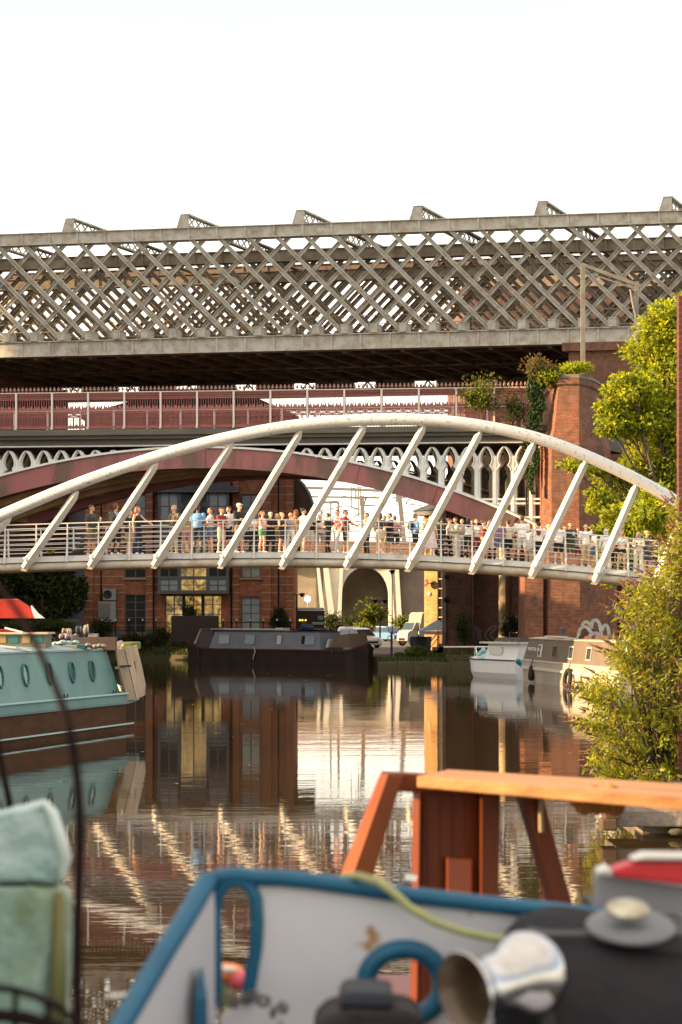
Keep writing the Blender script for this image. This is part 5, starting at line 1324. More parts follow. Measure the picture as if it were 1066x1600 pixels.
# boat name in pale letters
def text(s_, size, ma, M, parent=None, label=None, cat=None, ext=.004, name='lettering', bold=0):
    cu = bpy.data.curves.new('tmp', 'FONT'); cu.body = s_; cu.size = size; cu.extrude = ext; cu.align_x = 'CENTER'; cu.align_y = 'CENTER'; cu.offset = bold
    to = bpy.data.objects.new('tmp', cu); COL.objects.link(to)
    dg = bpy.context.evaluated_depsgraph_get(); me = bpy.data.meshes.new_from_object(to.evaluated_get(dg)); bpy.data.objects.remove(to)
    off = parent_world(parent) if parent else Vector((0,0,0))
    me.transform(Matrix.Translation(-off) @ M); me.materials.clear(); me.materials.append(ma)
    o = bpy.data.objects.new(name, me); COL.objects.link(o)
    if parent: o.parent = parent
    tag(o, label, cat); return o
p0 = GF(*gpt(2.25,1.33,.012)); M = Matrix.Translation(p0) @ Matrix.Rotation(GF.a, 4, 'Z') @ Matrix.Rotation(R(90), 4, 'X') @ Matrix.Scale(1.0, 4)
M = M @ Matrix.Diagonal((2.3,1,1,1))
text('WATER 45', .20, mat('letter_white', (.6,.6,.58), .6), M, gb, bold=.004)
def tyre_fender(fr, u, z, r, label, tilt=0):
    mb = MB(fr); mb.tube([(u+r*math.cos(a), -.06+tilt*math.sin(a)*.1, z+r*math.sin(a)*1.25) for a in [2*PI*k/20 for k in range(20)]], .075, 8, closed=True)
    o = mb.build('tyre_fender', tyre_m, label=label, cat='tyre', group='tyre fenders on the grey narrowboat')
    return o
f_ = thing('boat_fender', GF(2.9,-.06,.4), 'narrow black fender hanging near the far end of the grey narrowboat', 'fender', 'fenders hanging on the grey narrowboat')
mb = MB(GF); mb.lathe((2.9,-.1,.72),(0,0,-1),[(0,.02),(.1,.09),(.5,.14),(.62,.1),(.66,0)],10); mb.build('bumper', tyre_m, f_)
mb = MB(GF); mb.tube([(2.9,-.1,.7),(2.9,-.02,.95)],.02,5); mb.build('rope', MATS['brown_rubber'], f_)
f_ = thing('tyre_fender', GF(9.6,-.06,.4), 'black car tyre hung as a fender on the sunlit side of the grey narrowboat', 'tyre', 'fenders hanging on the grey narrowboat')
mb = MB(GF); mb.tube([(9.3+.42*math.cos(a), -.14+.04*math.sin(a), .33+.33*math.sin(a)) for a in [2*PI*k/24 for k in range(24)]], .085, 10, closed=True); mb.build('tread', tyre_m, f_)
mb = MB(GF); mb.tube([(9.3,-.14,.62),(9.35,-.03,.95)],.02,5); mb.build('rope', MATS['brown_rubber'], f_)
mb = MB(GF); 
for k in range(6): mb.ball((.45+random.uniform(-.1,.1),-.03+random.uniform(-.1,.1),.72+random.uniform(-.12,.12)),(.12,.1,.1),7)
mb.build('rope_coil', mat('teal_rope', (.02,.25,.32), .8), label='bright teal rope bundle at the far corner of the grey narrowboat', cat='rope')
mb = MB(GF)
mb.beam((3.2,.5,1.87),(6.2,.5,1.87),.25,.06); mb.build('roof_board', white_paint, label='white board lying on the grey narrowboat roof', cat='board')
mb = MB(GF); mb.box((8.0,.6,1.8),(10.0,1.3,1.93)); mb.box((10.5,.6,1.8),(12.4,1.3,1.97)); mb.build('roof_planks', brownbox, label='brown planks stacked on the sunlit grey narrowboat roof', cat='planks')
mb = MB(GF); mb.lathe((3.9,1.0,1.8),(0,0,1),[(0,.09),(.35,.09),(.36,.12),(.44,.12),(.45,0)],10); mb.build('chimney', MATS['grey_sack'], gb)
# ------------------------------------------------------------------ foreground boats, close to the lens
FY = 3.0
blue_rim = mat('blue_gloss_rim', (.004,.07,.14), .42, spec=.3, col2=(.006,.10,.18), scale=9, coat=.08)
whitep = mat('chalky_white_paint', (.52,.51,.54), .55, col2=(.47,.46,.49), scale=2)
def rusty_white():
    m = mat('rust_spotted_white', (.56,.55,.57), .55, col2=(.50,.49,.52), scale=2); nt = m.node_tree; N = nt.nodes; L = nt.links; b = N['Principled BSDF']
    src = b.inputs['Base Color'].links[0].from_socket
    g = N.new('ShaderNodeNewGeometry'); n = N.new('ShaderNodeTexNoise'); n.inputs['Scale'].default_value = 13; n.inputs['Detail'].default_value = 3
    L.new(g.outputs['Position'], n.inputs['Vector'])
    r = N.new('ShaderNodeMapRange'); r.inputs[1].default_value = .605; r.inputs[2].default_value = .67; L.new(n.outputs[0], r.inputs[0])
    mx = N.new('ShaderNodeMix'); mx.data_type = 'RGBA'; L.new(r.outputs[0], mx.inputs[0]); L.new(src, mx.inputs[6]); mx.inputs[7].default_value = (.34,.17,.07,1); L.new(mx.outputs[2], b.inputs['Base Color']); return m
rw = rusty_white()
wb = thing('blue_trimmed_boat', (0, 3.2, 0), 'white steel boat bow with thick blue rims and cut out mooring holes in the foreground', 'boat')
def plate(outer, holes, Y, th, ma, name, parent, Yf=None):
    """outer and holes in photo pixels, laid on a plate standing at distance Y (Yf: distance as a function of x)"""
    Yf = Yf or (lambda x: Y)
    bm = bmesh.new()
    loops = []
    for lp in [outer] + holes:
        vs = [bm.verts.new(at(x, y, Yf(x))) for x, y in lp]
        es = [bm.edges.new((vs[i], vs[(i+1) % len(vs)])) for i in range(len(vs))]; loops += es
    r = bmesh.ops.triangle_fill(bm, use_beauty=True, use_dissolve=False, edges=loops)
    fs = [g for g in r['geom'] if isinstance(g, bmesh.types.BMFace)]
    e = bmesh.ops.extrude_face_region(bm, geom=fs)
    for g in e['geom']:
        if isinstance(g, bmesh.types.BMVert): g.co += Vector((0, th, 0))
    off = parent_world(parent)
    for v in bm.verts: v.co -= off
    bmesh.ops.recalc_face_normals(bm, faces=bm.faces)
    me = bpy.data.meshes.new(name); bm.to_mesh(me); bm.free(); me.materials.append(ma)
    o = bpy.data.objects.new(name, me); COL.objects.link(o); o.parent = parent; return o
def arcpts(cx, cy, rx, ry, a0, a1, n): return [(cx+rx*math.cos(R(a0+(a1-a0)*i/n)), cy-ry*math.sin(R(a0+(a1-a0)*i/n))) for i in range(n+1)]
ring_h = arcpts(632,1535,58,52,0,360,28)[:-1]
plate([(392,1372),(470,1376),(560,1386),(640,1398),(760,1412),(880,1424),(1080,1446),(1080,1750),(330,1750),(345,1590),(390,1560),(404,1480),(406,1420)], [ring_h], FY, .012, rw, 'bulwark_plate', wb)
# port side plate, coming towards the camera and raked
lf = lambda x: FY - max(0, (345-x))*.0022
plate([(318,1380),(332,1376),(336,1420),(336,1560),(345,1750),(120,1750),(185,1622)], [], FY, .012, whitep, 'side_plate', wb, Yf=lf)
def rimtube(pts, r, Yf=None, closed=False, name='rim', mt=None, off=-.004, parent=wb, n=12):
    Yf = Yf or (lambda x: FY)
    mb = MB(); mb.tube([at(x, y, Yf(x)+off) for x, y in pts], r, n, closed=closed); return mb.build(name, mt or blue_rim, parent)
rimtube([(322,1378),(345,1370),(372,1367),(396,1371),(440,1372),(480,1376),(560,1387),(640,1399),(760,1413),(880,1425),(1080,1447)], .0135)
rimtube([(338,1572),(337,1500),(336,1430),(340,1398),(352,1381),(372,1376),(390,1384),(400,1404),(402,1440),(400,1480),(393,1520),(386,1566)], .0105)
rimtube([(324,1376),(300,1418),(260,1482),(222,1546),(185,1608),(150,1668),(110,1740)], .016, Yf=lambda x: FY - max(0,(345-x))*.0022)
mb = MB(); mb.tube([tuple(at(x, y, FY-.006)) for x, y in arcpts(632,1537,60,54,0,360,30)[:-1]], .0155, 12, closed=True); mb.build('mooring_ring_rim', blue_rim, wb)
mb = MB(); mb.loft([[tuple(at(312,1512,2.88)),tuple(at(316,1512,2.88)),tuple(at(314,1512,2.91))],[tuple(at(305,1560,2.86)),tuple(at(324,1560,2.86)),tuple(at(314,1560,2.92))],[tuple(at(305,1740,2.86)),tuple(at(328,1740,2.86)),tuple(at(314,1740,2.93))]], closed_sec=True); mb.build('blue_bracket', blue_rim, wb)
# hull, foredeck and stem below the bulwark
mb = MB()
def hx(px, Y): return (px-CX)/F*Y
secs = [[(hx(150,2.6),2.35,1.72),(hx(345,3),3.02,1.72),(hx(1080,3),3.02,1.72),(hx(1080,3),2.2,1.72)],
        [(hx(150,2.6)+.1,2.45,-.3),(hx(345,3)+.05,2.9,-.3),(hx(1080,3),2.95,-.3),(hx(1080,3),2.25,-.3)]]
mb.loft(secs, closed_sec=True); mb.build('hull', whitep, wb)
# dark deck gear, bottom centre
dg_ = thing('anchor_windlass', at(565,1590,2.7), 'dark worn deck windlass at the bottom of the picture in front of the white plate', 'windlass')
mb = MB(); Y = 2.72
mb.prism([at(488,1640,Y),at(490,1602,Y),at(510,1585,Y),at(548,1572,Y),at(640,1577,Y),at(662,1592,Y),at(664,1640,Y)], (0,.12,0)); mb.build('drum', mat('greasy_black', (.012,.009,.010), .6, spec=.25, col2=(.03,.022,.025), scale=14), dg_, bevel=.012)
mb = MB(); mb.prism([at(528,1572,Y),at(534,1554,Y),at(545,1548,Y),at(608,1550,Y),at(616,1558,Y),at(614,1574,Y)], (0,.10,0)); mb.build('cap', mat('grey_blue_cap', (.028,.03,.042), .6, spec=.3), dg_, bevel=.008)
mb = MB(); mb.box((at(340,0,2.74).x,2.6,1.7),(at(1080,0,2.74).x,3.0,1.78)); mb.build('foredeck', mat('grimy_deck', (.16,.13,.13), .7, col2=(.10,.08,.08), scale=6), wb)
# chain heap
ch = MB(); Y = 2.86
for k in range(7):
    c = at(352+k*15, 1562+5*math.sin(k*1.7)+ (16 if k>4 else 0), Y-.02*k)
    a = k*.9; ch.tube([c + Vector((.009*math.cos(t)*math.cos(a), .008*math.cos(t)*math.sin(a), .006*math.sin(t))) for t in [2*PI*q/10 for q in range(10)]], .0035, 6, closed=True)
ch.build('anchor_chain', mat('rust_chain', (.07,.055,.05), .7), label='short heap of rusty chain behind the mooring hole', cat='chain')
# orange and red float seen through the hole
fo = thing('orange_float', at(355,1522,3.6), 'blurred orange and pink float hanging beyond the blue mooring hole', 'float')
c = at(352,1519,3.7)
mb = MB(); mb.ball(c, (.038,.03,.018), 12); mb.build('top', mat('orange_float', (.85,.20,.04), .4), fo)
mb = MB(); mb.ball((c.x+.024,c.y-.01,c.z-.012), (.022,.02,.02), 10); mb.build('side', mat('pink_float', (.65,.10,.13), .4), fo)
mb = MB(); mb.ball((c.x+.006,c.y-.02,c.z+.008), (.018,.012,.007), 10); mb.build('stripe', white_paint, fo)
mb = MB(); mb.tube([(c.x-.025,c.y,c.z-.01),(c.x-.02,c.y,c.z-.035),(c.x+.002,c.y,c.z-.05)], .006, 6); mb.tube([(c.x,c.y,c.z),(c.x+.02,c.y,c.z-.3),(c.x+.02,c.y,c.z-1.0)], .006, 6); mb.build('tether', mat('pale_green_cord', (.30,.36,.18), .7), fo)
# white cord at left of bow
mb = MB(); mb.tube([at(168,1556,2.7),at(180,1557,2.7),at(196,1555,2.7),at(206,1552,2.72)], .004, 6); mb.build('frayed_cord', white_paint, label='short white cord end beside the blue rim', cat='cord')
# yellow mooring line over the bulwark
yp = [(536,1371,3.05),(560,1369,2.98),(590,1377,2.96),(612,1392,2.95),(640,1418,2.94),(680,1441,2.93),(720,1455,2.92),(765,1465,2.91),(800,1468,2.9),(860,1470,2.95)]
mb = MB(); mb.tube([at(x,y,Y) for x,y,Y in yp], .0068, 8); mb.build('yellow_rope', mat('faded_yellow_rope', (.34,.34,.14), .8, col2=(.26,.27,.12), scale=60), label='faded yellow rope draped over the blue bulwark rail', cat='rope')

# ---- chrome horn
hn = thing('chrome_horn', at(780,1530,2.6), 'large chrome trumpet horn with flared bell pointing left in the foreground', 'horn')
ax = Vector((-.80,-.60,-.10)).normalized(); c = at(828,1522,2.62)
mb = MB()
mb.lathe(c, ax, [(-.034,.0),(-.034,.036),(-.026,.048),(-.012,.057),(.002,.060),(.014,.059),(.024,.054),(.034,.048),(.044,.043),(.056,.0405),(.070,.040),(.084,.041),(.096,.044),(.106,.049),(.113,.0535),(.117,.0555),(.119,.054)], 48)
mb.build('bell', mat('mirror_chrome', (.55,.55,.57), .16, 1.0, col2=(.40,.38,.37), scale=14), hn)
mb = MB(); mb.lathe(c, ax, [(.1189,.0538),(.112,.046),(.100,.040),(.080,.034),(.045,.030),(.045,0)], 40); mb.build('throat', mat('shaded_horn_throat', (.10,.065,.04), .35, .3), hn)  # throat coloured dark to paint in the shade inside the bell
mb = MB(); mb.ball(c + ax*.072 + Vector((.012,0,-.008)), .011, 12); mb.build('throat_bright_spot', mat('tan_bright_spot', (.35,.22,.14), .4), hn)  # small tan ball stands in for the bright spot in the throat
mb = MB(); mb.tube([c - ax*.01, c + Vector((.03,.03,-.09)), c + Vector((.03,.04,-.3))], .012, 8); mb.build('bracket', dark_metal, hn)
# ---- dark cover over equipment, right
cvm = mat('dark_canvas_cover', (.010,.0105,.016), .85, spec=.15, col2=(.022,.019,.020), scale=5, bump=.3, bscale=30)
co = thing('canvas_cover', at(960,1500,2.8), 'dark blue grey canvas cover draped over equipment at the bottom right', 'cover')
mb = MB()
prof = [(790,1455),(812,1432),(840,1418),(870,1411),(920,1418),(980,1430),(1040,1437),(1090,1440)]
secs = []
for j in range(9):
    f = j/8
    row = []
    for x, y in prof:
        Yd = 3.0 - .38*math.sin(f*PI/2)
        yy = y + (1700-y)*(1-math.cos(f*PI/2)) + (6*math.sin(x*.021+j) if 0 < j else 0)
        xx = x + (x-930)*.12*f - 12*f
        row.append(tuple(at(xx, yy, Yd)))
    secs.append(row)
mb.loft(secs, caps=False, smooth=True)
o = mb.build('cloth', cvm, co); m_ = o.modifiers.new('s','SOLIDIFY'); m_.thickness = .006; m_ = o.modifiers.new('sub','SUBSURF'); m_.levels = 2; m_.render_levels = 2
mb = MB(); mb.box((at(830,0,2.8).x,2.78,1.70),(at(1090,0,2.8).x,2.98,at(0,1440,2.9).z)); mb.build('equipment_box', dark_metal, co)
# ---- grey engine lid with the oval cap and red topped case
lid = thing('grey_hatch_lid', at(985,1430,2.85), 'round grey hatch lid with a tarnished metal cap beside the dark cover', 'hatch lid')
c = at(985,1432,2.80)
mb = MB(); mb.lathe((c.x,c.y,c.z-.02), (0,-.25,1), [(0,.0),(0,.060),(.005,.066),(.010,.063),(.011,0)], 32); mb.build('lid', mat('lid_grey', (.15,.15,.16), .55, col2=(.10,.10,.11), scale=8), lid)
mb = MB(); mb.lathe((c.x-.004,c.y-.0,c.z+.006), (0,-.30,1), [(0,.028),(.004,.033),(.009,.031),(.012,.024),(.013,0)], 28); mb.build('cap', mat('tarnished_cap', (.50,.47,.36), .35, .8, col2=(.25,.2,.13), scale=25), lid)
rc = thing('red_topped_case', at(1010,1370,3.1), 'grey plastic case with a bright red top and white edge at the right edge', 'case')
mb = MB(); mb.prism([at(932,1366,3.1),at(1090,1388,3.1),at(1090,1450,3.1),at(932,1430,3.1)], (0,.05,0)); mb.build('case', mat('case_grey', (.22,.215,.23), .5), rc, bevel=.006)
mb = MB(); mb.prism([at(957,1360,3.06),at(966,1356,3.06),at(1000,1345,3.06),at(1090,1346,3.06),at(1090,1386,3.06),at(957,1370,3.06)], (0,.05,0)); mb.build('red_top', mat('bright_red', (.50,.012,.016), .35), rc, bevel=.006)
mb = MB(); mb.prism([at(988,1345,3.05),at(1010,1336,3.05),at(1090,1338,3.05),at(1090,1345,3.05)], (0,.06,0)); mb.prism([at(934,1364,3.05),at(950,1356,3.05),at(957,1358,3.05),at(957,1368,3.05)], (0,.06,0)); mb.build('white_edge', white_paint, rc, bevel=.004)
mb = MB(); mb.box((at(935,0,3.1).x,3.11,1.70),(at(1090,0,3.1).x,3.3,at(0,1425,3.1).z)); mb.build('base', dark_metal, rc)

# ------------------------------------------------------------------ varnished timber boat frame
wood = mat('varnished_mahogany', (.21,.050,.011), .5, spec=.25, col2=(.10,.020,.006), scale=4, stretch=(1,1,.12), coat=.05, detail=8)
wood_top = mat('weathered_top_board', (.46,.23,.095), .6, spec=.2, col2=(.20,.075,.025), scale=9, stretch=(.12,1,1), lo=.42, hi=.72, bump=.3)
wf_ = thing('timber_wheelhouse', at(760,1400,5.0), 'open varnished timber wheelhouse frame with a pale sunlit top board', 'boat')
WYY = 5.0
mb = MB()
# top board: long plank going right and towards the camera a little
top = [((600,1207),5.35),((662,1203),5.45),((1100,1232),5.2),((1100,1262),4.75),((780,1238),4.95),((640,1226),5.0)]
A = [at(628,1210,4.95), at(1110,1259,4.55), at(1110,1236,4.75), at(662,1203,5.45)]
A = [at(652,1212,4.86), at(1120,1252,4.62), at(1120,1228,5.35), at(700,1202,5.62)]
mb.prism(A, (0,0,-.030)); mb.build('top_board', wood_top, wf_, bevel=.004)
def atw(x, y, Y): return at(x, y, Y + .34*((x-560)/F*5))      # the frame stands a little askew
mb = MB(); mb.prism([atw(596,1207,5.05),atw(664,1210,5.05),atw(782,1219,5.05),atw(782,1246,5.05),atw(640,1238,5.05),atw(596,1236,5.05)], (0,.06,0)); mb.build('header', wood, wf_, bevel=.004)
mb = MB(); mb.loft([[tuple(atw(594,1209,4.93)),tuple(atw(606,1209,4.86)),tuple(atw(630,1212,4.86)),tuple(atw(630,1212,4.94)),tuple(atw(594,1209,4.94))],[tuple(atw(522,1392,4.93)),tuple(atw(542,1392,4.86)),tuple(atw(576,1392,4.86)),tuple(atw(576,1392,4.94)),tuple(atw(522,1392,4.94))]], closed_sec=True); mb.build('raking_post', wood, wf_, bevel=.003)
mb = MB(); mb.loft([[tuple(atw(645,1236,5.09)),tuple(atw(656,1236,5.04)),tuple(atw(664,1236,5.06)),tuple(atw(664,1236,5.16)),tuple(atw(645,1236,5.16))],[tuple(atw(640,1640,5.09)),tuple(atw(650,1640,5.04)),tuple(atw(660,1640,5.06)),tuple(atw(660,1640,5.16)),tuple(atw(640,1640,5.16))]], closed_sec=True); mb.build('door_post', wood, wf_, bevel=.003)
mb = MB(); mb.prism([atw(657,1238,5.06),atw(748,1242,5.06),atw(748,1640,5.06),atw(655,1640,5.06)], (0,.04,0)); 
for k in range(4): x = 668+k*20; mb.prism([atw(x,1242,5.056),atw(x+2,1242,5.056),atw(x+2,1640,5.056),atw(x,1640,5.056)], (0,.003,0))
mb.build('door', wood, wf_)
mb = MB(); mb.prism([atw(698,1340,5.03),atw(738,1342,5.03),atw(738,1640,5.03),atw(697,1640,5.03)], (0,.02,0)); mb.build('locker_panel', mat('orange_varnish', (.33,.07,.015), .35), wf_, bevel=.004)
mb = MB(); mb.prism([atw(752,1240,5.0),atw(782,1243,5.0),atw(776,1640,5.0),atw(750,1640,5.0)], (0,.12,0)); mb.build('post', wood, wf_, bevel=.003)
mb = MB(); mb.loft([[tuple(atw(804,1238,5.06)),tuple(atw(813,1238,5.0)),tuple(atw(848,1242,5.0)),tuple(atw(848,1242,5.08)),tuple(atw(804,1238,5.08))],[tuple(atw(860,1430,5.06)),tuple(atw(870,1430,5.0)),tuple(atw(899,1430,5.0)),tuple(atw(899,1430,5.08)),tuple(atw(860,1430,5.08))]], closed_sec=True); mb.prism([atw(838,1238,5.06),atw(848,1238,5.06),atw(838,1330,5.06),atw(828,1300,5.06)], (0,.05,0)); mb.build('raking_post', wood, wf_, bevel=.003)
mb = MB(); mb.beam(atw(845,1240,4.98), atw(846,1300,4.98), .009, .01); mb.build('stay', mat('straw_wood', (.45,.36,.22), .6), wf_)
mb = MB(); mb.beam(atw(632,1369,4.99), atw(650,1372,4.99), .016, .016); mb.build('latch', chrome, wf_)
mb = MB(); mb.box((at(500,0,5).x,4.7,-.3),(at(1150,0,5).x,6.4,1.32)); mb.build('hull', mat('dark_red_hull', (.10,.02,.015), .4), wf_)
mb = MB(); 
for k in range(9):
    x = 905+k*7; mb.ball(at(x, 1246+random.uniform(0,14), 4.9), (.03,.03,.02+.02*random.random()), 7)
mb.build('loose_leaves', mat('amber_leaves', (.28,.12,.02), .8), label='clump of dead amber leaves caught under the sunlit top board', cat='leaves')

# ------------------------------------------------------------------ teal tarpaulin load, left
def crumple(o):
    b = o.modifiers.new('b','BEVEL'); b.width = .006; b.segments = 2; b.limit_method = 'ANGLE'; b.angle_limit = R(40)
    s1 = o.modifiers.new('s','SUBSURF'); s1.subdivision_type = 'SIMPLE'; s1.levels = 4; s1.render_levels = 4
    tx = bpy.data.textures.get('crumple') or bpy.data.textures.new('crumple', 'CLOUDS'); tx.noise_scale = .035; tx.noise_depth = 3
    d = o.modifiers.new('d','DISPLACE'); d.texture = tx; d.strength = .007; d.mid_level = .5; d.texture_coords = 'LOCAL'
tp_ = thing('tarpaulin_load', at(50,1420,3.1), 'tall load wrapped in faded teal green tarpaulin at the left edge', 'tarpaulin')
tarp = mat('faded_teal_tarpaulin', (.27,.40,.35), .5, col2=(.17,.22,.12), scale=7, bump=.5, bscale=9, lo=.38, hi=.62)
tarp2 = mat('pale_aqua_tarpaulin', (.42,.53,.49), .4, col2=(.25,.37,.35), scale=6, bump=.6, bscale=22)
mb = MB()
def wob(x, y, Y, a=.0): return tuple(at(x, y, Y) + Vector((random.uniform(-a,a), random.uniform(-a,a), random.uniform(-a,a))))
secs = []
for Y, d in ((3.28,6),(3.2,0),(3.05,0),(3.0,6)):
    secs.append([wob(-60,1385-d,Y,.003), wob(-60,1262+d,Y,.003), wob(0,1268+d,Y,.003), wob(40,1257+d,Y), wob(66,1249+d,Y), wob(76,1252+d,Y), wob(90,1280,Y), wob(104,1335,Y), wob(97,1360,Y), wob(92,1385-d,Y,.003)])
mb.loft(secs, closed_sec=True, smooth=True); o = mb.build('top_wrap', tarp2, tp_); crumple(o)
mb = MB(); secs = []
for yy, ins in ((1386,8),(1400,0),(1440,2),(1500,-2),(1560,3),(1660,-2),(1800,0)):
    secs.append([wob(-60,yy,3.32), wob(-60,yy,3.0), wob(60-ins,yy,2.98,.004), wob(104-ins,yy,3.02,.004), wob(112-ins,yy,3.1,.004), wob(108,yy,3.3)])
mb.loft(secs, closed_sec=True, smooth=True); o = mb.build('lower_wrap', tarp, tp_); crumple(o)
mb = MB(); mb.loft([[tuple(at(84,1395,3.005)),tuple(at(100,1395,3.0)),tuple(at(100,1395,3.03))],[tuple(at(78,1500,2.985)),tuple(at(104,1500,2.98)),tuple(at(104,1500,3.03))],[tuple(at(76,1660,2.98)),tuple(at(103,1660,2.975)),tuple(at(103,1660,3.03))]], closed_sec=True, smooth=True)
mb.build('olive_fold', mat('olive_tarpaulin', (.13,.15,.05), .7, col2=(.20,.14,.06), scale=9), tp_)
mb = MB(); mb.tube([at(70,1254,3.0),at(82,1270,2.995),at(96,1315,2.995),at(103,1340,3.0),at(96,1372,3.01)], [.006,.009,.010,.010,.006], 8); mb.build('edge_highlight', mat('painted_highlight', (.55,.62,.58), .35), tp_)  # lighter strip paints the highlight along the edge of the wrap
mb = MB(); a = at(-60,1600,3.2); b = at(112,1800,3.2); mb.box((a.x,3.0,-.3),(b.x+.0,3.3,b.z)); mb.build('base', dark_metal, tp_)
# thin dark rods in front
rod = mat('dark_brown_rod', (.012,.006,.006), .8, spec=.1)
def rodthing(pts, r, label, Y):
    mb = MB(); P_ = []
    q = [at(x,y,Y) for x,y in pts]
    for i in range(len(q)-1):
        p0 = q[max(i-1,0)]; p1 = q[i]; p2 = q[i+1]; p3 = q[min(i+2,len(q)-1)]
        for k in range(6):
            t = k/6; P_.append(.5*((2*p1)+(p2-p0)*t+(2*p0-5*p1+4*p2-p3)*t*t+(3*p1-p0-3*p2+p3)*t**3))
    P_.append(q[-1]); n = len(P_)
    mb.tube(P_, [r*(.45+.55*min(1,i/n*1.6)) for i in range(n)], 8); mb.build('bent_rod', rod, label=label, cat='rod', group='dark bent rods at the left edge')
rodthing([(-10,905),(14,935),(45,985),(72,1040),(97,1100),(113,1160),(122,1230),(125,1300),(123,1400),(121,1500),(122,1620),(122,1900)], .0062, 'long dark rod curving down beside the tarpaulin load', 2.3)
rodthing([(-12,1110),(-4,1150),(6,1210),(16,1262),(20,1330),(20,1500),(20,1800)], .0075, 'short dark rod rising behind the pale tarpaulin at the left edge', 3.45)
br_ = thing('wire_basket', at(40,1590,2.2), 'dark curved wire basket rim at the bottom left corner', 'basket')
mb = MB(); mb.tube([at(x,y,2.2) for x,y in ((-20,1543),(20,1546),(60,1558),(95,1575),(120,1600),(135,1640))], .0045, 8); mb.build('rim', rod, br_)
mb = MB()
for x0,y0,x1,y1 in ((24,1548,22,1700),(75,1566,70,1700),(-10,1590,130,1612)): mb.tube([at(x0,y0,2.2),at(x1,y1,2.2)], .0035, 6)
mb.tube([at(-20,1585,2.2),at(40,1590,2.2),at(110,1612,2.2)], .008, 8)
mb.build('wires', rod, br_)

# added unseen boat: hull bears the tarpaulin load, cabin shades the foreground
lb = thing('unseen_shade_boat', (-2.2, 2.9, 0), 'unseen added workboat under the tarpaulin load, its cabin shading the foreground', 'boat')
mb = MB(); mb.loft([[(-4.6,1.6,-.3),(-.62,1.75,-.3),(-.62,3.7,-.3),(-4.6,4.0,-.3)],[(-4.7,1.5,1.45),(-.58,1.7,1.45),(-.58,3.75,1.45),(-4.7,4.1,1.45)]], closed_sec=True); mb.build('hull', dark_metal, lb)
mb = MB(); mb.loft([[(-4.2,1.8,1.451),(-.86,1.8,1.451),(-.86,3.6,1.451),(-4.2,3.7,1.451)],[(-4.1,1.85,2.45),(-.90,1.85,2.45),(-.90,3.5,2.45),(-4.1,3.6,2.45)],[(-3.8,2.2,2.60),(-1.1,2.2,2.60),(-1.1,3.2,2.60),(-3.8,3.2,2.60)]], closed_sec=True); mb.build('cabin', MATS['pale_aqua_tarpaulin'], lb)
# ------------------------------------------------------------------ vegetation
rnd = random.Random(11)
tree_l = [leaf_mat('leaf_bright_green', (.22,.27,.018), (.80,.78,.02), .5), leaf_mat('leaf_mid_green', (.12,.165,.016), (.42,.45,.02), .5), leaf_mat('leaf_deep_green', (.045,.075,.014), (.15,.19,.015), .4)]  # bright, mid and deep green leaves mixed at random
dark_l = [leaf_mat('leaf_dull_green', (.040,.062,.016), (.07,.10,.015), .3), leaf_mat('leaf_dark_green', (.022,.036,.012), (.04,.06,.01), .3), leaf_mat('leaf_olive', (.060,.062,.018), (.12,.12,.02), .35)]  # duller greens and olive, mixed at random
bud_l = [leaf_mat('leaf_buddleia', (.18,.215,.02), (.60,.60,.02), .5), leaf_mat('leaf_buddleia_deep', (.085,.11,.016), (.32,.31,.015), .45), leaf_mat('leaf_yellow_backlit', (.26,.16,.012), (.60,.32,.02), .5), leaf_mat('leaf_pale_backlit', (.30,.29,.12), (.5,.45,.10), .3, rough=.25)]
ivy_l = [leaf_mat('leaf_ivy', (.045,.085,.018), (.12,.18,.02), .35, rough=.4), leaf_mat('leaf_ivy_dark', (.022,.045,.012), (.05,.08,.01), .3)]
dry_l = [leaf_mat('leaf_dry', (.20,.12,.045), (.30,.17,.05), .4), leaf_mat('leaf_dry_olive', (.11,.10,.03), (.2,.17,.03), .4)]
def rvec():
    while True:
        v = Vector((rnd.uniform(-1,1), rnd.uniform(-1,1), rnd.uniform(-1,1)))
        if .05 < v.length <= 1: return v
def add_leaf(mb, c, d, l, w_, mi):
    d = d.normalized(); s = d.cross(rvec().normalized())
    if s.length < .05: s = d.cross(Vector((0,0,1)))
    s = s.normalized()*w_/2; n_ = d.cross(s).normalized()*l*.12
    a = c; b = c + d*l*.45 + s - n_; e = c + d*l; f = c + d*l*.45 - s - n_
    n = len(mb.v); mb.v += [a, b, e, f]; mb.f.append((n, n+1, n+2, n+3)); mb.m.append(mi); mb.sm.append(False)
def clump(mb, c, r, n, l, w_, nm, wts, shell=.55, droop=0.0):
    c = Vector(c); r = Vector(r) if not isinstance(r, (int,float)) else Vector((r,r,r))
    for i in range(n):
        v = rvec(); v = v.normalized() * (shell + (1-shell)*rnd.random())**.6 * (1 if rnd.random() < .8 else rnd.random())
        v *= (.82 + .3*rnd.random())
        p = c + Vector((v.x*r.x, v.y*r.y, v.z*r.z))
        d = (v*.7 + rvec()*.8 + Vector((0,0,-droop)))
        add_leaf(mb, p, d, l*rnd.uniform(.6,1.3), w_*rnd.uniform(.7,1.2), rnd.choices(range(nm), wts)[0])
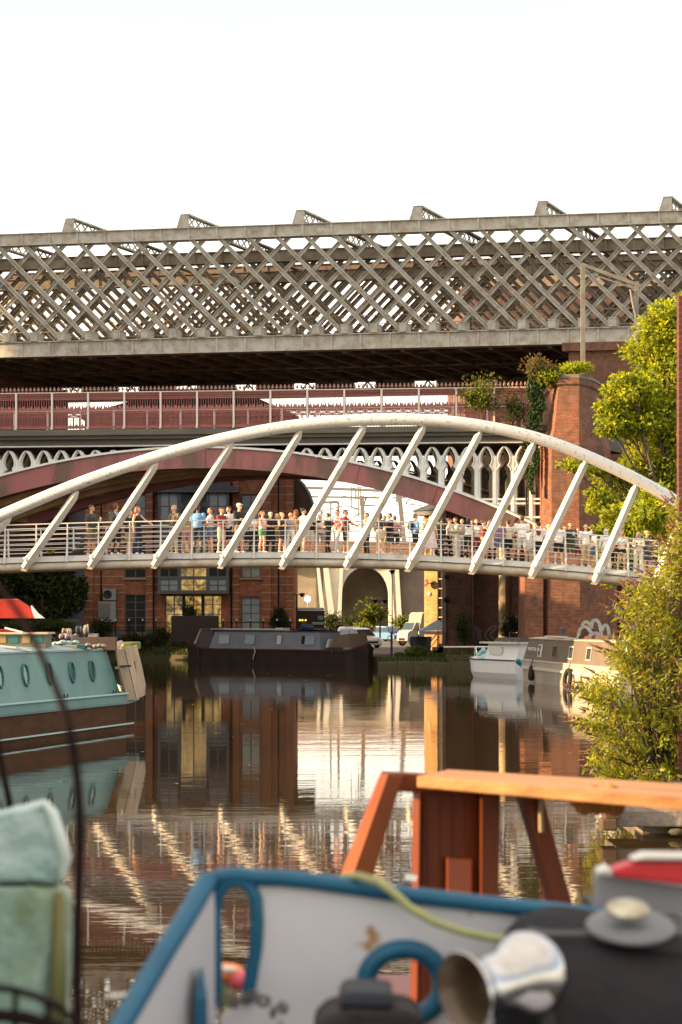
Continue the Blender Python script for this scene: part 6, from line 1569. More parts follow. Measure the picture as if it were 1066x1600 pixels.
def tree(name, base, clumps, label, mats_, n_leaf, l=.22, w_=.12, wts=(3,3,2), trunk_r=.22, group=None, cat='tree', sub=5, droop=.25, limbs=True):
    t = thing(name, base, label, cat, group); b = Vector(base)
    mb = MB()
    vol = [max(.01, r[0]*r[2]) for c, r in clumps]; tot = sum(vol)
    for (c, r), v in zip(clumps, vol):
        n = int(n_leaf*v/tot)
        for k in range(sub):
            # small sub-clumps give an uneven outline with gaps
            o = rvec(); cc = Vector(c) + Vector((o.x*r[0]*.72, o.y*r[1]*.72, o.z*r[2]*.72)); f = rnd.uniform(.34,.58)
            clump(mb, cc, (r[0]*f*1.2, r[1]*f*1.2, r[2]*f*.8), n//sub, l, w_, len(mats_), wts, droop=droop)
    mb.build('crown', mats_, t, fix=False)
    mb = MB(); cen = sum((Vector(c) for c, r in clumps), Vector())/len(clumps)
    topz = max(c[2] for c, r in clumps)
    fork = b + Vector(((cen.x-b.x)*.3, (cen.y-b.y)*.3, (cen.z-b.z)*.45))
    mb.tube([b+Vector((0,0,-.3)), b+(fork-b)*.5+Vector((trunk_r*.5,0,0)), fork], [trunk_r*1.25, trunk_r, trunk_r*.8], 8)
    for c, r in clumps:
        c = Vector(c); m_ = fork + (c-fork)*.5 + rvec()*.25*(c-fork).length*.4
        mb.tube([fork, m_, c], [trunk_r*.5, trunk_r*.28, trunk_r*.10], 6)
        for k in range(3):
            o = rvec(); e = c + Vector((o.x*r[0]*.8, o.y*r[1]*.8, o.z*r[2]*.8)); s_ = m_ + (c-m_)*rnd.uniform(.2,.9); mb.tube([s_, (s_+e)/2+rvec()*.1, e], [trunk_r*.14, trunk_r*.09, trunk_r*.03], 5)
    mb.build('trunk', bark, t); return t
def C(x, y, Y, rx, rz, ry=None):
    p = at(x, y, Y); s = Y/F; return (tuple(p), (rx*s, (ry or rx)*s, rz*s))
# bright tree on the right bank, crown made of layered boughs
TY = 84
boughs = [C(1040,505,TY,40,34),C(1010,545,TY+1,45,34),C(1060,560,TY,45,40),C(985,600,TY-1,44,30),C(1040,625,TY,50,36),C(960,640,TY-.5,34,22),C(1000,668,TY,46,30),C(955,665,TY-1,26,16),C(1060,690,TY,40,40),C(1005,715,TY+1,44,28),C(930,735,TY-1,36,13),C(890,726,TY-1.5,20,9),C(965,745,TY,40,18),C(1050,750,TY+1,44,34),C(1000,775,TY,44,26),C(935,770,TY-1,26,16),C(945,790,TY,30,13),C(1000,822,TY,46,26),C(1050,825,TY,40,34),C(960,850,TY+2,34,24),C(925,862,TY+2,22,16),C(1040,880,TY,40,30),C(1085,500,TY+1,40,50),C(1090,600,TY+2,56,90),C(1030,580,TY+2,50,50),C(1045,660,TY+2,60,50),C(1110,820,TY+2,50,80),C(985,890,TY+3,50,20),C(1030,730,TY+3,60,60),C(945,880,TY-8,22,16),C(985,868,TY-8,34,24),C(1030,850,TY-8,40,40),C(1010,800,TY-9,40,26),C(985,822,TY-7,36,26),C(955,800,TY-7,24,14),C(1030,785,TY-8,44,36),C(935,835,TY-5,20,14),C(955,905,TY-9,20,10),C(1040,900,TY-9,50,30),C(985,640,TY+3,50,40),C(1000,850,TY+1,50,30),C(1050,450+70,TY,30,30)]
tree('bank_tree', (16.0, 86, .5), boughs, 'bright green tree leaning out from the right bank in front of the brick pier', tree_l, 74000, l=.22, w_=.13, wts=(5,3,2), trunk_r=.30, sub=8)
# trees beyond the left bank
lt = [('dark green tree at the far left beyond the red covered boat', 10, (C(-20,900,126,44,40),C(20,905,127,34,40),C(10,955,125,40,30),C(-40,950,125,44,40))),
      ('dense dark tree left of the brick building with a yellowish right side', 88, (C(70,905,128,34,28),C(100,900,127,30,34),C(112,940,126,24,30),C(80,950,127,36,26),C(50,930,128,30,34),C(124,915,126,12,40)))]
for lab, px, cl in lt:
    tree('bank_tree', tuple(Vector((at(px,0,127).x, 127, .6))), cl, lab, dark_l if px < 50 else [dark_l[0], dark_l[1], tree_l[1]], 7000, l=.34, w_=.2, wts=(4,4,2), trunk_r=.25)
# shrubs
def shrub(px, py, Y, rx, rz, label, mats_=None, n=1400, l=.22, group=None, wts=None, name='shrub', w_=None, base=None):
    m = mats_ or dark_l; c = at(px, py, Y); s = Y/F; b = base if base is not None else max(.3, c.z-rz*s)
    t = thing(name, (c.x, Y, b), label, 'shrub', group); mb = MB()
    for k in range(15):
        o = rvec(); f = rnd.uniform(.22,.46); up = rnd.random()
        q = c + Vector((o.x*rx*s*.78, o.y*rx*s*.5, o.z*rz*s*.78 + (rz*s*.25 if up > .8 else 0)))
        clump(mb, q, (rx*s*f, rx*s*f, rz*s*f*1.1), n//15, l, w_ or l*.5, len(m), wts or [1]*len(m))
    for k in range(n//8):      # shoots reaching out past the outline
        o = rvec().normalized(); e = Vector((o.x*rx*s, o.y*rx*s*.6, abs(o.z)*rz*s*1.25)); j = rnd.uniform(.7,1.25)
        add_leaf(mb, c + e*j, e + rvec()*.4, l*.9, l*.35, rnd.randrange(len(m)))
    mb.build('foliage', m, t, fix=False)
    mb = MB()
    for k in range(6):
        o = rvec(); e = c + Vector((o.x*rx*s*.8, o.y*rx*s*.5, abs(o.z)*rz*s*.8)); mb.tube([(c.x+o.x*.1, Y, b-.1), ((c.x+e.x)/2, (Y+e.y)/2, (b+e.z)/2+.1), tuple(e)], [.03,.02,.008], 5)
    mb.build('stem', bark, t); return t
shrub(523,980,178,24,16,'rounded dark green shrub left of the concrete arch', n=1800, l=.30)
shrub(552,976,176,20,10,'low spreading shrub at the foot of the left concrete rib', n=1200, l=.30)
shrub(581,962,172,22,19,'tall loose shrub with upright shoots in front of the concrete arch', [tree_l[1],dark_l[0],dark_l[2]], n=1500, l=.36)
shrub(566,986,170,16,9,'olive shrub at the foot of the tall loose shrub', [dark_l[2],tree_l[1]], n=1200, l=.30)
shrub(627,974,192,16,8,'small green shrub behind the blue hatchback', [tree_l[1],dark_l[0]], n=800, l=.30)
shrub(437,977,127,14,20,'upright green shrub at the right corner of the brick building', n=1200, l=.2)
shrub(297,955,126,12,18,'thin creeper rising above the dark timber screen', [dark_l[0],tree_l[2]], n=700, l=.2)
shrub(160,985,126,16,14,'straggly shrub below the air conditioning cabinet', n=900, l=.2)
shrub(250,997,125,20,12,'ragged shrub on the bank left of the black narrowboat', [dark_l[0],dark_l[2]], n=1200, l=.2)
shrub(205,1000,125,26,8,'low scrub along the bank below the left windows', n=1200, l=.18)
shrub(722,985,110,12,26,'tall wispy weed shrub against the dark brick abutment', [dark_l[0],dry_l[1]], n=900, l=.2)
shrub(797,985,112.6,14,20,'olive shrub in front of the graffiti by the round column', [dark_l[2],dark_l[0]], n=1200, l=.18)
shrub(648,1017,104,14,4,'tuft of grass on the quay in front of the camper van', [tree_l[1],dark_l[2]], n=600, l=.2)
shrub(60,978,119,60,8,'long low hedge behind the red covered boat', [tree_l[2],dark_l[0]], n=2200, l=.22)
# plants on the red bridge and on top of the brick pier
shrub(752,622,99.2,36,28,'yellow green plant growing through the red parapet near the pier', [tree_l[1],dark_l[2],dark_l[0]], n=2000, l=.17, base=12.6)
shrub(800,640,99.0,22,30,'darker plant hanging on the red parapet beside the ivy', [dark_l[0],dark_l[2]], n=900, l=.16, base=12.6)
shrub(842,580,98.9,26,18,'dry brown bush sprouting above the ivy on the brick pier', dry_l, n=800, l=.22, base=14.0)
shrub(900,578,98.6,26,9,'green plant tuft along the top of the brick pier', [tree_l[0],tree_l[1]], n=1000, l=.18, base=14.9)
shrub(860,592,98.5,24,10,'leafy clump on the left shoulder of the brick pier', [tree_l[0],ivy_l[0]], n=1000, l=.18, base=14.5)
iv = thing('ivy', at(842,640,98.6), 'green ivy hanging down the left edge of the brick pier', 'ivy')
mb = MB()
for i in range(4200):
    y = rnd.uniform(572, 770); k = (y-572)/198
    xl_ = 838 + 4*math.sin(y*.09); wd = (34 - 30*k) if y > 600 else 44
    x = xl_ - wd*.45*1 + rnd.random()*wd - (6 if y > 640 else 0) + (6 if y<600 else 0)
    if y > 700 and rnd.random() < .5: continue
    p = at(x, y, 98.75 + rnd.uniform(-.25,.15)); add_leaf(mb, p, Vector((rnd.uniform(-.6,.6),-.5,-1)), .15, .12, 0 if rnd.random() < .6 else 1)
mb.build('foliage', ivy_l, iv, fix=False)
mb = MB()
for k in range(5): mb.tube([at(835+k*3,572,99), at(838+k,640,99.1), at(832+k*2,760,99.2)], .02, 5)
mb.build('stem', bark, iv)
# dark hanging creeper beside the arcade
shrub(825,720,99.3,13,36,'dark creeper hanging against the arcade beside the brick pier', dark_l[:2], n=900, l=.15, base=8)
# ------------------------------------------------------------------ buddleia in the near right foreground
BUY = 25.0
bd = thing('buddleia_bush', (4.0, 25.2, .4), 'tall yellow green buddleia bush with purple and brown flower spikes on the near quay', 'bush')
mb = MB(); fl_ = MB(); st_ = MB()
def edge_x(y):     # left outline of the bush in photo pixels
    return interp([(775,1056),(830,1046),(870,1036),(898,1012),(915,968),(930,956),(958,992),(985,972),(1010,948),(1040,945),(1070,900),(1092,916),(1122,914),(1160,915),(1197,912),(1225,925)], y)
root_pt = at(1040,1232,25.4)
for i in range(520):
    y = rnd.uniform(768, 1232); e = edge_x(y) + 13*math.sin(y*.11) + 8*math.sin(y*.043+1)
    if rnd.random() < .42: x = e + rnd.random()**1.5*60 - (rnd.random() < .2)*rnd.random()*22
    else: x = rnd.uniform(e+10, 1125)
    Y = BUY + rnd.uniform(-.9, .9)
    tip = at(x, y, Y)
    d = Vector((tip.x-root_pt.x-.0, (tip.y-root_pt.y)*.5, (tip.z-root_pt.z)*.35)); d = d.normalized() if d.length else Vector((0,0,1))
    d = (d + Vector((-.35,0,.15)) + rvec()*.35).normalized()
    if i % 3 == 0:
        m_ = root_pt + (tip-root_pt)*.5 + rvec()*.2; st_.tube([root_pt+rvec()*.1, m_, tip-d*.25, tip], [.018,.012,.006,.003], 4)
    n = rnd.randint(16, 30)
    for k in range(n):
        f = k/n; p = tip - d*(.42*(1-f)) + rvec()*.03
        q = rvec(); q = (q - d*q.dot(d)).normalized()
        ld = (q + d*.6 + Vector((0,0,-.35))).normalized()
        top_w = max(0,min(1,(1010-y)/150))  # more pale and yellow leaves near the top paint in the backlight
        wt = (4,2.5,.5+.4*top_w,1.6*(1-top_w)*0+.6+1.2*top_w)
        add_leaf(mb, p, ld, rnd.uniform(.07,.15), rnd.uniform(.022,.042), rnd.choices((0,1,2,3), wt)[0])
    r_ = rnd.random()
    if r_ < .25 or x < e+14:
        # flower spike
        L_ = rnd.uniform(.09,.19); mi = rnd.choices((0,1,2),(3,4,.9))[0]
        dd = (d + Vector((-.5,0,-.05 + (0 if mi else .1)))).normalized(); c = tip
        for k in range(6):
            f = k/6; fl_.ball(tuple(c+dd*L_*f+rvec()*.006), (.020*(1-f*.7),)*3, 5, mi)
        fl_.tube([tuple(c), tuple(c+dd*L_)], [.015,.003], 5, mi)
    # small bright filler leaves
for i in range(5200):
    y = rnd.uniform(800, 1240); e = edge_x(y) + 4; x = rnd.uniform(e+6, 1130); p = at(x, y, BUY + rnd.uniform(-.7,1.2))
    add_leaf(mb, p, rvec(), rnd.uniform(.05,.12), rnd.uniform(.02,.04), rnd.choices((0,1,2,3),(4,4,.35,.8))[0])
mb.build('foliage', bud_l, bd, fix=False)
fl_.build('flower_spikes', [mat('spent_flower_brown', (.14,.055,.04), .85), mat('dried_flower', (.20,.09,.05), .85), mat('purple_flower', (.20,.11,.28), .8)], bd)
st_.build('stems', bark, bd)
# near brick wall end at the right edge
mb = MB(); Y0 = 24.6
x0 = (1061-CX)/F*Y0; zt_ = CAM_H+(HY-462)/F*Y0
mb.box((x0, Y0, .3), (x0+3, Y0+.16, zt_)); o = mb.build('brick_wall', brick_mat('near_wall_brick', (.11,.022,.014), (.065,.014,.010), (.10,.05,.04), stain_amt=.4), label='narrow end of a dark red brick wall at the right edge behind the buddleia', cat='wall')
mb = MB(); mb.box(tuple(at(1052,1250,24.4)), (at(1052,0,24.4).x+.9, 25.3, at(0,1222,24.4).z)); mb.build('stone_step', stone_quay, label='low stone block at the foot of the brick wall end', cat='stone block', bevel=.03)
# grass along the far bank and the ledge: uncountable
mb = MB()
for i in range(9000):
    u = rnd.random()
    if .55 < u < .8 and rnd.random() < .6: u = .3
    if u < .55: X = rnd.uniform(-21,-.5); Y = 127.3 - max(0,(X+17))*.75 + rnd.uniform(0,2.4); z = .3 + (Y - (127.3 - max(0,(X+17))*.75))*.30
    elif u < .8: X = rnd.uniform(1.8,10.5); Y = rnd.uniform(99.3,103.2); z = .36 if Y < 99.6 or X < 5.5 else .7
    else: X = rnd.uniform(3,9); Y = rnd.uniform(104,108); z = GZ
    add_leaf(mb, Vector((X,Y,z)), Vector((rnd.uniform(-.4,.4),rnd.uniform(-.4,.2),1)), rnd.uniform(.12,.30), .06, rnd.choices((0,1,2),(1.2,3,4))[0])
mb.build('bank_grass', [tree_l[1], dark_l[0], dark_l[2]], label='rough grass along the far water edge and on the stone ledge', cat='grass', kind='stuff', fix=False)
# fallen leaves and specks floating on the water
mb = MB()
for i in range(70):
    Y = rnd.uniform(20, 95); X = rnd.uniform(-.13,.14)*Y; s_ = rnd.uniform(.02,.06)*(Y/50)
    mb.face([(X-s_,Y,.004),(X,Y-s_*.6,.006),(X+s_,Y,.004),(X,Y+s_*.6,.008)])
mb.build('floating_leaves', mat('pale_floating_leaf', (.35,.31,.24), .8), label='scattered pale leaves floating on the canal', cat='floating leaves', kind='stuff', fix=False)
# ------------------------------------------------------------------ unseen blocks added beyond the left edge to shade the basin
def plain_block(name, a, b, ma, label, floors, cols_, cat='building'):
    g = thing(name, ((a[0]+b[0])/2, (a[1]+b[1])/2, a[2]), label, cat)
    mb = MB(); mb.box(a, b); mb.build('wall', ma, g)
    mb = MB()
    fh = (b[2]-a[2])/floors
    for i in range(floors):
        for j in range(cols_):
            y = a[1] + (b[1]-a[1])*(j+.5)/cols_; z = a[2] + fh*(i+.5)
            mb.box((b[0]+.003, y-.6, z-.7), (b[0]+.05, y+.6, z+.7))
            x = a[0] + (b[0]-a[0])*(j+.5)/cols_; mb.box((x-.6, a[1]-.05, z-.7), (x+.6, a[1]-.003, z+.7))
    mb.build('windows', glass_m, g)
    mb = MB(); mb.box((a[0]-.3,a[1]-.3,b[2]+.001),(b[0]+.3,b[1]+.3,b[2]+.4)); mb.build('roof', roof_slate, g)
mb = MB(); mb.box((-90,60,-1),(-25,119,.55)); mb.build('left_bank', earth, kind='structure')
plain_block('shade_block', (-46,66.8,.56), (-26,96,13.2), brick_house, 'unseen red brick block added on the left bank to shade the moored boats', 4, 9)  # added out of view to shade the cruiser and grey boat
plain_block('shade_tower', (-74,83,.56), (-70,100.6,62), mat('tower_render', (.3,.28,.26), .7), 'nearest of the unseen pale towers added to shade the lattice viaduct', 20, 4)  # invented slabs, gaps between them let sun reach column and stair tower
plain_block('shade_tower', (-74,103.2,.56), (-70,107.0,62), MATS['tower_render'], 'middle unseen slim tower added as a sun blocker', 20, 1)
plain_block('shade_tower', (-74,110.9,.56), (-70,117,62), MATS['tower_render'], 'farthest unseen slim tower added as a sun blocker', 20, 2)
plain_block('shade_link', (-73.5,100.61,34), (-70.5,103.19,60), MATS['tower_render'], 'unseen raised link added to keep the sun off the lattice', 8, 1, cat='building')  # added high slab shades the lattice, leaves the column below in sun
plain_block('shade_link', (-73.5,107.01,37), (-70.5,110.89,61), MATS['tower_render'], 'second unseen raised link added between the slim towers to block sun', 8, 1, cat='building')
plain_block('low_shade_block', (-46,103.5,.56), (-34.5,114,9.4), brick_house, 'unseen low brick block added to shade the black narrowboat', 2, 3)  # added out of view to keep sun off the black boat
# ------------------------------------------------------------------ people on the footbridge
def capsule(mb, p, q, r0, r1, n=10):
    p = Vector(p); q = Vector(q); d = q-p; L = d.length; d.normalize()
    mb.ball(tuple(p), r0*.995, n); mb.ball(tuple(q), r1*.995, n)
    mb.lathe(p, d, [(0,r0),(L,r1)], n)
def ellip(mb, c, r): mb.ball(c, r, 14)
def remeshed(mb, voxel, smooth_it=2):
    me = bpy.data.meshes.new('t'); me.from_pydata(mb.v, [], mb.f)
    o = bpy.data.objects.new('t', me); COL.objects.link(o)
    # close the open lathe ends by the balls inside them; voxel remesh fuses all
    m = o.modifiers.new('r', 'REMESH'); m.mode = 'VOXEL'; m.voxel_size = voxel
    if smooth_it: s = o.modifiers.new('s', 'SMOOTH'); s.factor = .5; s.iterations = smooth_it
    dg = bpy.context.evaluated_depsgraph_get(); out = bpy.data.meshes.new_from_object(o.evaluated_get(dg))
    bpy.data.objects.remove(o)
    out.polygons.foreach_set('use_smooth', [True]*len(out.polygons)); return out
POSES = {  # (elbow, wrist) for left(+x) and right(-x) arms, front is -y
 'down':  (((.235,.02,1.14),(.25,-.03,.90)), ((-.235,.02,1.14),(-.25,-.03,.90))),
 'phone': (((.215,-.02,1.13),(.06,-.24,1.20)), ((-.235,.02,1.14),(-.25,-.02,.90))),
 'both':  (((.215,-.04,1.14),(.05,-.27,1.14)), ((-.215,-.04,1.14),(-.05,-.27,1.12))),
 'fold':  (((.22,-.05,1.16),(-.06,-.17,1.20)), ((-.22,-.05,1.16),(.06,-.19,1.15))),
 'hip':   (((.34,.06,1.20),(.18,-.02,1.02)), ((-.235,.02,1.14),(-.22,-.05,.90))),
 'reach': (((.24,-.16,1.24),(.22,-.40,1.12)), ((-.235,.02,1.14),(-.25,-.03,.90))),
 'raise': (((.25,-.20,1.42),(.14,-.28,1.68)), ((-.24,-.18,1.36),(-.06,-.30,1.60))),
 'stride':(((.235,.06,1.15),(.25,-.06,.92)), ((-.235,-.04,1.15),(-.25,-.14,.94))),
}
def skeleton(pose, fem):
    (le, lw), (re, rw) = POSES[pose]
    sh = .165 if fem else .195
    hp = .095
    J = dict(lsh=Vector((sh,.0,1.41)), rsh=Vector((-sh,0,1.41)), le=Vector(le), lw=Vector(lw), re=Vector(re), rw=Vector(rw))
    st = .16 if pose == 'stride' else .0
    J['lh'] = Vector((hp,0,.93)); J['rh'] = Vector((-hp,0,.93))
    J['lk'] = Vector((hp+.015,-.03-st*.55,.50)); J['rk'] = Vector((-hp-.015,-.01+st*.35,.50))
    J['la'] = Vector((hp+.03,.0-st,.09)); J['ra'] = Vector((-hp-.04,.03+st,.09))
    return J
def body_mesh(pose, fem):
    J = skeleton(pose, fem); mb = MB()
    k = .9 if fem else 1.0
    # torso
    ellip(mb, (0,.0,.96), (.165*(1.04 if fem else 1),.115,.13)); ellip(mb, (0,-.005,1.12), (.125*k+.01,.095,.16)); ellip(mb, (0,-.005,1.30), (.165*k,.11,.17)); ellip(mb, (0,.0,1.40), (.155*k,.085,.07))
    if fem: ellip(mb, (.07,-.085,1.29), (.06,.055,.06)); ellip(mb, (-.07,-.085,1.29), (.06,.055,.06))
    capsule(mb, (0,.01,1.42), (0,-.01,1.54), .055*k, .05*k)
    # head with face
    ellip(mb, (0,-.005,1.655), (.073,.092,.098)); ellip(mb, (0,-.035,1.595), (.053,.058,.062)); ellip(mb, (0,-.088,1.567), (.02,.018,.018))
    capsule(mb, (0,-.092,1.655), (0,-.112,1.622), .009, .014); ellip(mb, (0,-.096,1.588), (.024,.012,.012))
    ellip(mb, (.074,.0,1.64), (.012,.02,.032)); ellip(mb, (-.074,.0,1.64), (.012,.02,.032)); ellip(mb, (0,-.085,1.672), (.045,.015,.012))
    for s, a, e, w_ in (('l',J['lsh'],J['le'],J['lw']), ('r',J['rsh'],J['re'],J['rw'])):
        capsule(mb, a, e, .052*k, .040*k); capsule(mb, e, w_, .040*k, .026*k)
        d = (w_-e).normalized(); 
        up = Vector((0,0,1)); sd = d.cross(up); sd = sd.normalized() if sd.length > .1 else Vector((0,1,0)); nn = sd.cross(d)
        pc = w_ + d*.045
        for q in (-.024,-.008,.008,.024): capsule(mb, w_+sd*q*.7, pc+sd*q+d*.01, .015, .014, 8)
        for q, ln in ((-.028,.055),(-.0095,.07),(.0095,.066),(.028,.052)):
            f0 = pc + sd*q + d*.012; f1 = f0 + d*ln*.55 - nn*.006; f2 = f1 + d*ln*.40 - nn*.022
            capsule(mb, f0, f1, .0095, .009, 7); capsule(mb, f1, f2, .009, .0075, 7)
        sg = 1 if s == 'l' else -1
        t0 = w_ + d*.02 + sd*.026*sg; t1 = t0 + d*.035 + sd*.028*sg; capsule(mb, t0, t1, .012, .009, 7)
    for h, kk, an in ((J['lh'],J['lk'],J['la']), (J['rh'],J['rk'],J['ra'])):
        capsule(mb, h, kk, .083, .052); capsule(mb, kk, kk+(an-kk)*.35+Vector((0,.014,0)), .050, .056); capsule(mb, kk+(an-kk)*.35+Vector((0,.014,0)), an, .056, .034)
        capsule(mb, an+Vector((0,.03,-.045)), an+Vector((0,-.13,-.055)), .034, .030)
    return remeshed(mb, .0105, 2)
def top_mesh(pose, fem, kind):
    J = skeleton(pose, fem); mb = MB(); k = .9 if fem else 1.0; e_ = .018 if not fem else .012
    low = {'tee':.93,'crop':1.08,'vest':.98,'tube':1.06,'shirt':.90,'dress':.9}[kind]
    ellip(mb, (0,-.003,1.30), (.168*k+e_,.112+e_,.16+e_)); ellip(mb, (0,0,1.13), (.135*k+e_*1.6,.10+e_*1.6,.17))
    if kind in ('tee','shirt','vest','dress'): ellip(mb, (0,0,1.03), (.155+e_,.112+e_*1.2,.12))
    if kind in ('tee','shirt'): mb.lathe((0,0,low),(0,0,1),[(0,.0),(0,.145+e_),(.2,.13+e_),(.2,0)],16)
    if fem: ellip(mb, (.07,-.09,1.29), (.066,.06,.066)); ellip(mb, (-.07,-.09,1.29), (.066,.06,.066))
    if kind != 'tube': ellip(mb, (0,0,1.405), (.15*k+e_,.085+e_,.065))
    if kind in ('tee','shirt','crop'):
        for a, e, w_ in ((J['lsh'],J['le'],J['lw']), (J['rsh'],J['re'],J['rw'])):
            if kind == 'shirt': capsule(mb, a, e, .062*k+.008, .052*k+.008); capsule(mb, e, e+(w_-e)*.9, .052*k+.006, .038*k+.006)
            else: capsule(mb, a, a+(e-a)*.72, .062*k+.008, .056*k+.012)
    m = remeshed(mb, .014, 1)
    # flatten the lower hem
    for v in m.vertices:
        if v.co.z < low: v.co.z = low + (v.co.z-low)*.05
    return m
def bottom_mesh(pose, fem, kind):
    J = skeleton(pose, fem); mb = MB()
    ellip(mb, (0,0,.965), (.18 if fem else .178,.13,.13)); 
    if kind in ('skirt','short_skirt','dress'):
        zl = {'skirt':.42,'short_skirt':.62,'dress':.36}[kind]; rr = {'skirt':.25,'short_skirt':.20,'dress':.27}[kind]
        secs = []
        for z, r in ((1.04,.14),(.95,.178),(.85,.19),((.85+zl)/2,(.19+rr)/2),(zl,rr)): secs.append([(r*(1+.05*math.sin(q*2.1))*math.cos(2*PI*q/18), r*.80*(1+.05*math.sin(q*2.1+1))*math.sin(2*PI*q/18)-.0, z) for q in range(18)])
        mb.loft(secs, closed_sec=True)
    else:
        for h, kk, an in ((J['lh'],J['lk'],J['la']), (J['rh'],J['rk'],J['ra'])):
            if kind == 'shorts': capsule(mb, h, h+(kk-h)*.80, .098, .082)
            elif kind == 'hotpants': capsule(mb, h, h+(kk-h)*.35, .094, .088)
            else:
                w2 = {'trousers':(.066,.050),'wide':(.085,.095),'leggings':(.058,.040)}[kind]
                capsule(mb, h, kk, .094, w2[0]); capsule(mb, kk, an+Vector((0,0,-.0)), w2[0], w2[1])
    return remeshed(mb, .014, 1)
def shoes_mesh(pose, fem):
    J = skeleton(pose, fem); mb = MB()
    for an in (J['la'], J['ra']):
        capsule(mb, an+Vector((0,.035,-.048)), an+Vector((0,-.135,-.058)), .043, .036); capsule(mb, an+Vector((0,.01,-.04)), an+Vector((0,.01,.0)), .044, .042)
        mb.box((an.x-.042,an.y-.17,an.z-.092),(an.x+.042,an.y+.08,an.z-.066))
    return remeshed(mb, .011, 1)
def hair_mesh(kind):
    mb = MB()
    if kind == 'short':
        ellip(mb, (0,.016,1.685), (.081,.090,.082)); ellip(mb, (0,.05,1.64), (.070,.055,.07)); ellip(mb, (0,-.045,1.725), (.058,.045,.03))
    elif kind == 'long':
        ellip(mb, (0,.014,1.68), (.088,.097,.088)); ellip(mb, (0,.065,1.58), (.095,.055,.13)); ellip(mb, (0,.075,1.42), (.10,.05,.16)); ellip(mb, (.075,.0,1.58), (.024,.045,.10)); ellip(mb, (-.075,.0,1.58), (.024,.045,.10))
    elif kind == 'pony':
        ellip(mb, (0,.014,1.68), (.084,.094,.086)); capsule(mb, (0,.09,1.70), (0,.15,1.62), .03, .035); capsule(mb, (0,.15,1.62), (0,.14,1.45), .035, .015)
    elif kind == 'bun':
        ellip(mb, (0,.014,1.68), (.084,.094,.086)); ellip(mb, (0,.09,1.74), (.04,.04,.04))
    elif kind == 'cap':
        ellip(mb, (0,.012,1.70), (.088,.100,.068)); mb.loft([[(-.065,-.06,1.705),(.065,-.06,1.705),(.055,-.155,1.690),(-.055,-.155,1.690)],[(-.065,-.06,1.722),(.065,-.06,1.722),(.055,-.155,1.702),(-.055,-.155,1.702)]], closed_sec=True)
    elif kind == 'scarf':
        ellip(mb, (0,.018,1.675), (.092,.098,.100)); ellip(mb, (0,.03,1.54), (.085,.085,.08)); ellip(mb, (0,.01,1.44), (.13,.11,.07)); ellip(mb, (.07,-.02,1.58), (.028,.05,.08)); ellip(mb, (-.07,-.02,1.58), (.028,.05,.08))
    elif kind == 'bald':
        ellip(mb, (0,.03,1.66), (.079,.078,.06))
    return remeshed(mb, .012, 1)
def face_mesh():
    mb = MB()
    for s in (-1,1): mb.ball((s*.030,-.090,1.650), (.011,.007,.007), 8)
    return mb
CACHE = {}
def cached(key, fn):
    if key not in CACHE: CACHE[key] = fn()
    return CACHE[key]
def cloth(name, c, c2=None, s=9): return mat('cloth_'+name, c, .85, col2=c2 or tuple(x*.8 for x in c), scale=s)
CL = dict(black=(.018,.017,.018), white=(.88,.86,.82), navy=(.02,.028,.06), blue=(.16,.36,.66), maroon=(.26,.028,.035), beige=(.62,.48,.32), khaki=(.20,.17,.10), cream=(.80,.70,.54), grey=(.34,.33,.32), lightgrey=(.62,.60,.57), denim=(.12,.18,.28), green=(.10,.36,.15), pink=(.70,.38,.34), purple=(.25,.14,.25), olive=(.11,.11,.06), red=(.42,.035,.03), yellow=(.55,.36,.05), darkgrey=(.06,.06,.062), paleblue=(.45,.62,.72), rose=(.78,.64,.64), sage=(.45,.46,.34), tan=(.55,.35,.18))
for k, v in CL.items(): cloth(k, v)
mat('cloth_floral', (.03,.025,.02), .85, col2=(.30,.22,.12), scale=22, lo=.5, hi=.55)
mat('cloth_redwhite', (.50,.03,.03), .85, col2=(.62,.55,.52), scale=14, lo=.49, hi=.52)
mat('cloth_stripes', (.32,.07,.06), .85, col2=(.50,.40,.34), scale=20, lo=.48, hi=.52, stretch=(.05,.05,1))
mat('cloth_patterned', (.05,.045,.045), .85, col2=(.20,.17,.15), scale=18, lo=.48, hi=.55)
SKIN = [mat('skin_fair', (.68,.38,.24), .5), mat('skin_tan', (.54,.28,.15), .5), mat('skin_brown', (.20,.10,.055), .5), mat('skin_dark', (.085,.042,.025), .5)]
HAIR = dict(dark=mat('hair_dark', (.018,.012,.009), .55), brown=mat('hair_brown', (.085,.042,.02), .55), auburn=mat('hair_auburn', (.20,.065,.02), .55), blond=mat('hair_blond', (.42,.27,.12), .55), red=mat('hair_red', (.35,.08,.02), .55))
eye_m = mat('eye_dark', (.03,.02,.015), .3)
def slot_obj(name, me, m, parent):
    o = bpy.data.objects.new(name, me); COL.objects.link(o); o.parent = parent
    if not me.materials: me.materials.append(m)
    o.material_slots[0].link = 'OBJECT'; o.material_slots[0].material = m
    return o
